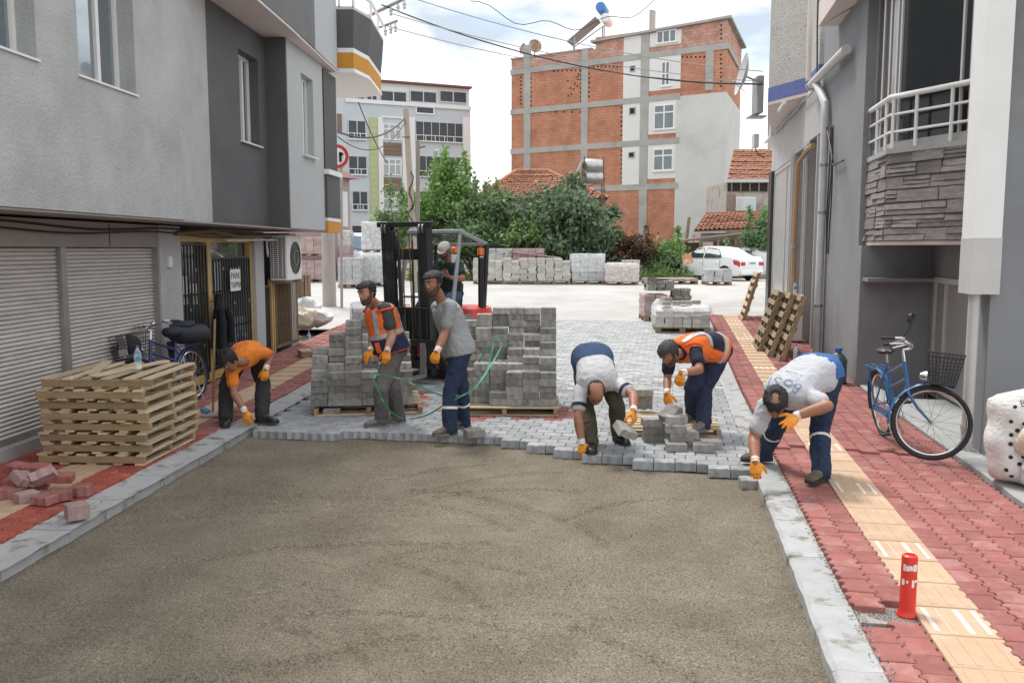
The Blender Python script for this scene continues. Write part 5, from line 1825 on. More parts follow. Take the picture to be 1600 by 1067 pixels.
# ================================================================== POLES, WIRES, SIGN
def poles():
    m_pole = mat('weathered_pole', (0.36, 0.31, 0.245), 0.95, 0.2, 5, 0.4, 30, stretch=(4, 4, 0.6))
    b, t = at(650, 389, 30), at(634, 171, 30)
    P = thing('utility_pole', 'weathered wooden pole with tangled wires left of the bright green tree', 'pole', (b.x, 30, G(30)), world=True)
    add(MB().tube([(b.x, 30, G(30) - .2), t], [.125, .10], 10), 'post', m_pole, P, smooth=True)
    add(MB().tube([t + Vector((-.12, -.12, -.95)), t + Vector((.14, -.12, -.93))], .02, 5), 'bracket', m_rust, P)
    for k, (x, z, ln) in enumerate(((.17, -2.1, 1.3), (.13, -3.2, .8), (-.14, -2.6, .6))):
        pts = [Vector((t.x + x + .08 * math.sin(i * 1.3 + k), 29.85, t.z + z - ln * i / 7)) for i in range(8)]
        add(MB().tube(pts, .022, 5), 'cable', m_black, P)
    b, t = at(652, 440, 30.4), at(653, 220, 30.4)
    P2 = thing('utility_pole', 'thin dark post close behind the weathered wooden pole', 'pole', (b.x, 30.4, G(30)), world=True)
    add(MB().tube([(b.x, 30.4, G(30) - .2), t], [.08, .07], 8), 'post', mat('thin_post', (0.24, 0.22, 0.19), 0.9, 0.15, 6, 0.2, 30), P2, smooth=True)
    add(MB().tube([t + Vector((0, 0, -.25)), t + Vector((.25, 0, -.2))], .03, 5), 'bracket', m_rust, P2)
    b = gp(515, 478)
    m_cp = mat('concrete_pole', (0.40, 0.36, 0.33), 0.95, 0.10, 4, 0.3, 40, stretch=(3, 3, .5))
    C = thing('concrete_pole', 'round concrete electricity pole standing at the end of the left pavement', 'pole', (b.x, b.y, b.z), world=True)
    add(MB().tube([(b.x, b.y, b.z - .2), (b.x, b.y, b.z + 9.6)], [.20, .14], 16), 'shaft', m_cp, C, smooth=True)
    T = Vector((b.x, b.y, 0))
    for (u0, v0, u1, v1, r) in ((500, 62, 636, -4, .05), (520, 70, 621, 33, .035)):
        p, q = at(u0, v0, b.y), at(u1, v1, b.y - 1)
        arm = add(MB().tube([p, q], r, 6), 'cross_arm', m_steel, C)
        for k in (.82, .9, .97):
            s = p.lerp(q, k)
            add(MB().lathe([(.02, -.28), (.05, -.24), (.03, -.2), (.06, -.15), (.03, -.1), (.015, 0)], s, (0, 0, 1), 8), 'insulator', m_pipe, arm)
    # overhead wires
    lab = ['thick black service cable sagging from the left pole arms to the corner house', 'thin overhead wire running highest across the brick building', 'thin pale wire crossing just above the thick cable', 'thin overhead wire crossing below the rusty dish', 'loose wire looping along the very top of the sky', 'slack wire from the left block to the wooden pole', 'thin slack wire below the other wire to the wooden pole', 'guy wire running steeply down in front of the far apartment block']
    W = [((596, 8), 24, (1192, 132), 26.5, .019, .55, m_black), ((640, -4), 24, (1192, 112), 26.5, .014, .3, m_steel), ((612, 22), 24, (1192, 128), 26.5, .012, .3, m_steel), ((600, 40), 24, (1192, 131), 26.5, .012, .35, m_steel), ((735, 2), 24, (1050, -12), 26, .011, .8, m_black), ((528, 206), 22, (632, 186), 30, .025, .35, m_black), ((528, 214), 22, (634, 190), 30, .015, .6, m_black), ((560, 160), 35, (606, 256), 41, .02, .2, m_black)]
    for (p, Y0, q, Y1, r, sag, m_), l in zip(W, lab):
        A, Bq = at(*p, Y0), at(*q, Y1)
        pts = [A.lerp(Bq, i / 24) - Vector((0, 0, sag * 4 * (i / 24) * (1 - i / 24))) for i in range(25)]
        if l.startswith('loose'):
            pts = [q_ + Vector((0, 0, .12 * math.sin(i * .9))) for i, q_ in enumerate(pts)]
        tag(add(MB().tube(pts, r, 5), 'overhead_wire', m_), l, 'wire', 'overhead wires')
    # road sign
    b = gp(534, 481)
    S = thing('road_sign', 'round red and white prohibition sign half hidden behind the corner of the left block', 'road sign', b, world=True)
    c = at(527, 245, b.y)
    add(MB().tube([b, (c.x + .1, b.y, c.z - .3), (c.x, b.y + .02, c.z + .3)], .04, 8), 'pole', m_steel, S)
    fc = Vector((c.x, b.y - .05, c.z))
    add(MB().lathe([(0, 0), (.33, 0), (.33, .02), (0, .02)], fc, (0.1, -1, 0), 32), 'disc', m_white, S)
    m_sr = mat('sign_red', (0.50, 0.03, 0.045), 0.5, 0.05, 3, 0)
    add(MB().lathe([(.235, .021), (.325, .021), (.325, .026), (.235, .026)], fc, (0.1, -1, 0), 32, True), 'red_ring', m_sr, S)
    add(MB().box(fc + Vector((.1, -.03, -.02)), (.07, .01, .26)).box(fc + Vector((.13, -.03, .06)), (.1, .01, .07)), 'symbol', m_black, S)


poles()


# ================================================================== PALLETS
def pallet_meshes(w, l, bh=0.075, th=0.019, nb=7):
    """stringers along x (w), boards along y (l)"""
    st = MB().bbox((0, 0, bh / 2 + th), (w, 0.055, bh - .001), 0.004).mesh('stringer')
    bd = MB().bbox((0, 0, th / 2), (0.085, l, th), 0.003).mesh('board')
    bw = MB().bbox((0, 0, th / 2), (0.10, l, th), 0.003).mesh('board')
    return st, bd, bw


def pallet(label, loc, rz=0.0, w=1.0, l=1.1, wood=None, nb=7, group='wooden pallets', M=None, bh=0.075, missing=(), tilt=(0, 0)):
    wood = wood or m_wood
    wy = m_wood_y if wood is m_wood else wood
    P = thing('wooden_pallet', label, 'pallet', loc, rz, group)
    if M is not None:
        P.matrix_basis = Matrix.Translation(Vector(loc)) @ M
    else:
        P.rotation_euler = (tilt[0], tilt[1], rz)
    st, bd, bw = pallet_meshes(w, l, bh)
    st.materials.append(wood)
    bd.materials.append(wy)
    bw.materials.append(wy)
    for y in (-l / 2 + .03, 0, l / 2 - .03):
        add(st, 'stringer', None, P, TR((0, y + random.uniform(-.008, .008), 0), random.uniform(-.006, .006)))
    for i in range(nb):
        x = -w / 2 + .045 + (w - .09) * i / (nb - 1)
        if i not in missing:
            add(bd if i % 2 else bw, 'board', None, P, TR((x + random.uniform(-.012, .012), random.uniform(-.012, .012), bh + .0195), random.uniform(-.015, .015)))
    for x in (-w / 2 + .05, -w / 4, 0, w / 4, w / 2 - .05):
        add(bd, 'board', None, P, TR((x, random.uniform(-.01, .01), 0.0), random.uniform(-.012, .012)))
    return P


def left_pile():
    words_ = ['lowest', 'second lowest', 'third from the bottom', 'fourth from the bottom', 'fifth from the bottom', 'sixth from the bottom', 'second from the top', 'topmost, slightly twisted']
    for k in range(8):
        dx, dy = random.uniform(-.022, .022), random.uniform(-.018, .018)
        top = k == 7
        pallet('wooden pallet in the tall pile before the shutters, ' + words_[k], (-3.80 + dx + (.03 if top else 0), 8.30 + dy + (.05 if top else 0), 0.034 + 0.1145 * 0.87 * k + 0.0), -0.05 + random.uniform(-.02, .02) + (.035 if top else 0), 1.0, 1.12, m_wood, 6, 'pallets in the left pile', bh=0.061)
    z = 0.034 + .0996 * 8
    for i, (x, y, rz, ln, lab) in enumerate(((-4.05, 8.42, .30, .95, 'loose plank lying skewed at the back of the pallet pile'), (-3.70, 8.34, -.22, 1.1, 'loose plank lying across the middle of the pallet pile'))):
        tag(add(MB().bbox((0, 0, .012), (.09, ln, .022), .003), 'loose_plank', m_wood_y, None, TR((x, y, z + .003), rz)), lab, 'plank', 'planks on the pallet pile')


left_pile()


# ---- blocks
ME_BLOCK = paver_mesh('block', 0.202, 0.165, 0.080, 0.019, 0.003, 0.007)
ME_BLOCK.materials.append(m_block)
ME_BLOCK_R = ME_BLOCK.copy()
ME_BLOCK_R.materials.clear()
ME_BLOCK_R.materials.append(m_pink)


def block_stack(label, loc, rz, H, me=None, bw=.2035, bd=.172, bh=.0815, group='stacks of paving blocks', jit=.002):
    """H[row][col]: courses, row 0 nearest to the camera; only blocks with an open side are built"""
    me = me or ME_BLOCK
    S = thing('block_stack', label, 'block stack', loc, rz, group)
    nr, nc = len(H), len(H[0])
    items = []
    for r in range(nr):
        for c in range(nc):
            for k in range(H[r][c]):
                nb = [H[r - 1][c] if r > 0 else 0, H[r][c - 1] if c > 0 else 0, H[r][c + 1] if c + 1 < nc else 0]
                if k == H[r][c] - 1 or min(nb) <= k:
                    x = (c - (nc - 1) / 2) * bw + random.uniform(-jit, jit) * 1.5 
                    y = r * bd + bd / 2 + random.uniform(-.016, .012)
                    items.append((r, TR((x, y, (k + 1) * bh), random.uniform(-.03, .03) + (math.pi if random.random() < .5 else 0), random.uniform(-.01, .01), random.uniform(-.01, .01))))
    items.sort(key=lambda t: t[0])
    for r, M in items[:300]:
        add(me, 'block', None, S, M)
    if items[300:]:
        joined([(me, M, 0) for r, M in items[300:]], 'hidden_blocks', S, [shade_attr(me.materials[0])])
    return S


def near_stacks():
    # right stack beside the man in the grey polo
    b = gp(802, 649)
    pallet('pallet carrying the tall right hand block stack', (b.x - .09, b.y + .43, 0.002), -.04 + math.pi / 2, .98, 1.30, m_wood, 7, 'pallets under the blocks', bh=.07)
    H = [[0, 0, 2, 5, 5, 5], [5, 6, 6, 6, 7, 7], [5, 6, 6, 8, 8, 9], [9, 11, 11, 10, 10, 11], [12, 13, 14, 14, 14, 14]]
    block_stack('tall stepped stack of grey paving blocks right of the man in the grey polo', (b.x - .09, b.y + .03, 0.112), -.04, H)
    # left stack behind the man in the orange vest
    b = gp(566, 648)
    pallet('pallet carrying the low left hand block stack', (b.x, b.y + .50, 0.002), .16 + math.pi / 2, 1.10, 1.30, m_wood, 7, 'pallets under the blocks', bh=.07, missing=(0,))
    H = [[4, 5, 5, 5, 4, 5], [5, 6, 7, 5, 6, 6], [7, 8, 9, 9, 7, 7], [8, 10, 11, 10, 8, 9], [0, 10, 12, 13, 9, 10], [0, 8, 11, 11, 9, 9]]
    block_stack('stepped stack of grey paving blocks behind the man in the orange vest', (b.x, b.y + .02, 0.112), .16, H)
    # loose blocks
    m = ME_BLOCK.copy()
    m.name = 'paving_block'
    L = [
        (1020, 689, 0, .05, 'grey block at the bottom of the three block pile by the crouching man'),
        (1020, 689, 1, -.1, 'grey block in the middle of the three block pile by the crouching man'),
        (1018, 689, 2, .08, 'grey block on top of the three block pile by the crouching man'),
        (1036, 682, 0, .1, 'grey block tucked behind the three block pile, lower one'),
        (1037, 682, 1, -.05, 'grey block tucked behind the three block pile, upper one'),
        (1056, 704, 0, -.04, 'grey block at the foot of the four block pile before the pallet'),
        (1059, 700, 1, .06, 'grey block second from the bottom of the four block pile'),
        (1055, 700, 2, -.05, 'grey block third from the bottom of the four block pile'),
        (1055, 698, 3, .12, 'grey block on top of the four block pile'),
        (1074, 697, 0, .2, 'grey block half hidden behind the four block pile, lower one'),
        (1073, 697, 1, .1, 'grey block half hidden behind the four block pile, upper one'),
        (1098, 705, 0, -.14, 'grey block lying in front of the flat pallet near the kerb'),
        (1110, 700, 0, -.1, 'grey block just behind the block by the flat pallet'),
        (741, 682, 0, .35, 'grey block lying by the feet of the man in the grey polo'),
        (519, 648, 0, .1, 'grey block pushed under the left hand block pallet'),
    ]
    for u, v, k, rz, lab in L:
        q = gp(u, v)
        tag(add(m, 'paving_block', None, None, TR((q.x, q.y, .081 * (k + 1) + .002), rz)), lab, 'paving block', 'loose grey paving blocks')
    q = gp(1006, 643, 0.1)
    M = Euler((R(90), 0, R(8))).to_matrix().to_4x4()
    tag(add(m, 'paving_block', None, None, Matrix.Translation((q.x, q.y - .04, .12 + .084)) @ M), 'grey block standing on edge on the flat pallet behind the crouching man', 'paving block', 'loose grey paving blocks')
    tag(add(m, 'paving_block', None, None, TR((q.x - .01, q.y, .12 + .17 + .082), .1)), 'grey block laid across the block standing on edge', 'paving block', 'loose grey paving blocks')
    # flat pallet under the man in navy overalls
    b = gp(1035, 668)
    P = pallet('low empty pallet lying on the new paving under the man in navy trousers', (b.x, b.y, 0.003), math.pi / 2 + FR.rz * .4 - .02, .98, 1.16, m_wood, 7, 'pallets under the blocks', bh=.06)
    # chips of a pallet further left
    b = gp(488, 556, .03)
    pallet('small broken pallet end lying left of the stepped block stack', (b.x, b.y, b.z + .004), .4, .45, .4, m_wood, 4, bh=.07)
    # broken red blocks heaped on the left pavement
    RB = [(18, 776, 0, .2, 0), (42, 782, .0, .9, 0), (70, 786, 0, -.3, 0), (96, 780, 0, .5, 0), (126, 773, 0, .1, 0), (56, 762, .0, .3, 0), (24, 760, 0.0, .1, 0), (42, 772, .066, 1.2, .5), (68, 768, .064, .4, -.6), (96, 764, .06, .2, .1), (30, 752, .06, -.2, .15), (62, 752, .06, .15, .1), (121, 809, 0, .7, .0)]
    lab = ['broken red block at the near left of the heap on the left pavement', 'broken red block at the foot of the heap showing a grey broken face', 'broken red block in the middle of the near row of the heap', 'upright red block in front of the pale broken block', 'red block at the right end of the heap beside the tactile strip', 'red block buried at the back of the heap', 'long red block at the back left of the heap', 'pale pink block tilted on top of the heap', 'grey faced broken block leaning in the middle of the heap', 'red block lying flat on the right of the heap top', 'dusty red block bridging the back left of the heap', 'dusty red block topping the back of the heap', 'single pale red block lying by itself on the left kerb']
    mr = paver_mesh('red_block', .19, .15, .062, .012, .003, .008)
    mr.materials.append(m_red)
    mp = mr.copy()
    mp.materials.clear()
    mp.materials.append(m_pink)
    for i, (u, v, dz, rz, tl) in enumerate(RB):
        q = gp(u, v, .04)
        sc = (random.uniform(.75, 1.05), random.uniform(.7, 1.0), random.uniform(1, 1.35))
        if i == 12:
            sc = (.8, .8, 1.8)
        M = Matrix.Translation((q.x, q.y, q.z + dz + .062 * sc[2] + abs(tl) * .05)) @ Euler((tl, tl * .6, rz)).to_matrix().to_4x4() @ Matrix.Diagonal((*sc, 1))
        tag(add(mp if i in (1, 7, 8, 12) else mr, 'red_block', None, None, M), lab[i], 'paving block', 'broken red blocks on the left')
    grit((gp(70, 790).x, gp(70, 790).y, .035), .5, .35, 90, 'brick_crumbs', m_red)


near_stacks()


def packed(label, u0, u1, vb, Y, hgt, depth, me_mat, rows=None, film=None, rz=0.0, wave=True, loose=0, name='pallet_load', zoff=0.0, pal=True, bh=.098, bw=.3):
    """a palletised load far off: pallet, courses of blocks (joined: a few pixels each) and perhaps stretch film"""
    x0, x1 = at(u0, 389, Y).x, at(u1, 389, Y).x
    w = x1 - x0
    S = thing(name, label, 'pallet load', ((x0 + x1) / 2, Y + depth / 2, G(Y) + zoff), rz, 'palletised paving blocks')
    z0 = 0.0
    if pal:
        g = MB()
        for y in (-depth / 2 + .05, 0, depth / 2 - .05):
            for x in (-w / 2 + .06, 0, w / 2 - .06):
                g.box((x, y, .06), (.12, .1, .075))
            g.box((0, y, .01), (w, .1, .018))
        for i in range(6):
            g.box((0, -depth / 2 + .06 + (depth - .12) * i / 5, .11), (w, .09, .02))
        add(g, 'pallet', m_wood_old, S)
        z0 = .122
    items = []
    k = 0
    nc = max(2, round(w / bw))
    nd = max(2, round(depth / .17))
    tops = [random.choice([0, 0, -1, 0]) if loose else 0 for _ in range(nc)]
    nrow = max(1, int((hgt - z0) / bh))
    while k < nrow:
        for c in range(nc):
            if k >= nrow + tops[c]:
                continue
            for r in range(nd):
                if 0 < c < nc - 1 and 0 < r < nd - 1 and k < nrow - 2:
                    continue
                x = -w / 2 + w * (c + .5) / nc + random.uniform(-.01, .01) * (3 if loose else 1)
                y = -depth / 2 + depth * (r + .5) / nd + random.uniform(-.012, .012) * (2 if loose else 1)
                items.append((ME_FAR, TR((x, y, z0 + bh * (k + 1)), random.uniform(-.04, .04), 0, 0, (w / nc / .2 * .97, depth / nd / .17 * .97, bh / .08)), 0))
        k += 1
    joined(items, 'blocks', S, [shade_attr(me_mat, .82, 1.14)])
    if film:
        f = MB().bbox((0, 0, z0 + (hgt - z0) * film[0] + (hgt - z0) * (film[1] - film[0]) / 2), (w + .06, depth + .06, (hgt - z0) * (film[1] - film[0]) + .05), .04)
        me = f.mesh('film')
        bm = bmesh.new()
        bm.from_mesh(me)
        bmesh.ops.subdivide_edges(bm, edges=bm.edges[:], cuts=6, use_grid_fill=True)
        for v in bm.verts:
            v.co += Vector(noise.noise_vector(v.co * 4 + Vector((Y, u0, 0)))) * .025
        bm.to_mesh(me)
        bm.free()
        add(me, 'stretch_film', m_film, S)
    return S


def far_loads():
    global ME_FAR
    g = MB().bbox((0, 0, -.04), (.2, .17, .08), .006)
    ME_FAR = g.mesh('far_block')
    ME_FAR.materials.append(m_block)
    m_cream = mat('dusty_cream_block', (0.50, 0.48, 0.44), 0.95, 0.15, 6, 0.3, 30)
    m_grey = mat('dusty_grey_block', (0.45, 0.455, 0.455), 0.95, 0.15, 6, 0.3, 30)
    m_rose = mat('dusty_rose_block', (0.42, 0.315, 0.30), 0.95, 0.15, 6, 0.3, 30)
    m_peach = mat('peach_block', (0.52, 0.37, 0.31), 0.95, 0.12, 6, 0.3, 30)
    packed('cream block load in the far row, the one nearest the forklift post', 739, 785, 446, 34.2, 1.06, 1.1, m_cream, loose=1)
    packed('cream block load in the far row, second from the forklift post', 786, 838, 446, 34, 1.08, 1.1, m_cream, loose=1)
    packed('cream block load in the far row, just left of the grey wrapped load', 839.5, 892, 446, 34, 1.05, 1.1, m_cream, loose=1)
    packed('tall grey block load wrapped in clear film in the far row', 894, 945, 446, 34, 1.14, 1.2, m_grey, film=(.35, 1.02))
    packed('low peach block load under white film at the right end of the far row', 947, 998, 446, 33.6, .78, 1.1, m_peach, film=(.0, 1.04))
    packed('grey block load behind the low peach load', 952, 1000, 440, 36, .95, 1.0, m_grey, loose=1)
    packed('pale block load standing behind the cream loads', 750, 800, 440, 36.5, 1.42, 1.0, m_grey, loose=1)
    packed('pale block load with red blocks on top behind the cream loads', 801, 850, 440, 36.5, 1.40, 1.0, m_rose, loose=1)
    # flat boards and red blocks lying over the loads
    c = at(835, 398, 36.6)
    tag(add(MB().bbox((0, 0, 0), (2.2, .5, .05), .006, Euler((0, R(7), R(4))).to_matrix()), 'plank', m_pink, None, Matrix.Translation((c.x, 36.6, c.z))), 'long pinkish board sloping over the loads in the far row', 'plank')
    # group at the end of the left pavement
    packed('lower rose block load behind the concrete pole', 466, 503, 436, 36, 1.0, 1.1, m_rose)
    packed('upper rose block load stacked behind the concrete pole', 464, 503, 436, 36, .85, 1.1, m_rose, zoff=1.06)
    packed('narrow rose block load right of the concrete pole', 529, 546, 436, 37.5, 2.1, 1.0, m_rose, film=(.7, 1.02))
    packed('grey block load with visible steel straps right of the concrete pole', 527, 561, 448, 32, 1.15, 1.1, m_grey)
    packed('lower wrapped grey load left of the forklift mast', 563, 607, 446, 33, 1.2, 1.1, m_grey, film=(0, 1.02))
    packed('upper wrapped grey load stacked left of the forklift mast', 566, 606, 446, 33.1, 1.12, 1.0, m_grey, zoff=1.26, film=(.0, 1.02))
    # loads standing at the near edge of the open yard
    packed('rose block load with dark grey blocks on top behind the wrapped load', 1008, 1044, 508, 20.9, .72, .9, m_rose, bh=.075)
    b = at(1008, 470, 21)
    x0, x1 = at(1013, 389, 21).x, at(1082, 389, 21).x
    S = thing('block_heap', 'dark grey blocks heaped on and beside the rose load at the yard edge', 'block stack', ((x0 + x1) / 2, 21.35, G(21)))
    for i in range(46):
        c = i % 5
        me = ME_BLOCK
        zz = .73 + .082 * (i // 15 + 1) if c < 3 else .62 + .082 * (i // 15)
        add(me, 'block', None, S, TR((-.45 + .21 * c + random.uniform(-.03, .03), -.35 + .19 * ((i // 5) % 3) + random.uniform(-.03, .03), zz), random.uniform(-.3, .3), random.uniform(-.05, .05)))
    c = at(1032, 436, 21.3)
    tag(add(MB().lathe([(.13, 0), (.20, .0), (.22, .05), (.20, .1), (.13, .1), (.12, .05)], (0, 0, 0), (0, 0, 1), 20, True), 'tyre', m_rubber, None, Matrix.Translation((c.x, 21.3, c.z - .1))), 'old black tyre lying on top of the dark grey blocks', 'tyre')
    packed('second rose load under the dark blocks, mostly hidden by the wrapped load', 1046, 1082, 508, 21.2, .60, .9, m_rose, bh=.075, name='pallet_load')
    packed('wide pale block load with crumpled film over its top at the yard edge', 1031, 1116, 523, 18.6, .56, 1.15, m_cream, rz=-.10, bh=.088, bw=.2)
    b = at(1075, 480, 18.7)
    f = MB()
    n, mm = 22, 16
    x0 = at(1031, 389, 18.6).x
    w = at(1116, 389, 18.6).x - x0
    for j in range(mm + 1):
        for i in range(n + 1):
            s, t = i / n, j / mm
            x, y = -.04 + (w + .12) * s, -.04 + 1.22 * t
            e = min(s, 1 - s, t, 1 - t)
            z = .57 + .05 * noise.noise(Vector((x * 4, y * 4, 1))) + .02 * noise.noise(Vector((x * 11, y * 11, 5))) - (.20 if e < .01 else (.05 if e < .07 else 0))
            if s > .65:
                z += .04 * (s - .65) * 3
            f.v.append((x - w / 2 + .03 * noise.noise(Vector((z * 9, y * 3, s))), y - .55, z))
    f.f = [(j * (n + 1) + i, j * (n + 1) + i + 1, (j + 1) * (n + 1) + i + 1, (j + 1) * (n + 1) + i) for j in range(mm) for i in range(n)]
    fo = add(f, 'film_sheet', clear('crumpled_film', (0.84, 0.84, 0.83), .62, .2), None, TR((x0 + w / 2, 18.6 + .575, G(18.6)), -.10), smooth=True)
    tag(fo, 'crumpled white plastic film lying over the wide pale block load', 'plastic film')
    g = MB().ell((0, 0, .32), (.15, .2, .34), None, 12, 9)
    for i, v in enumerate(g.v):
        g.v[i] = tuple(Vector(v) + Vector(noise.noise_vector(Vector(v) * 7)) * .06)
    c = gp(1027, 512)
    tag(add(g, 'film_bunch', m_film, None, Matrix.Translation((c.x, c.y, c.z)), smooth=True), 'bunched clear film hanging at the left end of the wide pale load', 'plastic film')
    for i, (dx, dy, k, rz, l) in enumerate(((-.40, -.30, 0, .1, 'pale block on the film at the left end of the wide load, lower'), (-.36, -.12, 1, .5, 'pale block on the film at the left end of the wide load, upper'), (-.12, -.1, 0, .1, 'pale block in the middle of the film covered load'), (.1, -.06, 0, 0, 'pale block right of the middle on the film covered load'), (.32, .1, 0, .2, 'pale block near the right end of the film covered load'))):
        tag(add(ME_PALE, 'paving_block', None, None, TR((x0 + w / 2 + dx, 18.6 + .45 + dy, G(18.6) + .68 + .082 * k), rz)), l, 'paving block', 'pale blocks on the film')
    packed('small loose block load in front of the white car', 1104, 1145, 446, 33.5, .62, .8, m_grey, loose=1)
    packed('flat nearly empty red pallet left of the white car', 1050, 1092, 445, 34, .24, 1.0, m_rose)
    packed('low flat red load between the weeds and the car', 1008, 1048, 446, 34, .2, .8, m_rose)
    c = at(1074, 405, 36)
    tag(add(MB().bbox((0, 0, 0), (.42, .05, .42), .006, Euler((R(-15), R(-12), R(10))).to_matrix()), 'orange_board', mat('orange_board', (0.5, 0.24, 0.12), 0.8, 0.3, 3, 0.1, col2=(.55, .42, .3), c2=(.5, .6), s2=3), None, Matrix.Translation((c.x, 36, c.z))), 'square orange board propped in front of the bonnet of the white car', 'board')
    # wrapped cream load between the left stack and the forklift
    packed('cream load under loose white plastic behind the man in the orange vest', 541, 588, 540, 14.2, .93, .9, m_cream, film=(.5, 1.08), rz=.2)


ME_PALE = ME_BLOCK.copy()
ME_PALE.materials.clear()
ME_PALE.materials.append(mat('pale_block', (0.40, 0.38, 0.345), 0.95, 0.12, 12, 0.5, 90, rand=.1))
far_loads()


def leaning_pallets():
    for i, (u, v, ang, lab) in enumerate(((1183, 549, 72, 'brown pallet leaning on the shopfront, left one of the three together'), (1200, 556, 72, 'brown pallet leaning on the shopfront, middle one of the three together'), (1218, 563, 73, 'brown pallet leaning on the shopfront, right one of the three nearest the gas box'))):
        b = gp(u, v, .075)
        M = Matrix.Rotation(FR.rz, 4, 'Z') @ Matrix.Rotation(-R(ang), 4, 'Y') @ Matrix.Translation((.56, .5, -.1))
        pallet(lab, b, 0, 1.15, 1.0, m_wood_old, 7, 'leaning pallets', M, bh=.07)
    b = gp(1160, 499, .075)
    M = Matrix.Rotation(FR.rz, 4, 'Z') @ Matrix.Rotation(-R(74), 4, 'Y') @ Matrix.Translation((.56, .5, -.1))
    pallet('single brown pallet leaning upright on the far corner of the shop', b, 0, 1.2, 1.0, m_wood, 7, 'leaning pallets', M, bh=.07)
    b = gp(464, 490, .03)
    M = Matrix.Rotation(R(8), 4, 'Z') @ Matrix.Rotation(R(84), 4, 'X') @ Matrix.Translation((.15, .5, -.1))
    pallet('reddish pallet standing upright by the far end of the left block', b, 0, .42, 1.0, m_wood_old, 6, 'leaning pallets', M, bh=.07)


leaning_pallets()


def sack(name, label, c, r, m, seed=0, rz=0.0, cat='sack', flop=.12, group=None, box=3.2):
    g = MB()
    rings = []
    for j in range(15):
        t = j / 14
        z = r[2] * 2 * t
        k = (1 - abs(2 * t - 1) ** box) ** .5 if 0 < t < 1 else .05
        ring = []
        for i in range(24):
            th = 2 * math.pi * i / 24
            cx, sx = math.cos(th), math.sin(th)
            q = Vector((r[0] * k * math.copysign(abs(cx) ** .75, cx), r[1] * k * math.copysign(abs(sx) ** .75, sx), z))
            q += Vector(noise.noise_vector(q * 5 + Vector((seed, 0, 0)))) * flop * .5 + Vector(noise.noise_vector(q * 13 + Vector((seed, 3, 0)))) * flop * .16
            ring.append(q)
        rings.append(ring)
    g.loft(rings)
    zmin = min(v[2] for v in g.v)
    g.v = [(v[0], v[1], v[2] - zmin) for v in g.v]
    T = thing(name, label, cat, c, rz, group)
    o = add(g, 'bag', m, T, smooth=True)
    return T, g


m_sack = mat('woven_sack', (0.66, 0.66, 0.65), 0.6, 0.06, 8, 0.5, 30, bdist=.02)
m_sack_cream = mat('cream_sack', (0.60, 0.53, 0.43), 0.8, 0.08, 8, 0.5, 30, bdist=.02)


def sacks():
    c = gp(1590, 764, .06)
    T, g = sack('printed_sack', 'tall white sack dotted with black discs against the near right wall', (c.x + .13, c.y + .15, .058), (.29, .20, .405), m_sack, 3, flop=.10, box=7)
    bv = BVHTree.FromPolygons(g.v, g.f)
    for (x, z) in ((-.2, .68), (-.12, .71), (-.06, .66), (-.22, .56), (-.13, .55), (-.17, .49), (-.21, .45), (-.22, .38), (-.16, .33), (-.12, .36), (-.21, .27), (-.15, .22), (-.12, .28), (-.23, .16), (-.19, .11), (-.04, .18), (.05, .25)):
        h = bv.ray_cast(Vector((x, -2, z)), Vector((0, 1, 0)))
        if h[0]:
            add(MB().lathe([(0, .006), (.011, .006), (.017, .002), (.018, -.004), (0, -.004)], h[0], h[1], 10), 'black_disc', m_rubber, T)
    for tx, x0, z0, s in (('BONCU', -.17, .69, .07), ('S 4', -.07, .61, .065)):
        me_o = text_part(tx, T, m_stucco_dark, TR((x0, 0, z0), 0, R(90)), s, depth=0)
        for v in me_o.data.vertices:
            h = bv.ray_cast(Vector((x0 + v.co.x, -2, z0 + v.co.y)), Vector((0, 1, 0)))
            y = h[0].y if h[0] else -.2
            v.co = Vector((v.co.x, v.co.y, -(y - .004)))
    sack('cloth_sack', 'cream cloth bundle resting in front of the dotted sack', (c.x + .14, c.y - .10, .30), (.22, .17, .15), m_sack_cream, 8, .3)
    sack('white_sack', 'crumpled white sack at the foot of the dotted sack', (c.x + .18, c.y - .13, .058), (.22, .16, .135), m_sack, 11, .2)
    for u, v, r, s, l in ((472, 516, (.32, .3, .24), 21, 'lumpy cream rubbish sack at the end of the iron panel'), (492, 513, (.38, .3, .2), 23, 'white rubbish sack right of the cream sack on the left pavement'), (480, 500, (.3, .25, .28), 27, 'small white sack behind the other rubbish sacks')):
        b = gp(u, v, .03)
        sack('rubbish_sack', l, b, r, m_sack if s != 21 else m_sack_cream, s, flop=.2, group='rubbish sacks')


sacks()


def bottle(label, c, r, h, m_cap, big=False, name='water_bottle'):
    T = thing(name, label, 'bottle', c, random.uniform(0, 3))
    prof = [(0, .0), (r * .85, 0), (r, h * .05)] + [(r * (1 - .05 * (i % 2)), h * (.08 + .05 * i)) for i in range(11)] + [(r, h * .66), (r * .75, h * .78), (r * .34, h * .87), (r * .32, h * .93), (0, h * .93)]
    add(MB().lathe(prof, n=18), 'body', mat('big_bottle_plastic', (0.06, 0.10, 0.13), 0.12, 0.1, 6, 0.1, spec=.8) if big else m_clear, T, smooth=True)
    add(MB().lathe([(r * .4, h * .925), (r * .42, h * .93), (r * .42, h), (0, h)], n=14), 'cap', m_cap, T)
    if not big:
        add(MB().lathe([(r * 1.02, h * .4), (r * 1.03, h * .41), (r * 1.03, h * .62), (r * 1.02, h * .63)], n=18), 'wrapper', mat('blue_wrapper', (0.05, 0.28, 0.48), 0.4, 0.25, 9, 0.0, col2=(.6, .7, .75), c2=(.5, .55), s2=14), T)
    return T


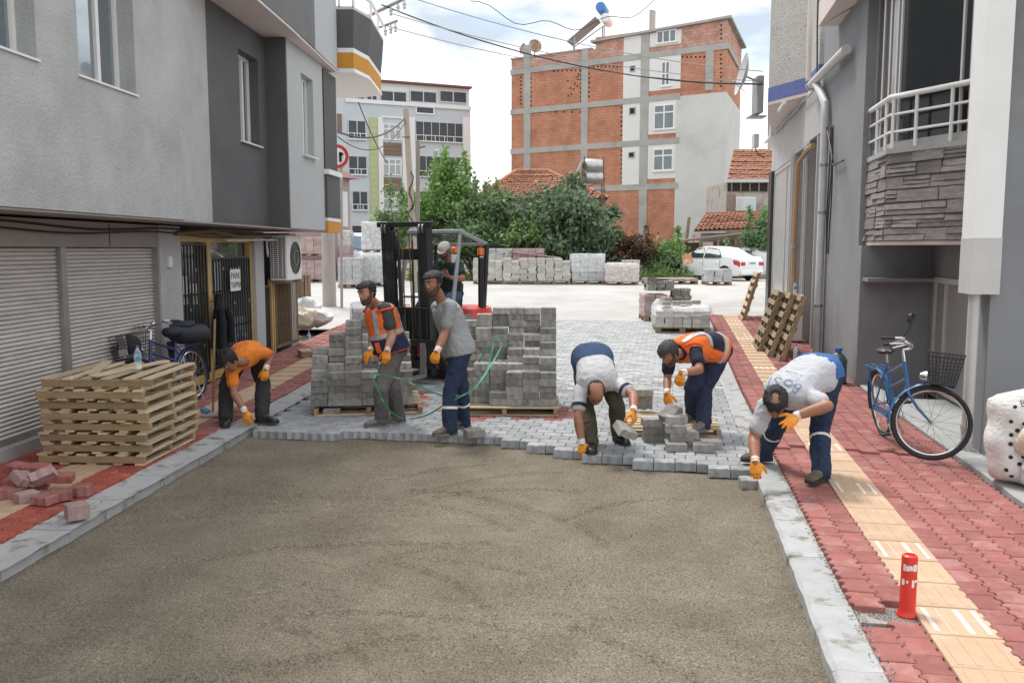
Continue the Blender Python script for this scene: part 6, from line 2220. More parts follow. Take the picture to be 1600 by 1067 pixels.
def small_things():
    m_bcap = mat('blue_cap', (0.02, 0.13, 0.40), 0.4, 0.05, 4, 0)
    bottle('small water bottle with blue cap standing on the pallet pile', (-3.57, 8.18, .034 + .0996 * 8 + .026), .034, .23, m_bcap)
    p = FR.p(2.45, 17.6)
    bottle('small water bottle on the white gas box', (p.x, p.y, G(p.y) + .975), .04, .26, m_bcap)
    b = gp(1312, 601, .05)
    bottle('large dark water carboy with blue cap by the grey wall', b + Vector((0, .1, .0)), .13, .52, m_bcap, True, 'water_carboy')
    b = gp(1254, 590, .06)
    bottle('small water bottle with blue cap left of the carboy', b + Vector((0, .35, .22)), .035, .24, m_bcap)
    b = gp(483, 536, .03)
    bottle('small water bottle standing on the left red pavement', b, .035, .24, m_bcap)
    # red delineator post
    b = gp(1417, 962, -.0)
    m_or = mat('red_post_plastic', (0.62, 0.035, 0.02), 0.4, 0.10, 6, 0.1, 30, col2=(.42, .03, .02), c2=(.55, .75), s2=9)
    T = thing('delineator_post', 'short red plastic post with worn white reflective bands by the tactile strip', 'post', (b.x, b.y, .0))
    add(MB().lathe([(.0, 0), (.052, 0), (.055, .012), (.046, .03), (.043, .045), (.041, .33), (.039, .343), (.028, .350), (.024, .338), (0, .335)], n=28), 'post', m_or, T, smooth=True)
    m_refl = mat('worn_reflective', (0.72, 0.71, 0.69), 0.5, 0.08, 30, 0.1, 40)
    for z0, z1, arcs in ((.262, .305, ((-2.75, -2.45), (-2.40, -1.98), (-1.95, -1.55), (-1.5, -1.0), (-.9, -.5), (.5, 1.2), (1.3, 2.4))), (.178, .222, ((-2.9, -2.5), (-2.3, -2.05), (-1.62, -1.28), (-1.22, -.7), (-.6, -.1), (.9, 2.0)))):
        for a0, a1 in arcs:
            lo = z0 + random.uniform(0, .014) + (.018 if random.random() < .3 else 0)
            hi = z1 - random.uniform(0, .008)
            n = 6
            rr = .0428
            pts = [(rr * math.cos(a0 + (a1 - a0) * i / n), rr * math.sin(a0 + (a1 - a0) * i / n)) for i in range(n + 1)]
            g = MB()
            g.v = [(x, y, lo + random.uniform(-.004, .004)) for x, y in pts] + [(x, y, hi + random.uniform(-.003, .003)) for x, y in pts]
            g.f = [(i, i + 1, n + 2 + i, n + 1 + i) for i in range(n)]
            add(g, 'reflective_patch', m_refl, T)
    # green packing strap
    m_strap = mat('green_strap', (0.06, 0.30, 0.19), 0.35, 0.12, 5, 0.0, spec=.6, col2=(.35, .55, .45), c2=(.55, .7), s2=6)  # paler green blotches put highlights into the strap's colour

    def strap(label, pts):
        P = [at(*p) for p in pts]
        # smooth the path (Catmull-Rom) and sweep a flat band along it
        Q = []
        for i in range(len(P) - 1):
            p0, p1, p2, p3 = P[max(i - 1, 0)], P[i], P[i + 1], P[min(i + 2, len(P) - 1)]
            for k in range(8):
                t = k / 8
                Q.append(.5 * ((2 * p1) + (p2 - p0) * t + (2 * p0 - 5 * p1 + 4 * p2 - p3) * t * t + (3 * p1 - p0 - 3 * p2 + p3) * t ** 3))
        Q.append(P[-1])
        rings = []
        for i, p in enumerate(Q):
            tn = (Q[min(i + 1, len(Q) - 1)] - Q[max(i - 1, 0)]).normalized()
            side = tn.cross(Vector((.3, 1, .2))).normalized()
            nn = tn.cross(side)
            w, h = .009, .0012
            rings.append([p + side * w + nn * h, p - side * w + nn * h, p - side * w - nn * h, p + side * w - nn * h])
        tag(add(MB().loft(rings), 'packing_strap', m_strap), label, 'strap', 'green packing straps')
    strap('green plastic strap looping round the knees of the man in the orange vest', [(630, 655, 9.62), (607, 640, 9.45), (592, 612, 9.35), (584, 592, 9.35), (592, 585, 9.35), (625, 592, 9.3), (660, 606, 9.35), (695, 619, 9.25), (718, 618, 9.2)])
    strap('green plastic strap rising from the paving to the right hand block stack', [(640, 655, 9.65), (668, 648, 9.5), (695, 632, 9.3), (722, 618, 9.15), (742, 606, 9.3), (762, 578, 9.6), (779, 550, 9.8), (785, 533, 9.85), (778, 527, 9.85), (764, 541, 9.85), (748, 566, 9.9)])
    strap('short end of green strap hanging down the right hand block stack', [(771, 539, 9.86), (765, 565, 9.8), (758, 590, 9.75), (754, 607, 9.72)])
    # black coat on the bars and a broom under it
    rings = []
    for j in range(13):
        t = j / 12
        z = 1.34 - .80 * t
        w = .05 + .135 * min(1, t * 2.2) + .05 * t
        ring = []
        for i in range(22):
            th = 2 * math.pi * i / 22
            k = 1 + .16 * math.sin(3 * th + 1) * t + .08 * math.sin(7 * th)
            ring.append((.085 * k * math.sin(th) * (0.5 + .6 * t) + .03, w * k * math.cos(th), z))
        rings.append(ring)
    T = thing('black_coat', 'long black coat hanging on the barred shop door', 'coat', FL.p(.06, 12.85, 0), FL.rz)
    g = MB().loft(rings)
    add(g, 'body', mat('black_cloth', (0.008, 0.008, 0.010), 0.9, 0.3, 8, 0.5, 20, bdist=.02), T, smooth=True)
    sl = MB().tube([(.1, .12, 1.12), (.14, .16, .9), (.13, .17, .6)], [.05, .055, .05], 10).tube([(.1, -.12, 1.12), (.14, -.17, .9), (.12, -.19, .55)], [.05, .055, .05], 10)
    add(sl, 'sleeve', MATS['black_cloth'], T, smooth=True)
    b = gp(333, 652, .03)
    T = thing('broom', 'wooden broom standing under the black coat by the door', 'broom', b)
    add(MB().tube([(0, 0, .05), (.02, .12, 1.15)], .013, 6), 'handle', m_wood, T)
    add(MB().bbox((-.02, 0, .035), (.24, .07, .05), .01), 'head', m_pipe, T)
    add(MB().bbox((-.08, -.02, .08), (.12, .05, .08), .02, Euler((.3, .5, .2)).to_matrix()), 'rag', mat('blue_rag', (.12, .28, .42), .9, .2, 9, .3), T)


small_things()
# ================================================================== VEHICLES AND BICYCLES
m_lamp_or = mat('orange_lens', (0.75, 0.16, 0.02), 0.3, 0.05, 4, 0)


def wheel(parent, c, axis, r, w, mt, mr, name='wheel', hub=.6):
    axis = Vector(axis).normalized()
    t = add(MB().lathe([(r * hub, -w / 2), (r * .93, -w / 2), (r, -w * .3), (r, w * .3), (r * .93, w / 2), (r * hub, w / 2)], c, axis, 28), name, mt, parent, smooth=True)
    g = MB().lathe([(0.02, w * .28), (r * .14, w * .30), (r * .5, w * .18), (r * hub, w * .46), (r * hub, -w * .46), (r * .3, -w * .2), (0.02, -w * .2)], c, axis, 24)
    add(g, 'rim', mr, t, smooth=True)
    return t


def forklift():
    m_red = mat('forklift_red', (0.62, 0.055, 0.04), 0.4, 0.08, 4, 0.05)
    m_blk = mat('forklift_black', (0.017, 0.018, 0.019), 0.55, 0.25, 8, 0.15, 40, col2=(.05, .05, .048), c2=(.55, .75), s2=4)
    m_gry = mat('forklift_grey', (0.13, 0.135, 0.14), 0.45, 0.1, 5, 0.05)
    m_lg = mat('guard_grey', (0.30, 0.31, 0.32), 0.45, 0.1, 5, 0.05)
    X, Y = -1.49, 12.8
    T = thing('forklift', 'red and black forklift with a tall black mast behind the paving stacks', 'forklift', (X, Y, G(Y)), R(-24))
    tl = Matrix.Rotation(R(3.2), 4, 'X')       # mast tipped forward

    def A(g, n, m, p=None, M=None, smooth=False):
        return add(g, n, m, p or T, M, smooth)
    for s in (-1, 1):
        o = MB().bbox((s * .335, 0, 1.22), (.10, .17, 2.2), .006).bbox((s * .27, -.055, 1.22), (.06, .03, 2.2), .004).bbox((s * .27, .055, 1.22), (.06, .03, 2.2), .004)
        A(o, 'mast_rail', m_blk, None, tl)
        i = MB().bbox((s * .235, 0, 1.20), (.045, .10, 2.1), .004)
        A(i, 'inner_rail', m_blk, None, tl)
        c = MB().tube([(s * .165, .05, .2), (s * .165, .05, 1.65)], .035, 10).tube([(s * .165, .05, 1.6), (s * .165, .05, 2.2)], .022, 8)
        A(c, 'lift_cylinder', m_gry, None, tl, True)
        for k in (0, 1):
            x = s * (.285 + .055 * k)
            A(MB().lathe([(0, -.012), (.075, -.012), (.075, .012), (0, .012)], (x, -.07, 2.27), (1, 0, 0), 16), 'pulley', m_steel, None, tl)
            A(MB().bbox((x + .02, -.07, 2.27), (.012, .13, .15), .004), 'pulley_cheek', m_blk, None, tl)
        for k in (0, 1):
            A(MB().bbox((s * (.06 + .05 * k), -.03, 1.3), (.018, .01, 1.8), .002), 'lift_chain', m_rust, None, tl)
        A(MB().tube([(s * .11, -.045, .35), (s * .1, -.05, 1.2), (s * .12, -.05, 2.1)], .014, 6), 'hydraulic_hose', m_rubber, None, tl)
    A(MB().bbox((0, -.02, 2.335), (.92, .10, .075), .006), 'top_beam', m_blk, None, tl)
    A(MB().bbox((0, .03, 1.9), (.45, .05, .16), .006), 'upper_tie', m_blk, None, tl)
    A(MB().bbox((0, .05, 1.05), (.6, .05, .09), .006), 'middle_tie', m_blk, None, tl)
    A(MB().bbox((0, .0, 1.28), (.30, .06, .03), .004), 'cylinder_tie', m_steel, None, tl)
    A(MB().bbox((0, .05, .3), (.74, .08, .2), .006), 'lower_tie', m_blk, None, tl)
    cg = A(MB().bbox((0, -.15, .62), (1.02, .05, .11), .006), 'carriage', m_blk, None, tl)
    A(MB().bbox((0, -.15, .30), (1.02, .05, .11), .006), 'carriage_bar', m_blk, cg)
    for x in (-.36, .36, -.12, .12):
        A(MB().bbox((x, -.13, .46), (.05, .04, .30), .004), 'carriage_plate', m_blk, cg)
    lb = A(MB().tube([(-.5, -.15, .66), (-.5, -.15, 1.13), (.5, -.15, 1.13), (.5, -.15, .66)], .018, 6), 'load_backrest', m_blk, None, tl)
    for k in range(6):
        A(MB().tube([(-.36 + .145 * k, -.15, .66), (-.36 + .145 * k, -.15, 1.12)], .012, 5), 'bar', m_blk, lb)
    for s in (-1, 1):
        A(MB().hexa([(s * .3 - .05, -.18, .12), (s * .3 + .05, -.18, .12), (s * .3 + .05, -1.2, .12), (s * .3 - .05, -1.2, .12)], [(s * .3 - .05, -.18, .165), (s * .3 + .05, -.18, .165), (s * .3 + .05, -1.2, .135), (s * .3 - .05, -1.2, .135)]).bbox((s * .3, -.19, .38), (.1, .04, .54), .004), 'fork', m_steel)
    # body
    A(MB().prism([(-.5, .25), (.5, .25), (.54, .5), (.54, 1.15), (-.54, 1.15), (-.54, .5)], .18, .58), 'chassis', m_red)
    A(MB().bbox((0, .36, .78), (.9, .16, .5), .03), 'cowl', m_blk)
    cw = MB()
    rings = []
    for z, y0, y1, w in ((.16, 1.05, 1.78, .5), (.5, 1.05, 1.9, .53), (.85, 1.15, 1.92, .53), (1.02, 1.22, 1.86, .50), (1.06, 1.3, 1.78, .44)):
        r = []
        for i in range(20):
            th = 2 * math.pi * i / 20
            cx, sx = math.cos(th), math.sin(th)
            r.append((w * math.copysign(abs(cx) ** .45, cx), (y0 + y1) / 2 + (y1 - y0) / 2 * math.copysign(abs(sx) ** .45, sx), z))
        rings.append(r)
    cw.loft(rings)
    A(cw, 'counterweight', m_red, smooth=True)
    A(MB().bbox((.2, 1.925, .8), (.05, .02, .26), .008), 'counterweight_slot', m_blk)
    A(MB().bbox((0, 1.02, .72), (.86, .62, .44), .06), 'engine_cover', m_gry)
    st = A(MB().bbox((0, .98, 1.0), (.46, .46, .12), .04), 'seat', m_black)
    A(MB().bbox((0, 1.22, 1.24), (.44, .11, .44), .04, Euler((R(-8), 0, 0)).to_matrix()), 'backrest', m_black, st)
    A(MB().ring((0, .60, 1.18), .16, (0, -.5, .85), .016, 24, 6).tube([(0, .6, 1.18), (0, .46, .98)], .02, 6), 'steering_wheel', m_black, None, None, True)
    # overhead guard
    for s in (-1, 1):
        A(MB().tube([(s * .46, .38, .9), (s * .46, .55, 1.6), (s * .44, .72, 2.2)], .032, 8), 'front_post', m_lg, None, None, True)
        A(MB().bbox((s * .46, 1.56, 1.52), (.06, .085, 1.1), .01, Euler((R(-7), 0, 0)).to_matrix()), 'rear_post', m_blk)
    gd = A(MB().tube([(-.45, 1.62, 2.06), (-.45, .7, 2.24), (.45, .7, 2.24), (.45, 1.62, 2.06)], .034, 8).tube([(-.45, 1.62, 2.06), (.45, 1.62, 2.06)], .034, 8), 'overhead_guard', m_lg, None, None, True)
    for k in range(5):
        y = .82 + .16 * k
        A(MB().tube([(-.45, y, 2.235 - .18 * (y - .7) / .92), (.45, y, 2.235 - .18 * (y - .7) / .92)], .014, 6), 'bar', m_blk, gd)
    # lamps
    A(MB().tube([(.45, 1.42, 1.05), (.45, 1.42, 1.84)], .045, 10), 'air_snorkel', m_black, None, None, True)
    bc = A(MB().lathe([(0, 0), (.06, 0), (.06, .02), (.0, .02)], (.45, 1.42, 1.86)), 'beacon_base', m_black)
    A(MB().lathe([(.055, 0), (.055, .09), (.045, .11), (0, .115)], (.45, 1.42, 1.88), n=16), 'beacon', m_lamp_or, bc, smooth=True)
    A(MB().bbox((.40, .62, 1.83), (.09, .07, .13), .012), 'work_lamp', m_pvc)
    A(MB().bbox((.40, .62, 1.96), (.09, .08, .10), .02), 'indicator', m_lamp_or)
    A(MB().bbox((-.40, .62, 1.83), (.09, .07, .13), .012), 'work_lamp', m_pvc)
    A(MB().bbox((-.40, .62, 1.96), (.09, .08, .10), .02), 'indicator', m_lamp_or)
    for s in (-1, 1):
        wheel(T, (s * .47, .42, .29), (s, 0, 0), .29, .19, m_rubber, m_red)
        wheel(T, (s * .45, 1.5, .23), (s, 0, 0), .23, .16, m_rubber, m_red)
    # wooden box on the side bracket of the mast
    A(MB().bbox((-.62, .1, 1.06), (.5, .06, .05), .004).bbox((-.78, .1, .85), (.04, .04, .4), .004), 'side_bracket', m_blk)
    c = T.matrix_basis @ Vector((-.66, .1, 1.085))
    tag(add(MB().bbox((0, 0, .05), (.22, .1, .10), .006), 'wooden_block', m_wood, None, Matrix.Translation((c.x, c.y, c.z)) @ Matrix.Rotation(R(-24), 4, 'Z')), 'small wooden block lying on the side bracket of the forklift mast', 'wooden block')


forklift()


def car():
    m_paint = mat('white_car_paint', (0.76, 0.77, 0.78), 0.22, 0.02, 3, 0.0, spec=.7)
    m_tail = mat('red_lens', (0.42, 0.02, 0.03), 0.25, 0.05, 4, 0)
    m_cg = glass('car_glass', (0.03, 0.05, 0.055))
    b = gp(1158, 442)
    Y = 37.5
    org = Vector((at(1176, 389, Y).x, Y, G(Y)))
    hd = math.atan2(.80, -.60)
    T = thing('white_car', 'white four door saloon car parked beyond the yard seen from its rear quarter', 'car', org, hd)

    def ring(x, hw, z0, zt, crown, tuck=.9):
        return [(x, -hw * tuck, z0), (x, -hw, z0 + .18), (x, -hw * 1.0, (z0 + zt) / 2 + .05), (x, -hw * .965, zt - .05), (x, -hw * .88, zt), (x, -hw * .4, zt + crown), (x, hw * .4, zt + crown), (x, hw * .88, zt), (x, hw * .965, zt - .05), (x, hw, (z0 + zt) / 2 + .05), (x, hw, z0 + .18), (x, hw * tuck, z0)]
    st = [(0.0, .70, .42, .70, .01), (.04, .80, .30, .92, .02), (.14, .84, .22, 1.02, .02), (.5, .86, .2, 1.02, .02), (.95, .865, .19, .95, .01), (1.9, .87, .19, .93, 0.0), (2.9, .865, .19, .92, 0.01), (3.25, .86, .19, .93, .03), (3.75, .84, .2, .86, .03), (4.1, .79, .22, .76, .03), (4.28, .68, .28, .66, .02), (4.33, .55, .36, .58, .01)]
    add(MB().loft([ring(*q) for q in st]), 'body', m_paint, T, smooth=True)
    # greenhouse
    cab = [(.45, .74, 1.00, 1.02), (.8, .72, .97, 1.20), (1.25, .66, .94, 1.42), (1.7, .63, .93, 1.475), (2.2, .63, .93, 1.475), (2.6, .65, .93, 1.40), (3.0, .70, .93, 1.15), (3.3, .74, .92, .95)]
    rings = []
    for x, hw, z0, zt in cab:
        r = []
        for i in range(14):
            s = -1 + 2 * i / 13
            # arch from one side to the other
            t = abs(s)
            wide = hw if t < .45 else hw + (.82 - hw) * (t - .45) / .55
            y = math.copysign(min(1, t * 1.45) * (wide if t > .4 else hw), s) if t > .001 else 0
            z = zt + (.02 if t < .5 else 0) if t < .62 else zt + (z0 - zt) * ((t - .62) / .38)
            r.append((x, y, z))
        r.append((x, .8, z0 - .05))
        r.append((x, -.8, z0 - .05))
        rings.append(r)
    add(MB().loft(rings), 'cabin', m_paint, T, smooth=True)
    for s in (-1, 1):
        for pts, n in ((((1.02, .995), (1.20, 1.34), (1.52, 1.41), (1.93, 1.42), (1.97, .985), (1.2, .985)), 'rear_window'), (((2.06, .985), (2.04, 1.42), (2.35, 1.40), (2.62, 1.30), (3.02, .985)), 'front_window')):
            P = []
            for x, z in pts:
                t = (z - .95) / .5
                P.append((x, s * (.825 - .155 * t + .006), z))
            g = MB().slab(P, .02, (0, -s, 0))
            fr_ = add(g, n, m_cg, T)
            rim = MB().tube([Vector(p) + Vector((0, s * .004, 0)) for p in P], .014, 5, False, True)
            add(rim, 'window_trim', m_black, fr_)
        add(MB().bbox((2.95, s * .93, .97), (.12, .17, .12), .03), 'door_mirror', m_paint, T)
        for x in (1.25, 2.15):
            add(MB().bbox((x, s * .872, .80), (.17, .03, .035), .01), 'door_handle', m_paint, T)
        for x in (1.05, 2.0, 3.0):
            add(MB().span((x, s * .868 - .004, .3), (x + .012, s * .868 + .004, .93)), 'door_gap', m_black, T)
        tl = [(.02, .60), (.02, .80), (.10, .86), (.34, .90), (.30, .72), (.10, .66)]
        add(MB().slab([(x, s * (.80 + .06 * min(1, x / .12)) + s * .012, z) for x, z in tl], .03, (0, -s, 0)), 'tail_light', m_tail, T)
        add(MB().bbox((-.0, s * .60, .73), (.06, .26, .16), .02), 'tail_light', m_tail, T)
        add(MB().bbox((4.2, s * .62, .66), (.16, .28, .12), .03), 'headlight', m_cg, T)
        for x, z in ((.80, .30), (3.42, .30)):
            add(MB().lathe([(.0, .01), (.36, .01), (.36, .02), (0, .02)], (x, s * .855, z), (0, s, 0), 24), 'wheel_arch', m_black, T)
            wheel(T, (x, s * .80, .30), (0, s, 0), .30, .20, m_rubber, m_pvc)
    add(MB().slab([(.50, -.60, 1.055), (.50, .60, 1.055), (1.20, .52, 1.405), (1.20, -.52, 1.405)], .02, (-.4, 0, .9)), 'rear_screen', m_pvc, T)
    add(MB().slab([(3.22, -.62, 1.01), (3.22, .62, 1.01), (2.62, .54, 1.395), (2.62, -.54, 1.395)], .02, (.5, 0, .85)), 'windscreen', m_cg, T)
    add(MB().bbox((.0, 0, .36), (.10, 1.5, .22), .04), 'rear_bumper', m_paint, T)
    add(MB().bbox((-.045, -.55, .33), (.02, .22, .05), .008), 'fog_lamp', m_tail, T)
    pl = add(MB().bbox((-.0, 0, .76), (.05, .52, .12), .006), 'number_plate', m_white, T)
    add(MB().box((-.028, .0, .76), (.004, .4, .05)), 'plate_marks', m_stucco_dark, pl)
    # second car, only its corner shows
    Y2 = 40.0
    T2 = thing('white_car', 'second white car of which only a roof corner shows behind the first', 'car', (at(1232, 389, Y2).x, Y2, G(Y2)), hd)
    add(MB().loft([ring(*q) for q in st]), 'body', m_paint, T2, smooth=True)
    add(MB().loft(rings), 'cabin', m_paint, T2, smooth=True)


car()


def van():
    m_vp = mat('van_paint', (0.74, 0.76, 0.78), 0.25, 0.03, 3, 0)
    Y = 39.0
    x0, x1 = at(540, 389, Y).x, at(600, 389, Y).x
    T = thing('white_van', 'white van facing the street between the wrapped loads by the pink house', 'van', ((x0 + x1) / 2, Y, G(Y)), R(4))
    w = x1 - x0
    hw = w / 2

    def rg(y, h0, h1, k):
        return [(-hw * k, y, h0), (-hw, y, h0 + .3), (-hw * .99, y, h1 * .6), (-hw * .9, y, h1 - .06), (-hw * .8, y, h1), (hw * .8, y, h1), (hw * .9, y, h1 - .06), (hw * .99, y, h1 * .6), (hw, y, h0 + .3), (hw * k, y, h0)]
    add(MB().loft([rg(-.0, .35, .9, .9), rg(.1, .25, 1.12, .95), rg(.75, .22, 1.28, .96), rg(1.35, .22, 2.05, .96), rg(1.8, .22, 2.12, .96), rg(4.4, .22, 2.12, .96)]), 'body', m_vp, T, smooth=True)
    zz = lambda y: 1.28 + (y - .75) / .6 * .77
    P = [(-hw * .84, .80, zz(.80) + .0), (hw * .84, .80, zz(.80)), (hw * .76, 1.28, zz(1.28) - .03), (-hw * .76, 1.28, zz(1.28) - .03)]
    add(MB().slab([Vector(p) + Vector((0, -.02, .03)) for p in P], .02, (0, -.7, .5)), 'windscreen', mat('van_glass', (0.16, 0.25, 0.34), 0.1, 0.1, 2, 0), T)
    add(MB().tube([(-hw * .5, .76, 1.30), (0, .74, 1.30), (hw * .6, .76, 1.30)], .02, 5), 'wiper', m_black, T)
    for s in (-1, 1):
        add(MB().bbox((s * hw * .72, -.0, .78), (.3, .08, .2), .03), 'headlight', m_clear, T)
        wheel(T, (s * (hw - .1), .85, .32), (s, 0, 0), .32, .2, m_rubber, m_steel)
        wheel(T, (s * (hw - .1), 3.5, .32), (s, 0, 0), .32, .2, m_rubber, m_steel)
    add(MB().bbox((0, -.02, .42), (w * .9, .12, .2), .03), 'bumper', m_black, T)


van()


def bicycle(label, rear, head, steer, lean, m_frame_, basket, extras, r=.345, wb=1.08):
    """rear: contact point of the rear wheel; head: a ground point under the head tube; local x runs forward"""
    d = (Vector(head) - Vector(rear))
    rz = math.atan2(d.y, d.x)
    T = thing('bicycle', label, 'bicycle', rear, rz)
    T.rotation_euler = (lean, 0, rz)
    A = lambda g, n, m, p=None, M=None, smooth=True: add(g, n, m, p or T, M, smooth)
    bb = Vector((.43, 0, .27))
    seat_t = Vector((.28, 0, .80))
    hb, ht = Vector((.86, 0, .62)), Vector((.80, 0, .86))
    rw = Vector((0, 0, r))
    fr = MB()
    fr.tube([bb, seat_t], .017, 10).tube([hb + (ht - hb) * .2, bb], .019, 10).tube([ht, Vector((.30, 0, .70))], .017, 10).tube([hb + (ht - hb) * .45, Vector((.33, 0, .56))], .015, 10).tube([hb, ht + (ht - hb) * .08], .022, 10)
    for s in (-1, 1):
        fr.tube([bb + Vector((0, s * .03, 0)), rw + Vector((0, s * .06, 0))], .010, 8).tube([seat_t + Vector((0, s * .02, -.06)), rw + Vector((0, s * .06, 0))], .009, 8)
    A(fr, 'frame', m_frame_)

    def wheel_at(c, ax, n, par, M=None):
        t = A(MB().ring(c, r - .02, ax, .021, 44, 10), 'wheel', m_rubber, par, M)
        A(MB().ring(c, r - .048, ax, .011, 40, 6), 'rim', m_chrome, t)
        A(MB().tube([Vector(c) - Vector(ax) * .05, Vector(c) + Vector(ax) * .05], .017, 8), 'hub', m_steel, t)
        e1 = Vector(ax).orthogonal().normalized()
        e2 = Vector(ax).cross(e1)
        for k in range(18):
            th = 2 * math.pi * k / 18
            q = Vector(c) + (e1 * math.cos(th) + e2 * math.sin(th)) * (r - .05)
            th2 = th + (1.2 if k % 2 else -1.2)
            p = Vector(c) + (e1 * math.cos(th2) + e2 * math.sin(th2)) * .016 + Vector(ax) * (.03 if k % 4 < 2 else -.03)
            A(MB().tube([p, q], .0016, 4, False), 'spoke', m_steel, t)
        return t
    wheel_at(rw, (0, 1, 0), 'rear', T)
    # everything that turns with the handlebar
    axd = (ht - hb).normalized()
    S = Matrix.Translation(hb) @ Matrix.Rotation(steer, 4, axd) @ Matrix.Translation(-hb)
    fw = Vector((wb, 0, r))
    fk = MB()
    for s in (-1, 1):
        fk.tube([hb + Vector((0, s * .05, -.03)), hb.lerp(fw, .55) + Vector((-.03, s * .055, 0)), fw + Vector((0, s * .055, 0))], [.015, .013, .009], 8)
    fk.tube([hb + Vector((0, -.055, -.02)), hb + Vector((0, .055, -.02))], .016, 8)
    F = A(fk, 'fork', m_frame_, None, S)
    F.matrix_basis = S
    wheel_at(fw, (0, 1, 0), 'front', F)

    def guard(c, a0, a1, par):
        rings = []
        for i in range(18):
            th = a0 + (a1 - a0) * i / 17
            p = Vector(c) + Vector((math.cos(th), 0, math.sin(th))) * (r + .022)
            o = Vector((math.cos(th), 0, math.sin(th)))
            rings.append([p + Vector((0, -.032, 0)) - o * .012, p + o * .004 + Vector((0, -.014, 0)), p + o * .004 + Vector((0, .014, 0)), p + Vector((0, .032, 0)) - o * .012, p - o * .004])
        return MB().loft(rings)
    A(guard(fw, R(72), R(190), F), 'mudguard', m_frame_, F)
    A(guard(rw, R(-5), R(200), T), 'mudguard', m_frame_)
    st = ht + axd * .13
    bar = MB().tube([ht, st], .013, 8).tube([st, st + Vector((.06, 0, .02))], .013, 8)
    hc = st + Vector((.06, 0, .02))
    for s in (-1, 1):
        bar.tube([hc, hc + Vector((.02, s * .12, .03)), hc + Vector((-.06, s * .25, .07)), hc + Vector((-.22, s * .29, .05))], .011, 8)
        A(MB().tube([hc + Vector((-.13, s * .285, .06)), hc + Vector((-.25, s * .29, .045))], .016, 8), 'grip', m_black, F)
        A(MB().tube([hc + Vector((-.05, s * .245, .055)), hc + Vector((-.16, s * .26, .015))], .006, 6), 'brake_lever', m_chrome, F)
    A(bar, 'handlebar', m_chrome, F)
    A(MB().lathe([(0, .0), (.035, .01), (.055, .05), (.058, .07), (0, .075)], hb + Vector((.07, 0, .14)), (1, 0, .05), 18), 'headlamp', m_chrome, F)
    A(MB().ell(hc + Vector((-.03, .09, .06)), (.032, .032, .026)), 'bell', m_chrome, F)
    # crank, pedals, chain guard
    cr = A(MB().lathe([(.0, -.006), (.09, -.006), (.09, .006), (0, .006)], bb + Vector((0, -.055, 0)), (0, 1, 0), 24), 'chainwheel', m_steel)
    A(MB().tube([bb + Vector((0, -.08, 0)), bb + Vector((.10, -.085, -.13))], .009, 6).tube([bb + Vector((0, .08, 0)), bb + Vector((-.10, .085, .13))], .009, 6), 'crank', m_chrome, cr)
    for p in (Vector((.10, -.14, -.13)), Vector((-.10, .14, .13))):
        A(MB().bbox(bb + p, (.09, .09, .025), .008), 'pedal', m_black, cr)
    A(MB().bbox((.21, -.07, .31), (.44, .012, .07), .02), 'chain_guard', m_frame_)
    sd = MB().ell(seat_t + Vector((-.04, 0, .12)), (.12, .085, .035)).ell(seat_t + Vector((.07, 0, .125)), (.09, .035, .028))
    A(sd, 'saddle', m_black)
    A(MB().tube([seat_t, seat_t + Vector((0, 0, .10))], .012, 8), 'seat_post', m_chrome)
    rk = MB()
    for s in (-.07, 0, .07):
        rk.tube([(.2, s, .73), (-.22, s, .72)], .006, 6)
    for s in (-1, 1):
        rk.tube([(-.12, s * .07, .72), (0, s * .065, r)], .006, 6).tube([(-.2, s * .07, .72), (0, s * .065, r)], .005, 6)
    rk.tube([(-.22, -.07, .72), (-.22, .07, .72)], .006, 6)
    A(rk, 'luggage_rack', m_black if 'rack_blue' not in extras else m_frame_)
    A(MB().tube([(.06, .07, .33), (.10, .17, .02)], .008, 6), 'kick_stand', m_steel)
    if basket:
        bc = hb + Vector((.26, 0, .22))
        g = MB()
        top = [(-.13, -.20), (.17, -.18), (.17, .18), (-.13, .20)]
        bot = [(-.09, -.15), (.12, -.14), (.12, .14), (-.09, .15)]
        z0, z1 = -.14, .14

        def ringp(k):
            z = z0 + (z1 - z0) * k
            return [bc + Vector((b[0] + (t[0] - b[0]) * k, b[1] + (t[1] - b[1]) * k, z)) for t, b in zip(top, bot)]
        for k in (0, .12, .24, .36, .48, .6, .72, .84, 1):
            g.tube(ringp(k), .004 if k not in (0, 1) else .007, 5, False, True)
        lo, up = ringp(0), ringp(1)
        for i in range(4):
            for t in [q / 9 for q in range(9)]:
                g.tube([lo[i].lerp(lo[(i + 1) % 4], t), up[i].lerp(up[(i + 1) % 4], t)], .003, 4, False)
        for t in [q / 8 for q in range(1, 8)]:
            g.tube([lo[0].lerp(lo[1], t), lo[3].lerp(lo[2], t)], .003, 4, False).tube([lo[0].lerp(lo[3], t), lo[1].lerp(lo[2], t)], .003, 4, False)
        bk = A(g, 'basket', m_black, F)
        if 'mesh' in extras:
            A(MB().loft([ringp(.02), ringp(.98)], cap=False), 'basket_mesh', clear('basket_mesh', (.05, .05, .05), .35, .6), F)
        if 'full' in extras:
            A(MB().ell(bc + Vector((0, 0, .02)), (.12, .15, .12)), 'basket_lining', mat('dark_bag', (.03, .022, .022), .7, .4, 9, .4, 20, col2=(.12, .02, .02), c2=(.55, .6), s2=6), F)
            g2 = MB().loft([[bc + Vector((.14 + .012 * math.sin(j * 1.9), -.02 + .026 * i - .03 * (j == 0), .15 - .05 * j + .008 * math.sin(i * 2 + j))) for i in range(6)] + [bc + Vector((.125, -.02 + .026 * i, .15 - .05 * j)) for i in range(5, -1, -1)] for j in range(6)])
            A(g2, 'cloth', mat('pale_cloth', (.42, .38, .39), .9, .1, 9, .4), F)
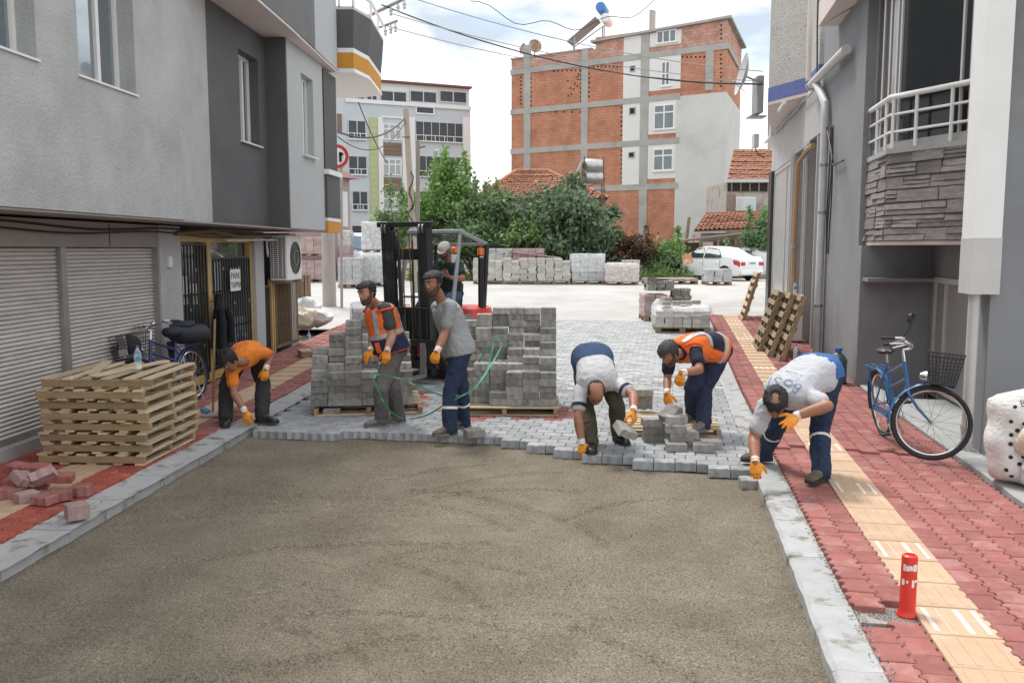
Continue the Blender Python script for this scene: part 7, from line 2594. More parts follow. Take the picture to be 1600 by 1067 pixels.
    if 'mirrors' in extras:
        for s, h in ((1, .23), (-1, .15)):
            p = hc + Vector((-.07, s * .25, .07))
            q = p + Vector((.05, s * .04, h))
            mr_ = A(MB().tube([p, p.lerp(q, .5) + Vector((.02, s * .02, 0)), q], .006, 6), 'mirror_stem', m_black, F)
            A(MB().bbox(q + Vector((0, 0, .03)), (.02, .10, .085), .02, Euler((0, .2, .4 * s)).to_matrix()), 'mirror', m_black, mr_)
    if 'bag' in extras:
        m_navy = mat('navy_bag', (.014, .017, .028), .75, .3, 9, .5, 25, bdist=.02)
        g = MB().tube([(-.42, 0, .84), (-.38, 0, .85), (.16, .02, .88), (.30, .02, .90), (.34, .02, .90)], [.03, .115, .125, .10, .03], 16)
        g.ell((.08, .0, .99), (.24, .12, .06)).ell((.36, .03, .93), (.18, .1, .07))
        g.v = [tuple(Vector(v) + Vector(noise.noise_vector(Vector(v) * 8)) * .022) for v in g.v]
        A(g, 'bag', m_navy)
        A(MB().tube([(.30, -.06, .80), (.27, -.09, .65), (.29, -.08, .52)], [.05, .035, .02], 8), 'hanging_strap', m_navy)
    return T


m_bblue = mat('bicycle_blue', (0.035, 0.115, 0.265), 0.3, 0.15, 6, 0.05)
m_bnavy = mat('bicycle_navy', (0.035, 0.05, 0.16), 0.35, 0.15, 6, 0.05)


def bikes():
    z = .07
    bicycle('blue bicycle with a black wire basket and two mirrors leaning by the grey wall', (3.87, 8.85, z), (3.78, 7.98, z), R(72), R(6), m_bblue, True, ('mirrors', 'mesh', 'rack_blue'))
    bicycle('navy bicycle with a filled basket and dark bag parked against the roller shutter', (-4.13, 11.15, .034), (-4.33, 10.1, .034), R(-14), R(6), m_bnavy, True, ('full', 'bag'), wb=1.12)


bikes()
# ================================================================== PEOPLE
def fuse(g, voxel, smooth=4, lam=0.5):
    """weld overlapping closed shapes into one continuous surface"""
    me = g.mesh('t') if isinstance(g, MB) else g
    o = bpy.data.objects.new('t', me)
    COL.objects.link(o)
    m = o.modifiers.new('r', 'REMESH')
    m.mode = 'VOXEL'
    m.voxel_size = voxel
    m.use_smooth_shade = True
    if smooth:
        s = o.modifiers.new('s', 'SMOOTH')
        s.iterations = smooth
        s.factor = lam
    dg = bpy.context.evaluated_depsgraph_get()
    out = bpy.data.meshes.new_from_object(o.evaluated_get(dg))
    bpy.data.objects.remove(o)
    out.polygons.foreach_set('use_smooth', [True] * len(out.polygons))
    return out


def ruffle(me, amp, freq, seed=0.0, stretch=(1, 1, 1)):
    """cloth folds: push the surface in and out along its normals"""
    n = [v.normal.copy() for v in me.vertices]
    for v, nn in zip(me.vertices, n):
        c = v.co
        q = Vector((c.x * stretch[0] * freq + seed, c.y * stretch[1] * freq, c.z * stretch[2] * freq))
        a = noise.noise(q)
        b = 1 - 2 * abs(noise.noise(q * 1.7 + Vector((5.2, 1.3, 9.1))))
        v.co = c + nn * amp * (0.6 * a + 0.7 * b - .2)
    me.update()
    return me


def solve(prev, u, v, ln, sign):
    """point on the line of sight of (u, v) at bone length ln from prev: sign -1 the nearer one, +1 the farther, 0 the closest approach"""
    o = Vector((0, 0, CAM_H))
    d = ray(u, v).normalized()
    b = d.dot(prev - o)
    c = (prev - o).length_squared - ln * ln
    disc = b * b - c
    if disc <= 0 or sign == 0:
        p = o + d * b
        return prev + (p - prev).normalized() * ln if disc <= 0 else p
    return o + d * (b + sign * math.sqrt(disc))


HEADP = [(-.118, .020, .080, .046), (-.108, .036, .090, .020), (-.090, .048, .094, -.012), (-.070, .056, .095, -.036), (-.045, .063, .094, -.060), (-.015, .069, .092, -.082), (.015, .073, .088, -.094), (.040, .0755, .094, -.100), (.065, .074, .092, -.101), (.085, .068, .080, -.094), (.102, .056, .060, -.078), (.114, .038, .036, -.054), (.120, .014, .004, -.022)]


def head_ring(z, off=0.0, n=36):
    P = HEADP
    for i in range(len(P) - 1):
        if z <= P[i + 1][0] or i == len(P) - 2:
            t = max(0, min(1, (z - P[i][0]) / (P[i + 1][0] - P[i][0])))
            w, f, b = [P[i][k] + (P[i + 1][k] - P[i][k]) * t for k in (1, 2, 3)]
            break
    cy, ry = (f + b) / 2, (f - b) / 2
    out = []
    for k in range(n):
        th = 2 * math.pi * k / n
        cx, sx = math.cos(th), math.sin(th)
        out.append(Vector(((w + off) * math.copysign(abs(cx) ** .9, cx), cy + (ry + off) * math.copysign(abs(sx) ** .9, sx), z)))
    return out


def head_shape(g, M):
    g.loft([[M @ p for p in head_ring(z)] for z, *_ in HEADP])
    R3 = M.to_3x3()

    def E(c, r, rot=None):
        g.ell(M @ Vector(c), r, R3 @ rot if rot else R3, 12, 8)
    g.loft([[M @ Vector(p) for p in q] for q in ([(-.008, .086, .030), (.008, .086, .030), (.007, .098, .028), (-.007, .098, .028)], [(-.012, .085, .005), (.012, .085, .005), (.009, .109, .004), (-.009, .109, .004)], [(-.019, .083, -.018), (.019, .083, -.018), (.011, .120, -.016), (-.011, .120, -.016)], [(-.014, .083, -.027), (.014, .083, -.027), (.008, .108, -.027), (-.008, .108, -.027)])])
    E((0, .082, .043), (.048, .016, .010))
    for s in (-1, 1):
        E((s * .040, .066, -.008), (.020, .018, .014))
        E((s * .075, -.006, -.002), (.011, .020, .033), Euler((0.2, 0, s * -.25)).to_matrix())
    E((0, .088, -.050), (.022, .012, .008))
    E((0, .086, -.062), (.018, .012, .007))
    E((0, .082, -.098), (.020, .016, .016))


def head_shell(M, off, keep, rough=0.004, seed=0, z0=-.118, z1=.12, nz=30, n=48):
    rings = [head_ring(z0 + (z1 - z0) * j / (nz - 1), off, n) for j in range(nz)]
    vs, fs = [], []
    for j in range(nz):
        for p in rings[j]:
            q = p + (p - Vector((0, -.01, 0))).normalized() * rough * abs(noise.noise(p * 60 + Vector((seed, 0, 0))))
            vs.append(q)
    vs.append(Vector((0, -.01, z1 + off + .002)))
    for j in range(nz - 1):
        for k in range(n):
            a = (j * n + k, j * n + (k + 1) % n, (j + 1) * n + (k + 1) % n, (j + 1) * n + k)
            c = sum((vs[i] for i in a), Vector()) / 4
            if keep(c.x, c.y, c.z):
                fs.append(a)
    if keep(0, -.01, z1):
        for k in range(n):
            fs.append(((nz - 1) * n + k, (nz - 1) * n + (k + 1) % n, len(vs) - 1))
    me = bpy.data.meshes.new('shell')
    me.from_pydata([tuple(M @ v) for v in vs], [], fs)
    bm = bmesh.new()
    bm.from_mesh(me)
    bmesh.ops.delete(bm, geom=[v for v in bm.verts if not v.link_faces], context='VERTS')
    bmesh.ops.recalc_face_normals(bm, faces=bm.faces[:])
    bmesh.ops.solidify(bm, geom=bm.faces[:], thickness=0.006)
    bm.to_mesh(me)
    bm.free()
    me.polygons.foreach_set('use_smooth', [True] * len(me.polygons))
    return me


def hand_mesh(M, side, curl, spread=.12, thumb=(.62, .62, -.35), thumb_curl=.3, fat=1.0):
    """hand in wrist coordinates: x along the fingers, z out of the back of the hand; side +1 right, -1 left"""
    g = MB()
    s = side
    rings = []
    for x, w, h, zz in ((-.03, .030, .024, 0), (0, .030, .021, 0), (.02, .036, .020, 0), (.05, .044, .019, .001), (.08, .044, .016, .002), (.098, .040, .013, .001)):
        rings.append([M @ Vector((x, w * math.cos(t) * fat, zz + h * fat * math.sin(t))) for t in [2 * math.pi * k / 16 for k in range(16)]])
    g.loft(rings)
    g.ell(M @ Vector((.035, s * .026, -.010)), (.034, .019, .017), M.to_3x3() @ Euler((0, 0, s * .5)).to_matrix(), 12, 8)
    for i, (y, ln, r) in enumerate(((.030, .074, .0098), (.0105, .082, .0100), (-.0105, .076, .0096), (-.030, .060, .0086))):
        p = Vector((.088 if i != 3 else .080, s * y, .001))
        a = 0.0
        yaw = s * spread * (1.5 - i) / 1.5
        pts = [p - Vector((.02, 0, 0)), p]
        for k, (f, c) in enumerate(zip((.46, .30, .24), (curl[i] * .9, curl[i] * 1.15, curl[i] * .7))):
            a += c
            d = Vector((math.cos(a) * math.cos(yaw), math.sin(yaw) * math.cos(a), -math.sin(a)))
            p = p + d * ln * f
            pts.append(p)
        g.tube([M @ q for q in pts], [r * fat * 1.05, r * fat * 1.08, r * fat, r * fat * .95, r * fat * .72], 10)
        g.ell(M @ pts[-1], (r * fat * .75,) * 3, None, 8, 6)
    t0 = Vector((.018, s * .022, -.008))
    d = Vector((thumb[0], s * thumb[1], thumb[2])).normalized()
    t1 = t0 + d * .050
    d2 = (d + Vector((thumb_curl * .8, -s * thumb_curl, -thumb_curl * .4))).normalized()
    t2 = t1 + d2 * .034
    d3 = (d2 + Vector((thumb_curl * .5, -s * thumb_curl * .8, 0))).normalized()
    t3 = t2 + d3 * .026
    g.tube([M @ q for q in (t0, t1, t2, t3)], [.017 * fat, .0125 * fat, .0115 * fat, .0085 * fat], 10)
    g.ell(M @ t3, (.0088 * fat,) * 3, None, 8, 6)
    return g


def basis(x, z):
    x = Vector(x).normalized()
    z = Vector(z)
    z = (z - x * z.dot(x)).normalized()
    y = z.cross(x)
    return Matrix(((x.x, y.x, z.x), (x.y, y.y, z.y), (x.z, y.z, z.z)))


def M4(rot, loc):
    m = rot.to_4x4()
    m.translation = Vector(loc)
    return m


m_skin = mat('tanned_skin', (0.31, 0.145, 0.09), 0.5, 0.09, 9, 0.12, 60, bdist=.003, col2=(0.26, 0.105, 0.065), c2=(.5, .7), s2=12, spec=.4)
m_skin_face = mat('face_skin', (0.40, 0.205, 0.14), 0.5, 0.08, 12, 0.12, 60, bdist=.003, col2=(0.28, 0.115, 0.075), c2=(.5, .7), s2=14, spec=.4)
m_hair = mat('black_hair', (0.012, 0.010, 0.009), 0.65, 0.3, 60, 0.9, 160, bdist=.006)
m_hair_g = mat('greying_hair', (0.040, 0.036, 0.033), 0.7, 0.4, 70, 0.9, 160, bdist=.006)
m_beard = mat('dark_stubble', (0.075, 0.042, 0.030), 0.85, 0.4, 80, 0.7, 200, bdist=.003)
m_glove = mat('orange_glove', (0.74, 0.265, 0.018), 0.6, 0.12, 22, 0.5, 50, bdist=.006, col2=(0.55, 0.18, 0.015), c2=(.52, .75), s2=26)
m_cuff = mat('white_knit', (0.68, 0.67, 0.63), 0.9, 0.08, 40, 0.6, 120, bdist=.004)
m_eye = mat('dark_eye', (0.02, 0.015, 0.012), 0.2, 0.1, 9, 0)
m_eyew = mat('eye_white', (0.55, 0.53, 0.50), 0.3, 0.03, 9, 0)
m_lip = mat('lip', (0.30, 0.11, 0.09), 0.5, 0.1, 30, 0.1)


def cloth(name, c, c2=None, var=.10, rough=.9):
    return mat(name, c, rough, var, 6, 0.45, 28, bdist=.012, col2=c2, c2=(.5, .72), s2=5)


m_tee_orange = cloth('orange_tee', (0.72, 0.20, 0.025))
m_tee_dgrey = cloth('charcoal_tee', (0.050, 0.050, 0.054))
m_polo = cloth('grey_polo', (0.275, 0.285, 0.29))
m_tee_green = cloth('dark_green_tee', (0.012, 0.030, 0.024))
m_tee_pale = cloth('pale_grey_tee', (0.46, 0.455, 0.465))
m_tee_pale2 = cloth('pale_blue_grey_tee', (0.44, 0.45, 0.475))
m_tee_navy = cloth('navy_tee', (0.012, 0.015, 0.032))
m_vest = cloth('orange_vest', (0.80, 0.155, 0.025), None, .08)
m_strip = mat('reflective_tape', (0.42, 0.42, 0.43), 0.45, 0.10, 20, 0.2, 40, metal=.2)
m_vest_navy = cloth('navy_vest_panel', (0.016, 0.018, 0.062))
m_vest_trim = cloth('bright_trim', (0.75, 0.09, 0.04))
m_tr_black = cloth('black_trousers', (0.022, 0.021, 0.022))
m_tr_grey = cloth('grey_work_trousers', (0.125, 0.112, 0.110), (0.16, 0.145, 0.135))
m_tr_navy = cloth('navy_work_trousers', (0.014, 0.026, 0.060), (0.022, 0.045, 0.088))
m_tr_blue = cloth('navy_cotton_trousers', (0.020, 0.026, 0.062), (0.028, 0.036, 0.075))
m_tr_olive = cloth('olive_trousers', (0.058, 0.050, 0.033), (0.085, 0.072, 0.05))
m_jeans = cloth('blue_jeans', (0.05, 0.09, 0.17))
m_hip_blue = cloth('bright_blue_shirt_tail', (0.022, 0.055, 0.125), (.016, .035, .085))
m_shoe_black = mat('black_leather', (0.014, 0.014, 0.015), 0.4, 0.2, 14, 0.2, 50)
m_shoe_grey = mat('dusty_grey_shoe', (0.135, 0.125, 0.11), 0.8, 0.25, 16, 0.4, 50, col2=(.25, .235, .21), c2=(.5, .7), s2=12)
m_boot = mat('dusty_brown_boot', (0.085, 0.068, 0.05), 0.8, 0.25, 16, 0.4, 50, col2=(.19, .165, .13), c2=(.5, .7), s2=12)
m_sole = mat('shoe_sole', (0.025, 0.024, 0.023), 0.85, 0.2, 20, 0.2, 60)


m_hip_sunlit = cloth('sunlit_blue_cotton', (0.035, 0.11, 0.30))


class Torso:
    PROF = [(-.16, .150, .112), (-.05, .172, .128), (.06, .176, .130), (.2, .168, .125), (.36, .156, .116), (.52, .162, .118), (.68, .176, .120), (.82, .180, .112), (.91, .158, .095), (.965, .105, .075), (1.0, .062, .060), (1.05, .056, .056)]

    def __init__(s, hip, chest, neck, hipdir, shdir, bulge, fat=1.0, belly=0.0):
        s.hip, s.chest, s.neck = hip, chest, neck
        s.hd, s.sd = hipdir.normalized(), shdir.normalized()
        s.fat, s.belly = fat, belly
        ax = (chest - hip).normalized()
        back = ax.cross((s.hd + s.sd).normalized())
        # forward must come out in front of the chest: lateral R->L crossed with up gives the front
        s.bulge = -(s.hd + s.sd).normalized().cross(ax) * bulge

    def spine(s, t):
        a, c, b = s.hip, (s.hip + s.neck) / 2 + s.bulge, s.neck
        if t < 0:
            return a + (c - a).normalized() * t * .58
        if t > 1:
            return b + (b - c).normalized() * (t - 1) * .58
        return a * (1 - t) ** 2 + c * 2 * t * (1 - t) + b * t * t

    def at(s, t, th, off=0.0):
        p = s.spine(t)
        tn = (s.spine(t + .01) - s.spine(t - .01)).normalized()
        k = max(0, min(1, t))
        lat = (s.hd * (1 - k) + s.sd * k)
        lat = (lat - tn * lat.dot(tn)).normalized()
        fw = lat.cross(tn)
        for i in range(len(s.PROF) - 1):
            if t <= s.PROF[i + 1][0] or i == len(s.PROF) - 2:
                q = max(0, min(1, (t - s.PROF[i][0]) / (s.PROF[i + 1][0] - s.PROF[i][0])))
                w = s.PROF[i][1] + (s.PROF[i + 1][1] - s.PROF[i][1]) * q
                d = s.PROF[i][2] + (s.PROF[i + 1][2] - s.PROF[i][2]) * q
                break
        w *= s.fat
        d *= s.fat
        cx, sx = math.cos(th), math.sin(th)
        if sx > 0:
            d *= 1 + s.belly * math.exp(-((t - .3) / .22) ** 2)
        return p + lat * (w + off) * math.copysign(abs(cx) ** .82, cx) + fw * (d + off) * math.copysign(abs(sx) ** .82, sx)

    def loft(s, g, t0, t1, off, n=30, m=26, flare=0.0):
        g.loft([[s.at(t0 + (t1 - t0) * j / (m - 1), 2 * math.pi * k / n, off + flare * (1 - j / (m - 1)) ** 3) for k in range(n)] for j in range(m)])
        return g

    def patch(s, t0, t1, a0, a1, off, th=.004, n=14, m=8, bvh=None):
        """thin panel lying on the torso between two heights and two angles; follows bvh (the garment) where given"""
        g = MB()
        lo, hi = [], []
        for j in range(m + 1):
            for k in range(n + 1):
                t, a = t0 + (t1 - t0) * j / m, a0 + (a1 - a0) * k / n
                p = s.at(t, a, off)
                c = s.spine(t)
                d = (p - c).normalized()
                if bvh:
                    h = bvh.ray_cast(c + d * .6, -d, .6)
                    if h[0] is not None and (h[0] - c).length < .34:
                        p = h[0] + d * .005
                lo.append(p)
                hi.append(p + d * th)
        W = n + 1
        N = len(lo)
        g.v = [tuple(p) for p in lo + hi]
        for j in range(m):
            for k in range(n):
                a = j * W + k
                g.f += [(a, a + W, a + W + 1, a + 1), (N + a, N + a + 1, N + a + W + 1, N + a + W)]
        for j in range(m):
            for k in (0, n):
                a, b = j * W + k, (j + 1) * W + k
                g.f.append((a, b, N + b, N + a))
        for k in range(n):
            for j in (0, m):
                a, b = j * W + k, j * W + k + 1
                g.f.append((a, b, N + b, N + a))
        return g


def chain(g, pts, rad, n=14, steps=5):
    """tapered limb through the joints with rounded joints"""
    P, Rr = [], []
    for i in range(len(pts) - 1):
        for k in range(steps):
            t = k / steps
            P.append(pts[i].lerp(pts[i + 1], t))
            Rr.append(rad[i] + (rad[i + 1] - rad[i]) * t)
    P.append(pts[-1])
    Rr.append(rad[-1])
    g.tube(P, Rr, n)
    for p, r in zip(pts, rad):
        g.ell(p, (r, r, r), None, 12, 8)


def bvh_of(me):
    return BVHTree.FromPolygons([v.co.copy() for v in me.vertices], [tuple(p.vertices) for p in me.polygons])


def person(S):
    hip = at(*S['hip'])
    sh = {'L': at(*S['shL']), 'R': at(*S['shR'])}
    hd = Vector(S['hipdir']).normalized()
    sd = (sh['L'] - sh['R']).normalized()
    chest = (sh['L'] + sh['R']) / 2
    head = at(*S['head'])
    ax = (chest - hip).normalized()
    face, up = Vector(S['face']).normalized(), Vector(S['up']).normalized()
    hr = basis(face.cross(up), up)              # columns: right, forward, up
    HM = M4(hr, head) @ Matrix.Scale(S.get('hs', 1.04), 4)
    neck = chest + ax * .055
    skull = HM @ Vector((0, -.03, -.075))
    fat = S.get('fat', 1.0)
    T = Torso(hip, chest, neck, hd, sd, S.get('bulge', .03), fat, S.get('belly', 0))
    root = thing('person', S['label'], 'person', (hip.x, hip.y, S.get('base', G(hip.y))), 0, S.get('group', 'paving workers'), world=True)
    AL, FL_ = S.get('arm', (.285, .255)), S.get('leg', (.425, .42))
    arms, legs = {}, {}
    for s in 'LR':
        el = solve(sh[s], *S['el' + s][:2], AL[0], S['el' + s][2])
        wr = solve(el, *S['wr' + s][:2], AL[1], S['wr' + s][2])
        tip = solve(wr, *S['ti' + s][:2], .17, S['ti' + s][2])
        arms[s] = (sh[s], el, wr, tip)
        hj = hip + hd * (.092 if s == 'L' else -.092) * fat - ax * .0
        if isinstance(S['ft' + s], Vector):
            ft, to = S['ft' + s], S['to' + s]
        else:
            ft, to = gp(*S['ft' + s]), gp(*S['to' + s])
        an = ft + Vector((0, 0, .088))
        if 'kn' + s in S and isinstance(S['kn' + s], Vector):
            kn = S['kn' + s]
        else:
            # knee: on its line of sight, splitting the leg length evenly
            o = Vector((0, 0, CAM_H))
            d = ray(*S['kn' + s][:2]).normalized()
            best = None
            b0 = d.dot((hj + an) / 2 - o)
            for i in range(-40, 41):
                p = o + d * (b0 + i * .012)
                e = abs((p - hj).length - FL_[0]) + abs((p - an).length - FL_[1])
                e += .15 * max(0, i * .012) if S['kn' + s][2] < 0 else 0
                if best is None or e < best[0]:
                    best = (e, p)
            kn = best[1]
        legs[s] = (hj, kn, an, ft, to)
    if S.get('debug'):
        for s in 'LR':
            print(S['label'][:30], s, 'sh', round((sh['L'] - sh['R']).length, 2), 'torso', round((chest - hip).length, 2), 'neck', round((skull - neck).length, 2), 'thigh', round((legs[s][1] - legs[s][0]).length, 2), 'shin', round((legs[s][2] - legs[s][1]).length, 2), 'arm', round((arms[s][1] - arms[s][0]).length, 2), round((arms[s][2] - arms[s][1]).length, 2), 'hipz', round(hip.z, 2), 'wristz', round(arms[s][2].z, 2))
    # ---- body: one continuous surface from crown to ankles
    g = MB()
    head_shape(g, HM)
    g.tube([neck - ax * .05, neck + (skull - neck) * .35, skull, HM @ Vector((0, -.02, -.03))], [.066, .056, .054, .05], 14)
    T.loft(g, -.12, 1.03, -.012)
    for s in 'LR':
        a, b, c, t = arms[s]
        chain(g, [a, a.lerp(b, .45), b, b.lerp(c, .3), c, c.lerp(t, .12)], [.058 * fat, .053 * fat, .044 * fat, .047 * fat, .031 * fat, .028])
        h, k, n_, ft, to = legs[s]
        chain(g, [h, h.lerp(k, .5), k, k.lerp(n_, .35), n_], [.078, .066, .050, .050, .034])
        if S.get('bare'):
            hm = M4(basis(t - c, S['back' + s]), c)
            hg = hand_mesh(hm, 1 if s == 'R' else -1, S.get('curl' + s, (.5,) * 4))
            g.add(hg.v, hg.f)
    body = fuse(g, S.get('voxel', .0085), 3, .45)
    bo = add(body, 'body', m_skin_face if S.get('pale') else m_skin, root)
    # ---- face
    for s in (-1, 1):
        e = add(MB().ell(HM @ Vector((s * .031, .0855, .022)), (.0125, .008, .0065), hr, 12, 8), 'eye', m_eyew, root, smooth=True)
        add(MB().ell(HM @ Vector((s * .031, .0925, .021)), (.0058, .0035, .0058), hr, 10, 6), 'iris', m_eye, e, smooth=True)
        add(MB().tube([HM @ Vector((s * .014, .0985, .041)), HM @ Vector((s * .032, .0975, .047)), HM @ Vector((s * .052, .083, .041))], [.0045, .0055, .003], 7), 'eyebrow', m_hair, root, smooth=True)
    add(MB().tube([HM @ Vector((-.023, .093, -.056)), HM @ Vector((0, .1005, -.055)), HM @ Vector((.023, .093, -.056))], [.003, .0055, .003], 7), 'mouth', m_lip, root, smooth=True)
    # ---- hair
    hk = S.get('hair', 'full')
    mh = m_hair_g if 'grey' in hk else m_hair
    if 'cap' not in hk:
        bald = 'bald' in hk

        def keep(x, y, z):
            line = .070 if y > .03 else (.070 - (.03 - y) * 2.0)
            if y > .052 and abs(x) < .07:
                line = .072
            if bald and z > .045 + (-.03 if y > .0 else 0.045) and y > -.062 and abs(x) < .062:
                return False
            if bald and y > .045:
                return False
            if 'thin' in hk and (z > .088 and -.03 < y < .05 and abs(x) < .03):
                return False
            if y < -.02:
                line = -.062
            if abs(x) > .055 and -.03 < y < .03:
                line = .0
            return z > line
        add(head_shell(HM, .011 if not bald else .004, keep, .024 if not bald else .004, S['hip'][0]), 'hair', mh, root)
    else:
        mc = mat('pale_cap', (0.50, 0.48, 0.45), 0.9, 0.1, 12, 0.5, 60, bdist=.006)
        cp = add(head_shell(HM, .014, lambda x, y, z: z > (.045 if y > 0 else .02), .002, 1), 'cap', mc, root)
        pk = MB()
        top = [Vector((.07 * math.cos(t), .075 + .085 * math.sin(t), .052 - .012 * math.sin(t))) for t in [math.pi * k / 12 for k in range(13)]]
        bot = [p - Vector((0, 0, .006)) for p in top]
        pk.hexa([HM @ p for p in bot], [HM @ p for p in top])
        add(pk, 'peak', mc, cp)
    if S.get('beard'):
        dens = S['beard']
        add(head_shell(HM, .0045 if dens < 2 else .008, lambda x, y, z: (z < -.034 - .25 * max(0, y - .04) + .5 * max(0, abs(x) - .05) and y > .012 and not (abs(x) < .02 and -.064 < z < -.047) and z > -.117 and not (abs(x) < .03 and z > -.036)) or (abs(x) > .060 and z < .01 and 0.012 < y < .028), .003, 3), 'beard', m_beard, root)
    # ---- trousers
    tg = MB()
    T.loft(tg, -.14, .14, .012)
    for s in 'LR':
        h, k, n_, ft, to = legs[s]
        hem = n_ + (k - n_).normalized() * .015
        low = n_ + (k - n_) * .0 - Vector((0, 0, .02))
        chain(tg, [h, h.lerp(k, .45), k, k.lerp(n_, .4), hem, low], [.108 * fat ** .5, .101, .083, .083, .077, .078])
    tr = ruffle(fuse(tg, .011, 3), .015, 10, S['hip'][0], (1, 1, .55))
    to_ = add(tr, 'trousers', S['trousers'], root)
    tb = bvh_of(tr)
    if S.get('seat'):
        add(T.patch(-.13, .10, math.pi * .98, math.pi * 2.02, .05, .012, 20, 6, tb), 'sunlit_seat', m_hip_sunlit, to_, smooth=True)  # brighter blue seat of the trousers, sunlight put into its colour
    if S.get('bands'):
        for s in S['bands']:
            h, k, n_, ft, to = legs[s]
            d = (n_ - k).normalized()
            c = k + d * S.get('band_at', .14)
            ring0, ring1 = [], []
            x = d.orthogonal().normalized()
            y = d.cross(x)
            for j in (0, 1):
                for i in range(24):
                    th = 2 * math.pi * i / 24
                    e = x * math.cos(th) + y * math.sin(th)
                    p0 = c + d * .028 * (j - .5)
                    hit = tb.ray_cast(p0 + e * .2, -e, .2)
                    q = hit[0] + e * .004 if hit[0] is not None else p0 + e * .08
                    (ring0 if j == 0 else ring1).append(q)
            gg = MB().loft([ring0, ring1], cap=False)
            add(gg, 'reflective_band', m_cuff, to_, smooth=True)
    # ---- shirt
    sg = MB()
    t0 = S.get('hem', -.02)
    T.loft(sg, t0, 1.0, S.get('loose', .018), flare=S.get('flare', .008))
    for s in 'LR':
        a, b, c, t = arms[s]
        k = S.get('sleeve', .62)
        inn = a.lerp(chest, .28)
        chain(sg, [inn, a, a.lerp(b, k * .6), a.lerp(b, k)], [.075, .072 * fat ** .5, .069 * fat ** .5, .071 * fat ** .5])
    shirt = ruffle(fuse(sg, .0105, 3), S.get('fold', .008), 9, S['hip'][0] + 3.3)
    so = add(shirt, 'shirt', S['shirt'], root)
    sb = bvh_of(shirt)
    if S.get('collar'):
        cr = []
        for i in range(22):
            th = 2 * math.pi * i / 22
            cr.append(T.at(1.0, th, .016))
        add(MB().tube(cr, .015, 8, False, True), 'collar', S['shirt'], so, smooth=True)
    if S.get('under'):
        add(T.patch(t0 - .01, S['under'][0], 0, 2 * math.pi, .03, .004, 40, 8, sb), 'lower_panel', S['under'][1], so, smooth=True)
        for s in 'LR':
            a, b, c, t = arms[s]
            k = S.get('sleeve', .62)
            chain_g = MB().tube([a.lerp(b, k - .07), a.lerp(b, k + .05)], [.0745 * fat ** .5, .0755 * fat ** .5], 20)
            add(chain_g, 'sleeve_hem', m_tee_navy, so, smooth=True)
    # ---- hi-vis vest
    if S.get('vest'):
        vg = MB()
        T.loft(vg, .02, .985, S.get('loose', .018) + .016, flare=.02)
        vest = ruffle(fuse(vg, .0105, 3), .008, 8, S['hip'][0] + 7)
        vo = add(vest, 'vest', m_vest, root)
        vb = bvh_of(vest)
        pi = math.pi
        if S['vest'] == 'navy':
            add(T.patch(.03, .34, 0, 2 * pi, .04, .003, 44, 10, vb), 'navy_panel', m_vest_navy, vo, smooth=True)
            add(T.patch(.015, .04, 0, 2 * pi, .045, .006, 44, 2, vb), 'hem_trim', m_vest_trim, vo, smooth=True)
            add(T.patch(.36, .45, 0, 2 * pi, .04, .005, 44, 4, vb), 'reflective_strip', m_strip, vo, smooth=True)
            for a_ in (1.0, 2.1):
                add(T.patch(.08, .30, a_ - .16, a_ + .16, .04, .008, 8, 6, vb), 'pocket', m_vest, vo, smooth=True)
        else:
            add(T.patch(.10, .17, 0, 2 * pi, .04, .005, 44, 4, vb), 'reflective_strip', m_strip, vo, smooth=True)
            add(T.patch(.19, .44, pi * 1.08, pi * 2.04, .04, .003, 30, 10, vb), 'navy_panel', m_tee_navy, vo, smooth=True)
            add(T.patch(.46, .54, pi, 2 * pi, .04, .005, 30, 4, vb), 'reflective_strip', m_strip, vo, smooth=True)
        for a_ in (.95, 2.19, -.95, -2.19):
            add(T.patch(.46, .965, a_ - .17, a_ + .17, .04, .005, 6, 16, vb), 'reflective_strip', m_strip, vo, smooth=True)
        for s in 'LR':                           # arm openings bound with tape
            a, b, c, t = arms[s]
            d = (b - a).normalized()
            x = d.orthogonal().normalized()
            y = d.cross(x)
            c0 = a + (chest - a) * .12
            add(MB().tube([c0 + (x * math.cos(q) + y * math.sin(q)) * .098 for q in [2 * pi * i / 26 for i in range(26)]], .011, 8, False, True), 'armhole_trim', m_vest_trim, vo, smooth=True)
    # ---- print on the back
    for txt, tt, sz, m_, sx in S.get('print', ()):
        cu = bpy.data.curves.new('print', 'FONT')
        cu.body = txt
        cu.size = sz
        cu.align_x = 'CENTER'
        cu.resolution_u = 2
        to2 = bpy.data.objects.new('print', cu)
        COL.objects.link(to2)
        me = bpy.data.meshes.new_from_object(to2.evaluated_get(bpy.context.evaluated_depsgraph_get()))
        bpy.data.objects.remove(to2)
        bm = bmesh.new()
        bm.from_mesh(me)
        bmesh.ops.triangulate(bm, faces=bm.faces[:])
        bmesh.ops.subdivide_edges(bm, edges=[e for e in bm.edges if e.calc_length() > .02], cuts=2)
        for v in bm.verts:
            t = tt + v.co.y / .58
            th = -math.pi / 2 - v.co.x * sx / .165
            p = T.at(t, th, .03)
            c = T.spine(t)
            d = (p - c).normalized()
            h = sb.ray_cast(c + d * .5, -d, .5)
            v.co = (h[0] if h[0] is not None else p) + d * .0035
        bm.to_mesh(me)
        bm.free()
        add(me, 'print', m_, so)
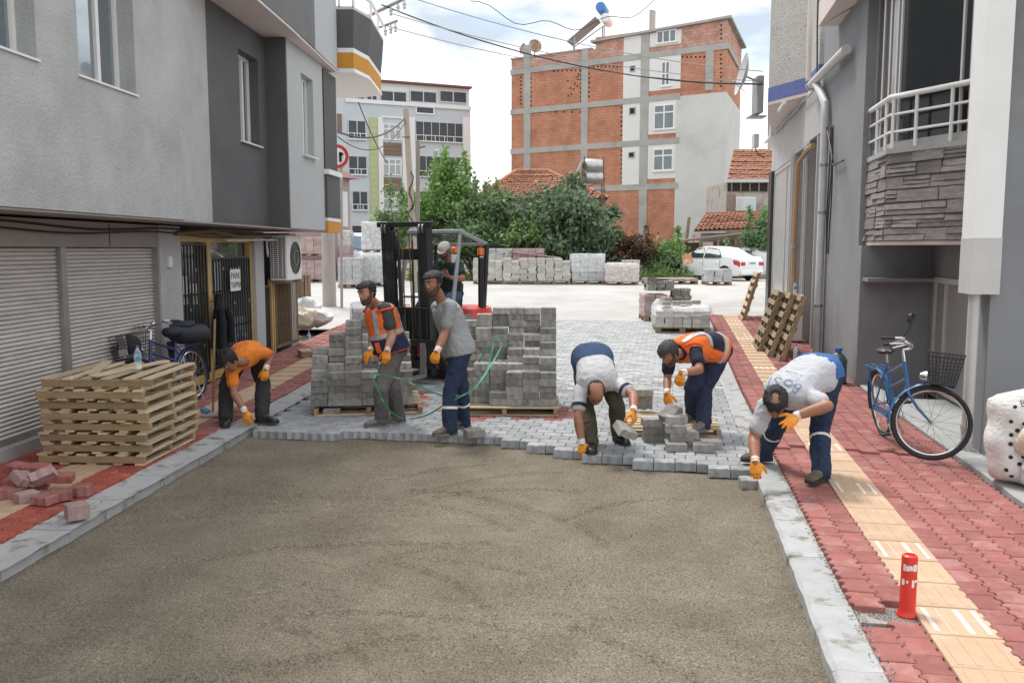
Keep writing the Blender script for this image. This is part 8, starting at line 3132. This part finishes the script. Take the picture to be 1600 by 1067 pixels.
    # ---- gloves
    if not S.get('bare'):
        for s in 'LR':
            a, b, c, t = arms[s]
            hm = M4(basis(t - c, S['back' + s]), c)
            hg = hand_mesh(hm, 1 if s == 'R' else -1, S.get('curl' + s, (.35, .4, .42, .45)), S.get('spread' + s, .14), S.get('thumb' + s, (.62, .62, -.35)), .3, 1.16)
            gm = ruffle(fuse(hg, .0048, 2, .4), .0016, 60, 1)
            go = add(gm, 'glove', m_glove, root)
            d = (b - c).normalized()
            add(MB().tube([c - d * .012, c + d * .012, c + d * .05], [.034, .036, .037], 18), 'cuff', m_cuff, go, smooth=True)
    elif S.get('phone'):
        c, t = arms['L'][2], arms['L'][3]
        tag(add(MB().bbox((0, 0, 0), (.075, .15, .01), .003), 'mobile_phone', m_black, None, M4(basis((1, .2, .2), (.2, -.6, .7)), (arms['L'][3] + arms['R'][3]) / 2 + Vector((0, -.03, .02)))), 'black mobile phone held by the forklift driver', 'phone')
    # ---- shoes
    for s in 'LR':
        h, k, n_, ft, to = legs[s]
        d = to - ft
        d.z = 0
        d = d.normalized()
        lat = Vector((-d.y, d.x, 0))
        zt = S.get('toe_up', 0)
        rings, sole0 = [], []
        for x, w, hh in ((-.09, .020, .055), (-.08, .038, .09), (-.047, .044, .112), (-.0, .045, .12), (.04, .046, .105), (.09, .051, .08), (.14, .055, .066), (.178, .049, .055), (.202, .034, .042), (.212, .014, .03)):
            c = Vector((ft.x, ft.y, ft.z)) + d * x
            rings.append([c + lat * w * math.cos(q) + Vector((0, 0, .012 + hh * .5 + hh * .5 * math.sin(q))) for q in [2 * math.pi * i / 16 for i in range(16)]])
            sole0.append((c, w))
        g2 = MB().loft(rings)
        so2 = add(fuse(g2, .007, 3), 'shoe', S['shoes'], root)
        so2.data.name = 'shoe'
        out = [c + lat * (w + .005) for c, w in sole0] + [c - lat * (w + .005) for c, w in sole0[::-1]]
        add(MB().hexa([p + Vector((0, 0, .003)) for p in out], [p + Vector((0, 0, .028)) for p in out]), 'sole', S.get('sole', m_sole), so2)
    return root, T, arms, legs


def people():
    print_dark = mat('dark_print', (0.10, 0.035, 0.02), 0.9, .1, 20, 0)
    print_blue = mat('faded_blue_print', (0.20, 0.24, 0.36), 0.9, .25, 30, 0)
    DB = DEBUG_PEOPLE
    person(dict(debug=DB, label='man in an orange T-shirt bending by the left kerb, one hand on his knee', hip=(388, 553, 10.27), hipdir=(1, .1, 0.02), shL=(403, 551, 9.86), shR=(362, 578, 9.76), head=(358, 563, 9.58), face=(-.30, -.42, -.85), up=(-.45, -.72, .52), hair='full',
                elL=(424, 553, 1), wrL=(415, 577, -1), tiL=(411, 602, 0), backL=(.2, -.9, .5), elR=(366, 615, -1), wrR=(383, 643, -1), tiR=(388, 669, 0), backR=(-.3, -.9, .1), curlR=(.25, .3, .3, .35), spreadR=.3, curlL=(.5, .55, .6, .6),
                knL=(411, 600, -1), knR=(354, 603, -1), ftL=(410, 660, .02), toL=(438, 662, .02), ftR=(353, 662, .035), toR=(350, 676, .035), trousers=m_tr_black, shirt=m_tee_orange, shoes=m_shoe_black, bulge=.10, fold=.007, sleeve=.55, hem=.0,
                print=(('- -- ---', .76, .06, print_dark, 1.0), ('--- - --', .68, .06, print_dark, 1.0), ('-- ----', .60, .06, print_dark, 1.0))))
    person(dict(debug=DB, label='bearded man in an orange hi-vis vest and grey trousers standing before the left block stack', hip=(612, 549, 9.80), hipdir=(.45, -.9, 0), shL=(603, 484, 9.60), shR=(580, 485, 9.92), head=(573.5, 458, 9.62), face=(-.55, -.76, -.34), up=(-.24, -.14, 1), hair='full', beard=1, pale=1,
                elL=(613, 523, 0), wrL=(605, 548, -1), tiL=(601, 573, 0), backL=(.1, -.95, .1), elR=(586, 522, -1), wrR=(579, 547, -1), tiR=(565, 569, 0), backR=(-.6, -.7, .2), curlL=(.35, .4, .45, .5), curlR=(.15, .25, .35, .4), spreadR=.25,
                knL=(595, 608, -1), knR=(614, 606, -1), ftL=(597, 665, 0), toL=(566, 668, 0), ftR=(622, 659, 0), toR=(602, 661, 0), trousers=m_tr_grey, shirt=m_tee_dgrey, shoes=m_shoe_grey, sole=m_shoe_grey, vest='navy', bulge=.02, belly=.25, fat=1.12, bands='', hem=-.03))
    person(dict(debug=DB, label='bearded man in a grey polo shirt and navy trousers standing beside the right block stack', hip=(716, 546, 9.46), hipdir=(.45, -.9, 0), shL=(704, 480, 9.28), shR=(683, 481, 9.60), head=(677, 443, 9.30), face=(-.50, -.80, -.28), up=(-.2, -.16, 1), hair='full', beard=2,
                elL=(695, 523, 0), wrL=(683, 549, -1), tiL=(676, 574, 0), backL=(-.3, -.9, 0), elR=(712, 520, 1), wrR=(708, 555, 1), tiR=(703, 580, 0), backR=(.3, .9, 0), curlL=(.6, .65, .7, .7),
                knL=(704, 608, -1), knR=(721, 606, -1), ftL=(703, 679, 0), toL=(674, 683, 0), ftR=(724, 667, 0), toR=(698, 671, 0), trousers=m_tr_navy, shirt=m_polo, shoes=m_boot, sole=m_shoe_grey, collar=1, fat=1.05, bulge=.04, bands='LR', band_at=.20, hem=-.10, fold=.009, loose=.022, flare=.02, hs=1.06))
    f = bpy.data.objects['forklift'].matrix_basis
    fp = lambda x, y, z: f @ Vector((x, y, z))
    person(dict(debug=DB, label='forklift driver in a dark green T-shirt and pale cap looking down at a phone', hip=(705, 461, 13.92), hipdir=(.9, -.40, 0), shL=(717.5, 414, 13.80), shR=(686, 413, 13.93), head=(694, 391, 13.70), face=(-.30, -.72, -.62), up=(-.1, -.55, .85), hair='cap', beard=1, bare=1, phone=1, group='paving workers',
                elL=(723, 436, -1), wrL=(704, 434, -1), tiL=(693, 431, 0), backL=(.2, -.4, -.9), elR=(684, 438, -1), wrR=(690, 432, -1), tiR=(695, 429, 0), backR=(-.6, -.3, -.7), curlL=(.7,) * 4, curlR=(.7,) * 4,
                knL=fp(.20, .55, 1.10), knR=fp(-.16, .55, 1.10), ftL=fp(.2, .45, .60), toL=fp(.2, .2, .60), ftR=fp(-.16, .45, .60), toR=fp(-.16, .2, .60), trousers=m_jeans, shirt=m_tee_green, shoes=m_shoe_black, bulge=.05))
    person(dict(debug=DB, label='balding man in a pale grey and navy T-shirt bending at the paving edge', hip=(925, 560, 8.98), hipdir=(1, -.10, 0), shL=(963, 598, 8.62), shR=(907, 611, 8.60), head=(931, 613, 8.36), face=(.03, -.42, -.9), up=(-.02, -.88, .44), hair='bald',
                elL=(990, 618, -1), wrL=(990, 642, -1), tiL=(992, 668, 0), backL=(.85, -.5, .15), elR=(903, 652, -1), wrR=(910, 697, 0), tiR=(915, 731, 0), backR=(-.2, -.9, .2), curlR=(.35, .4, .4, .4), curlL=(.6, .6, .6, .6), thumbR=(.5, .8, -.2), thumbL=(.5, .7, -.5), spreadR=.1,
                knL=(963, 632, -1), knR=(916, 640, -1), ftL=(967, 690, 0), toL=(990, 702, 0), ftR=(923, 703, 0), toR=(926, 716, 0), trousers=m_tr_olive, shirt=m_tee_pale, shoes=m_shoe_black, under=(.36, m_hip_blue), bulge=.10, fat=1.08, hem=-.02, sleeve=.58, hs=1.06))
    person(dict(debug=DB, label='man in an orange vest over navy stooping on the flat pallet to lift a block', hip=(1119, 547, 9.36), hipdir=(.40, -.9, 0), shL=(1086, 545, 8.98), shR=(1046, 556, 9.16), head=(1046, 552, 8.86), face=(-.62, -.36, -.7), up=(-.55, -.42, .72), hair='grey full', beard=2,
                elL=(1093, 578, -1), wrL=(1065, 583, -1), tiL=(1061, 604, 0), backL=(-.5, -.8, .2), elR=(1043, 590, 0), wrR=(1042, 615, -1), tiR=(1046, 641, 0), backR=(-.6, -.7, .2), curlR=(.4, .4, .45, .5), curlL=(.6, .6, .6, .6), spreadR=.25,
                knL=(1101, 606, -1), knR=(1081, 606, -1), ftL=(1100, 671, .10), toL=(1077, 679, .10), ftR=(1082, 657, .10), toR=(1064, 660, .10), trousers=m_tr_blue, shirt=m_tee_navy, shoes=m_shoe_grey, sole=m_shoe_grey, vest='navyback', bulge=.09, base=.1, sleeve=.62, hem=-.02))
    person(dict(debug=DB, label='balding man in a printed pale T-shirt and navy trousers bending over the right kerb', hip=(1278, 582, 7.36), hipdir=(.92, -.25, .05), shL=(1257, 614, 7.06), shR=(1196, 634, 7.16), head=(1212, 628, 6.92), face=(-.18, -.40, -.9), up=(-.28, -.82, .50), hair='thin', seat=1,
                elL=(1293, 634, -1), wrL=(1243, 650, 0), tiL=(1226, 668, -1), backL=(-.1, -.8, .6), elR=(1178, 684, 0), wrR=(1180, 721, -1), tiR=(1182, 752, 0), backR=(-.2, -.9, .25), curlL=(.15, .2, .25, .3), spreadL=.3, thumbL=(.5, .8, .1), curlR=(.5, .5, .5, .5), thumbR=(.5, .8, -.3),
                knL=(1280, 672, -1), knR=(1212, 668, -1), ftL=(1283, 749, .07), toL=(1252, 760, .07), ftR=(1192, 720, .03), toR=(1160, 724, .01), trousers=m_tr_navy, shirt=m_tee_pale2, shoes=m_boot, bulge=.12, fat=1.10, bands='LR', band_at=.10, hem=.05, sleeve=.66, hs=1.06,
                print=(('BoST', .76, .125, print_blue, 1.0), ('- ---- --', .60, .06, print_blue, 1.0))))
    # blocks in their hands
    m = bpy.data.meshes.get('paving_block')
    for (u, v, Y, rot, lab) in ((977, 672, 8.32, (.5, .35, .5), 'grey block gripped by the crouching man in pale grey and navy'), (1048, 646, 8.72, (.2, -.6, .6), 'grey block being lifted by the man in the orange vest'), (1174, 754, 7.42, (0, 0, -.1), 'grey block being set at the kerb by the man in the printed T-shirt')):
        p = at(u, v, Y)
        tag(add(m, 'paving_block', None, None, Matrix.Translation(p) @ Euler(rot).to_matrix().to_4x4() @ Matrix.Translation((0, 0, .04))), lab, 'paving block', 'blocks in the hands of the workers')


DEBUG_PEOPLE = False
people()
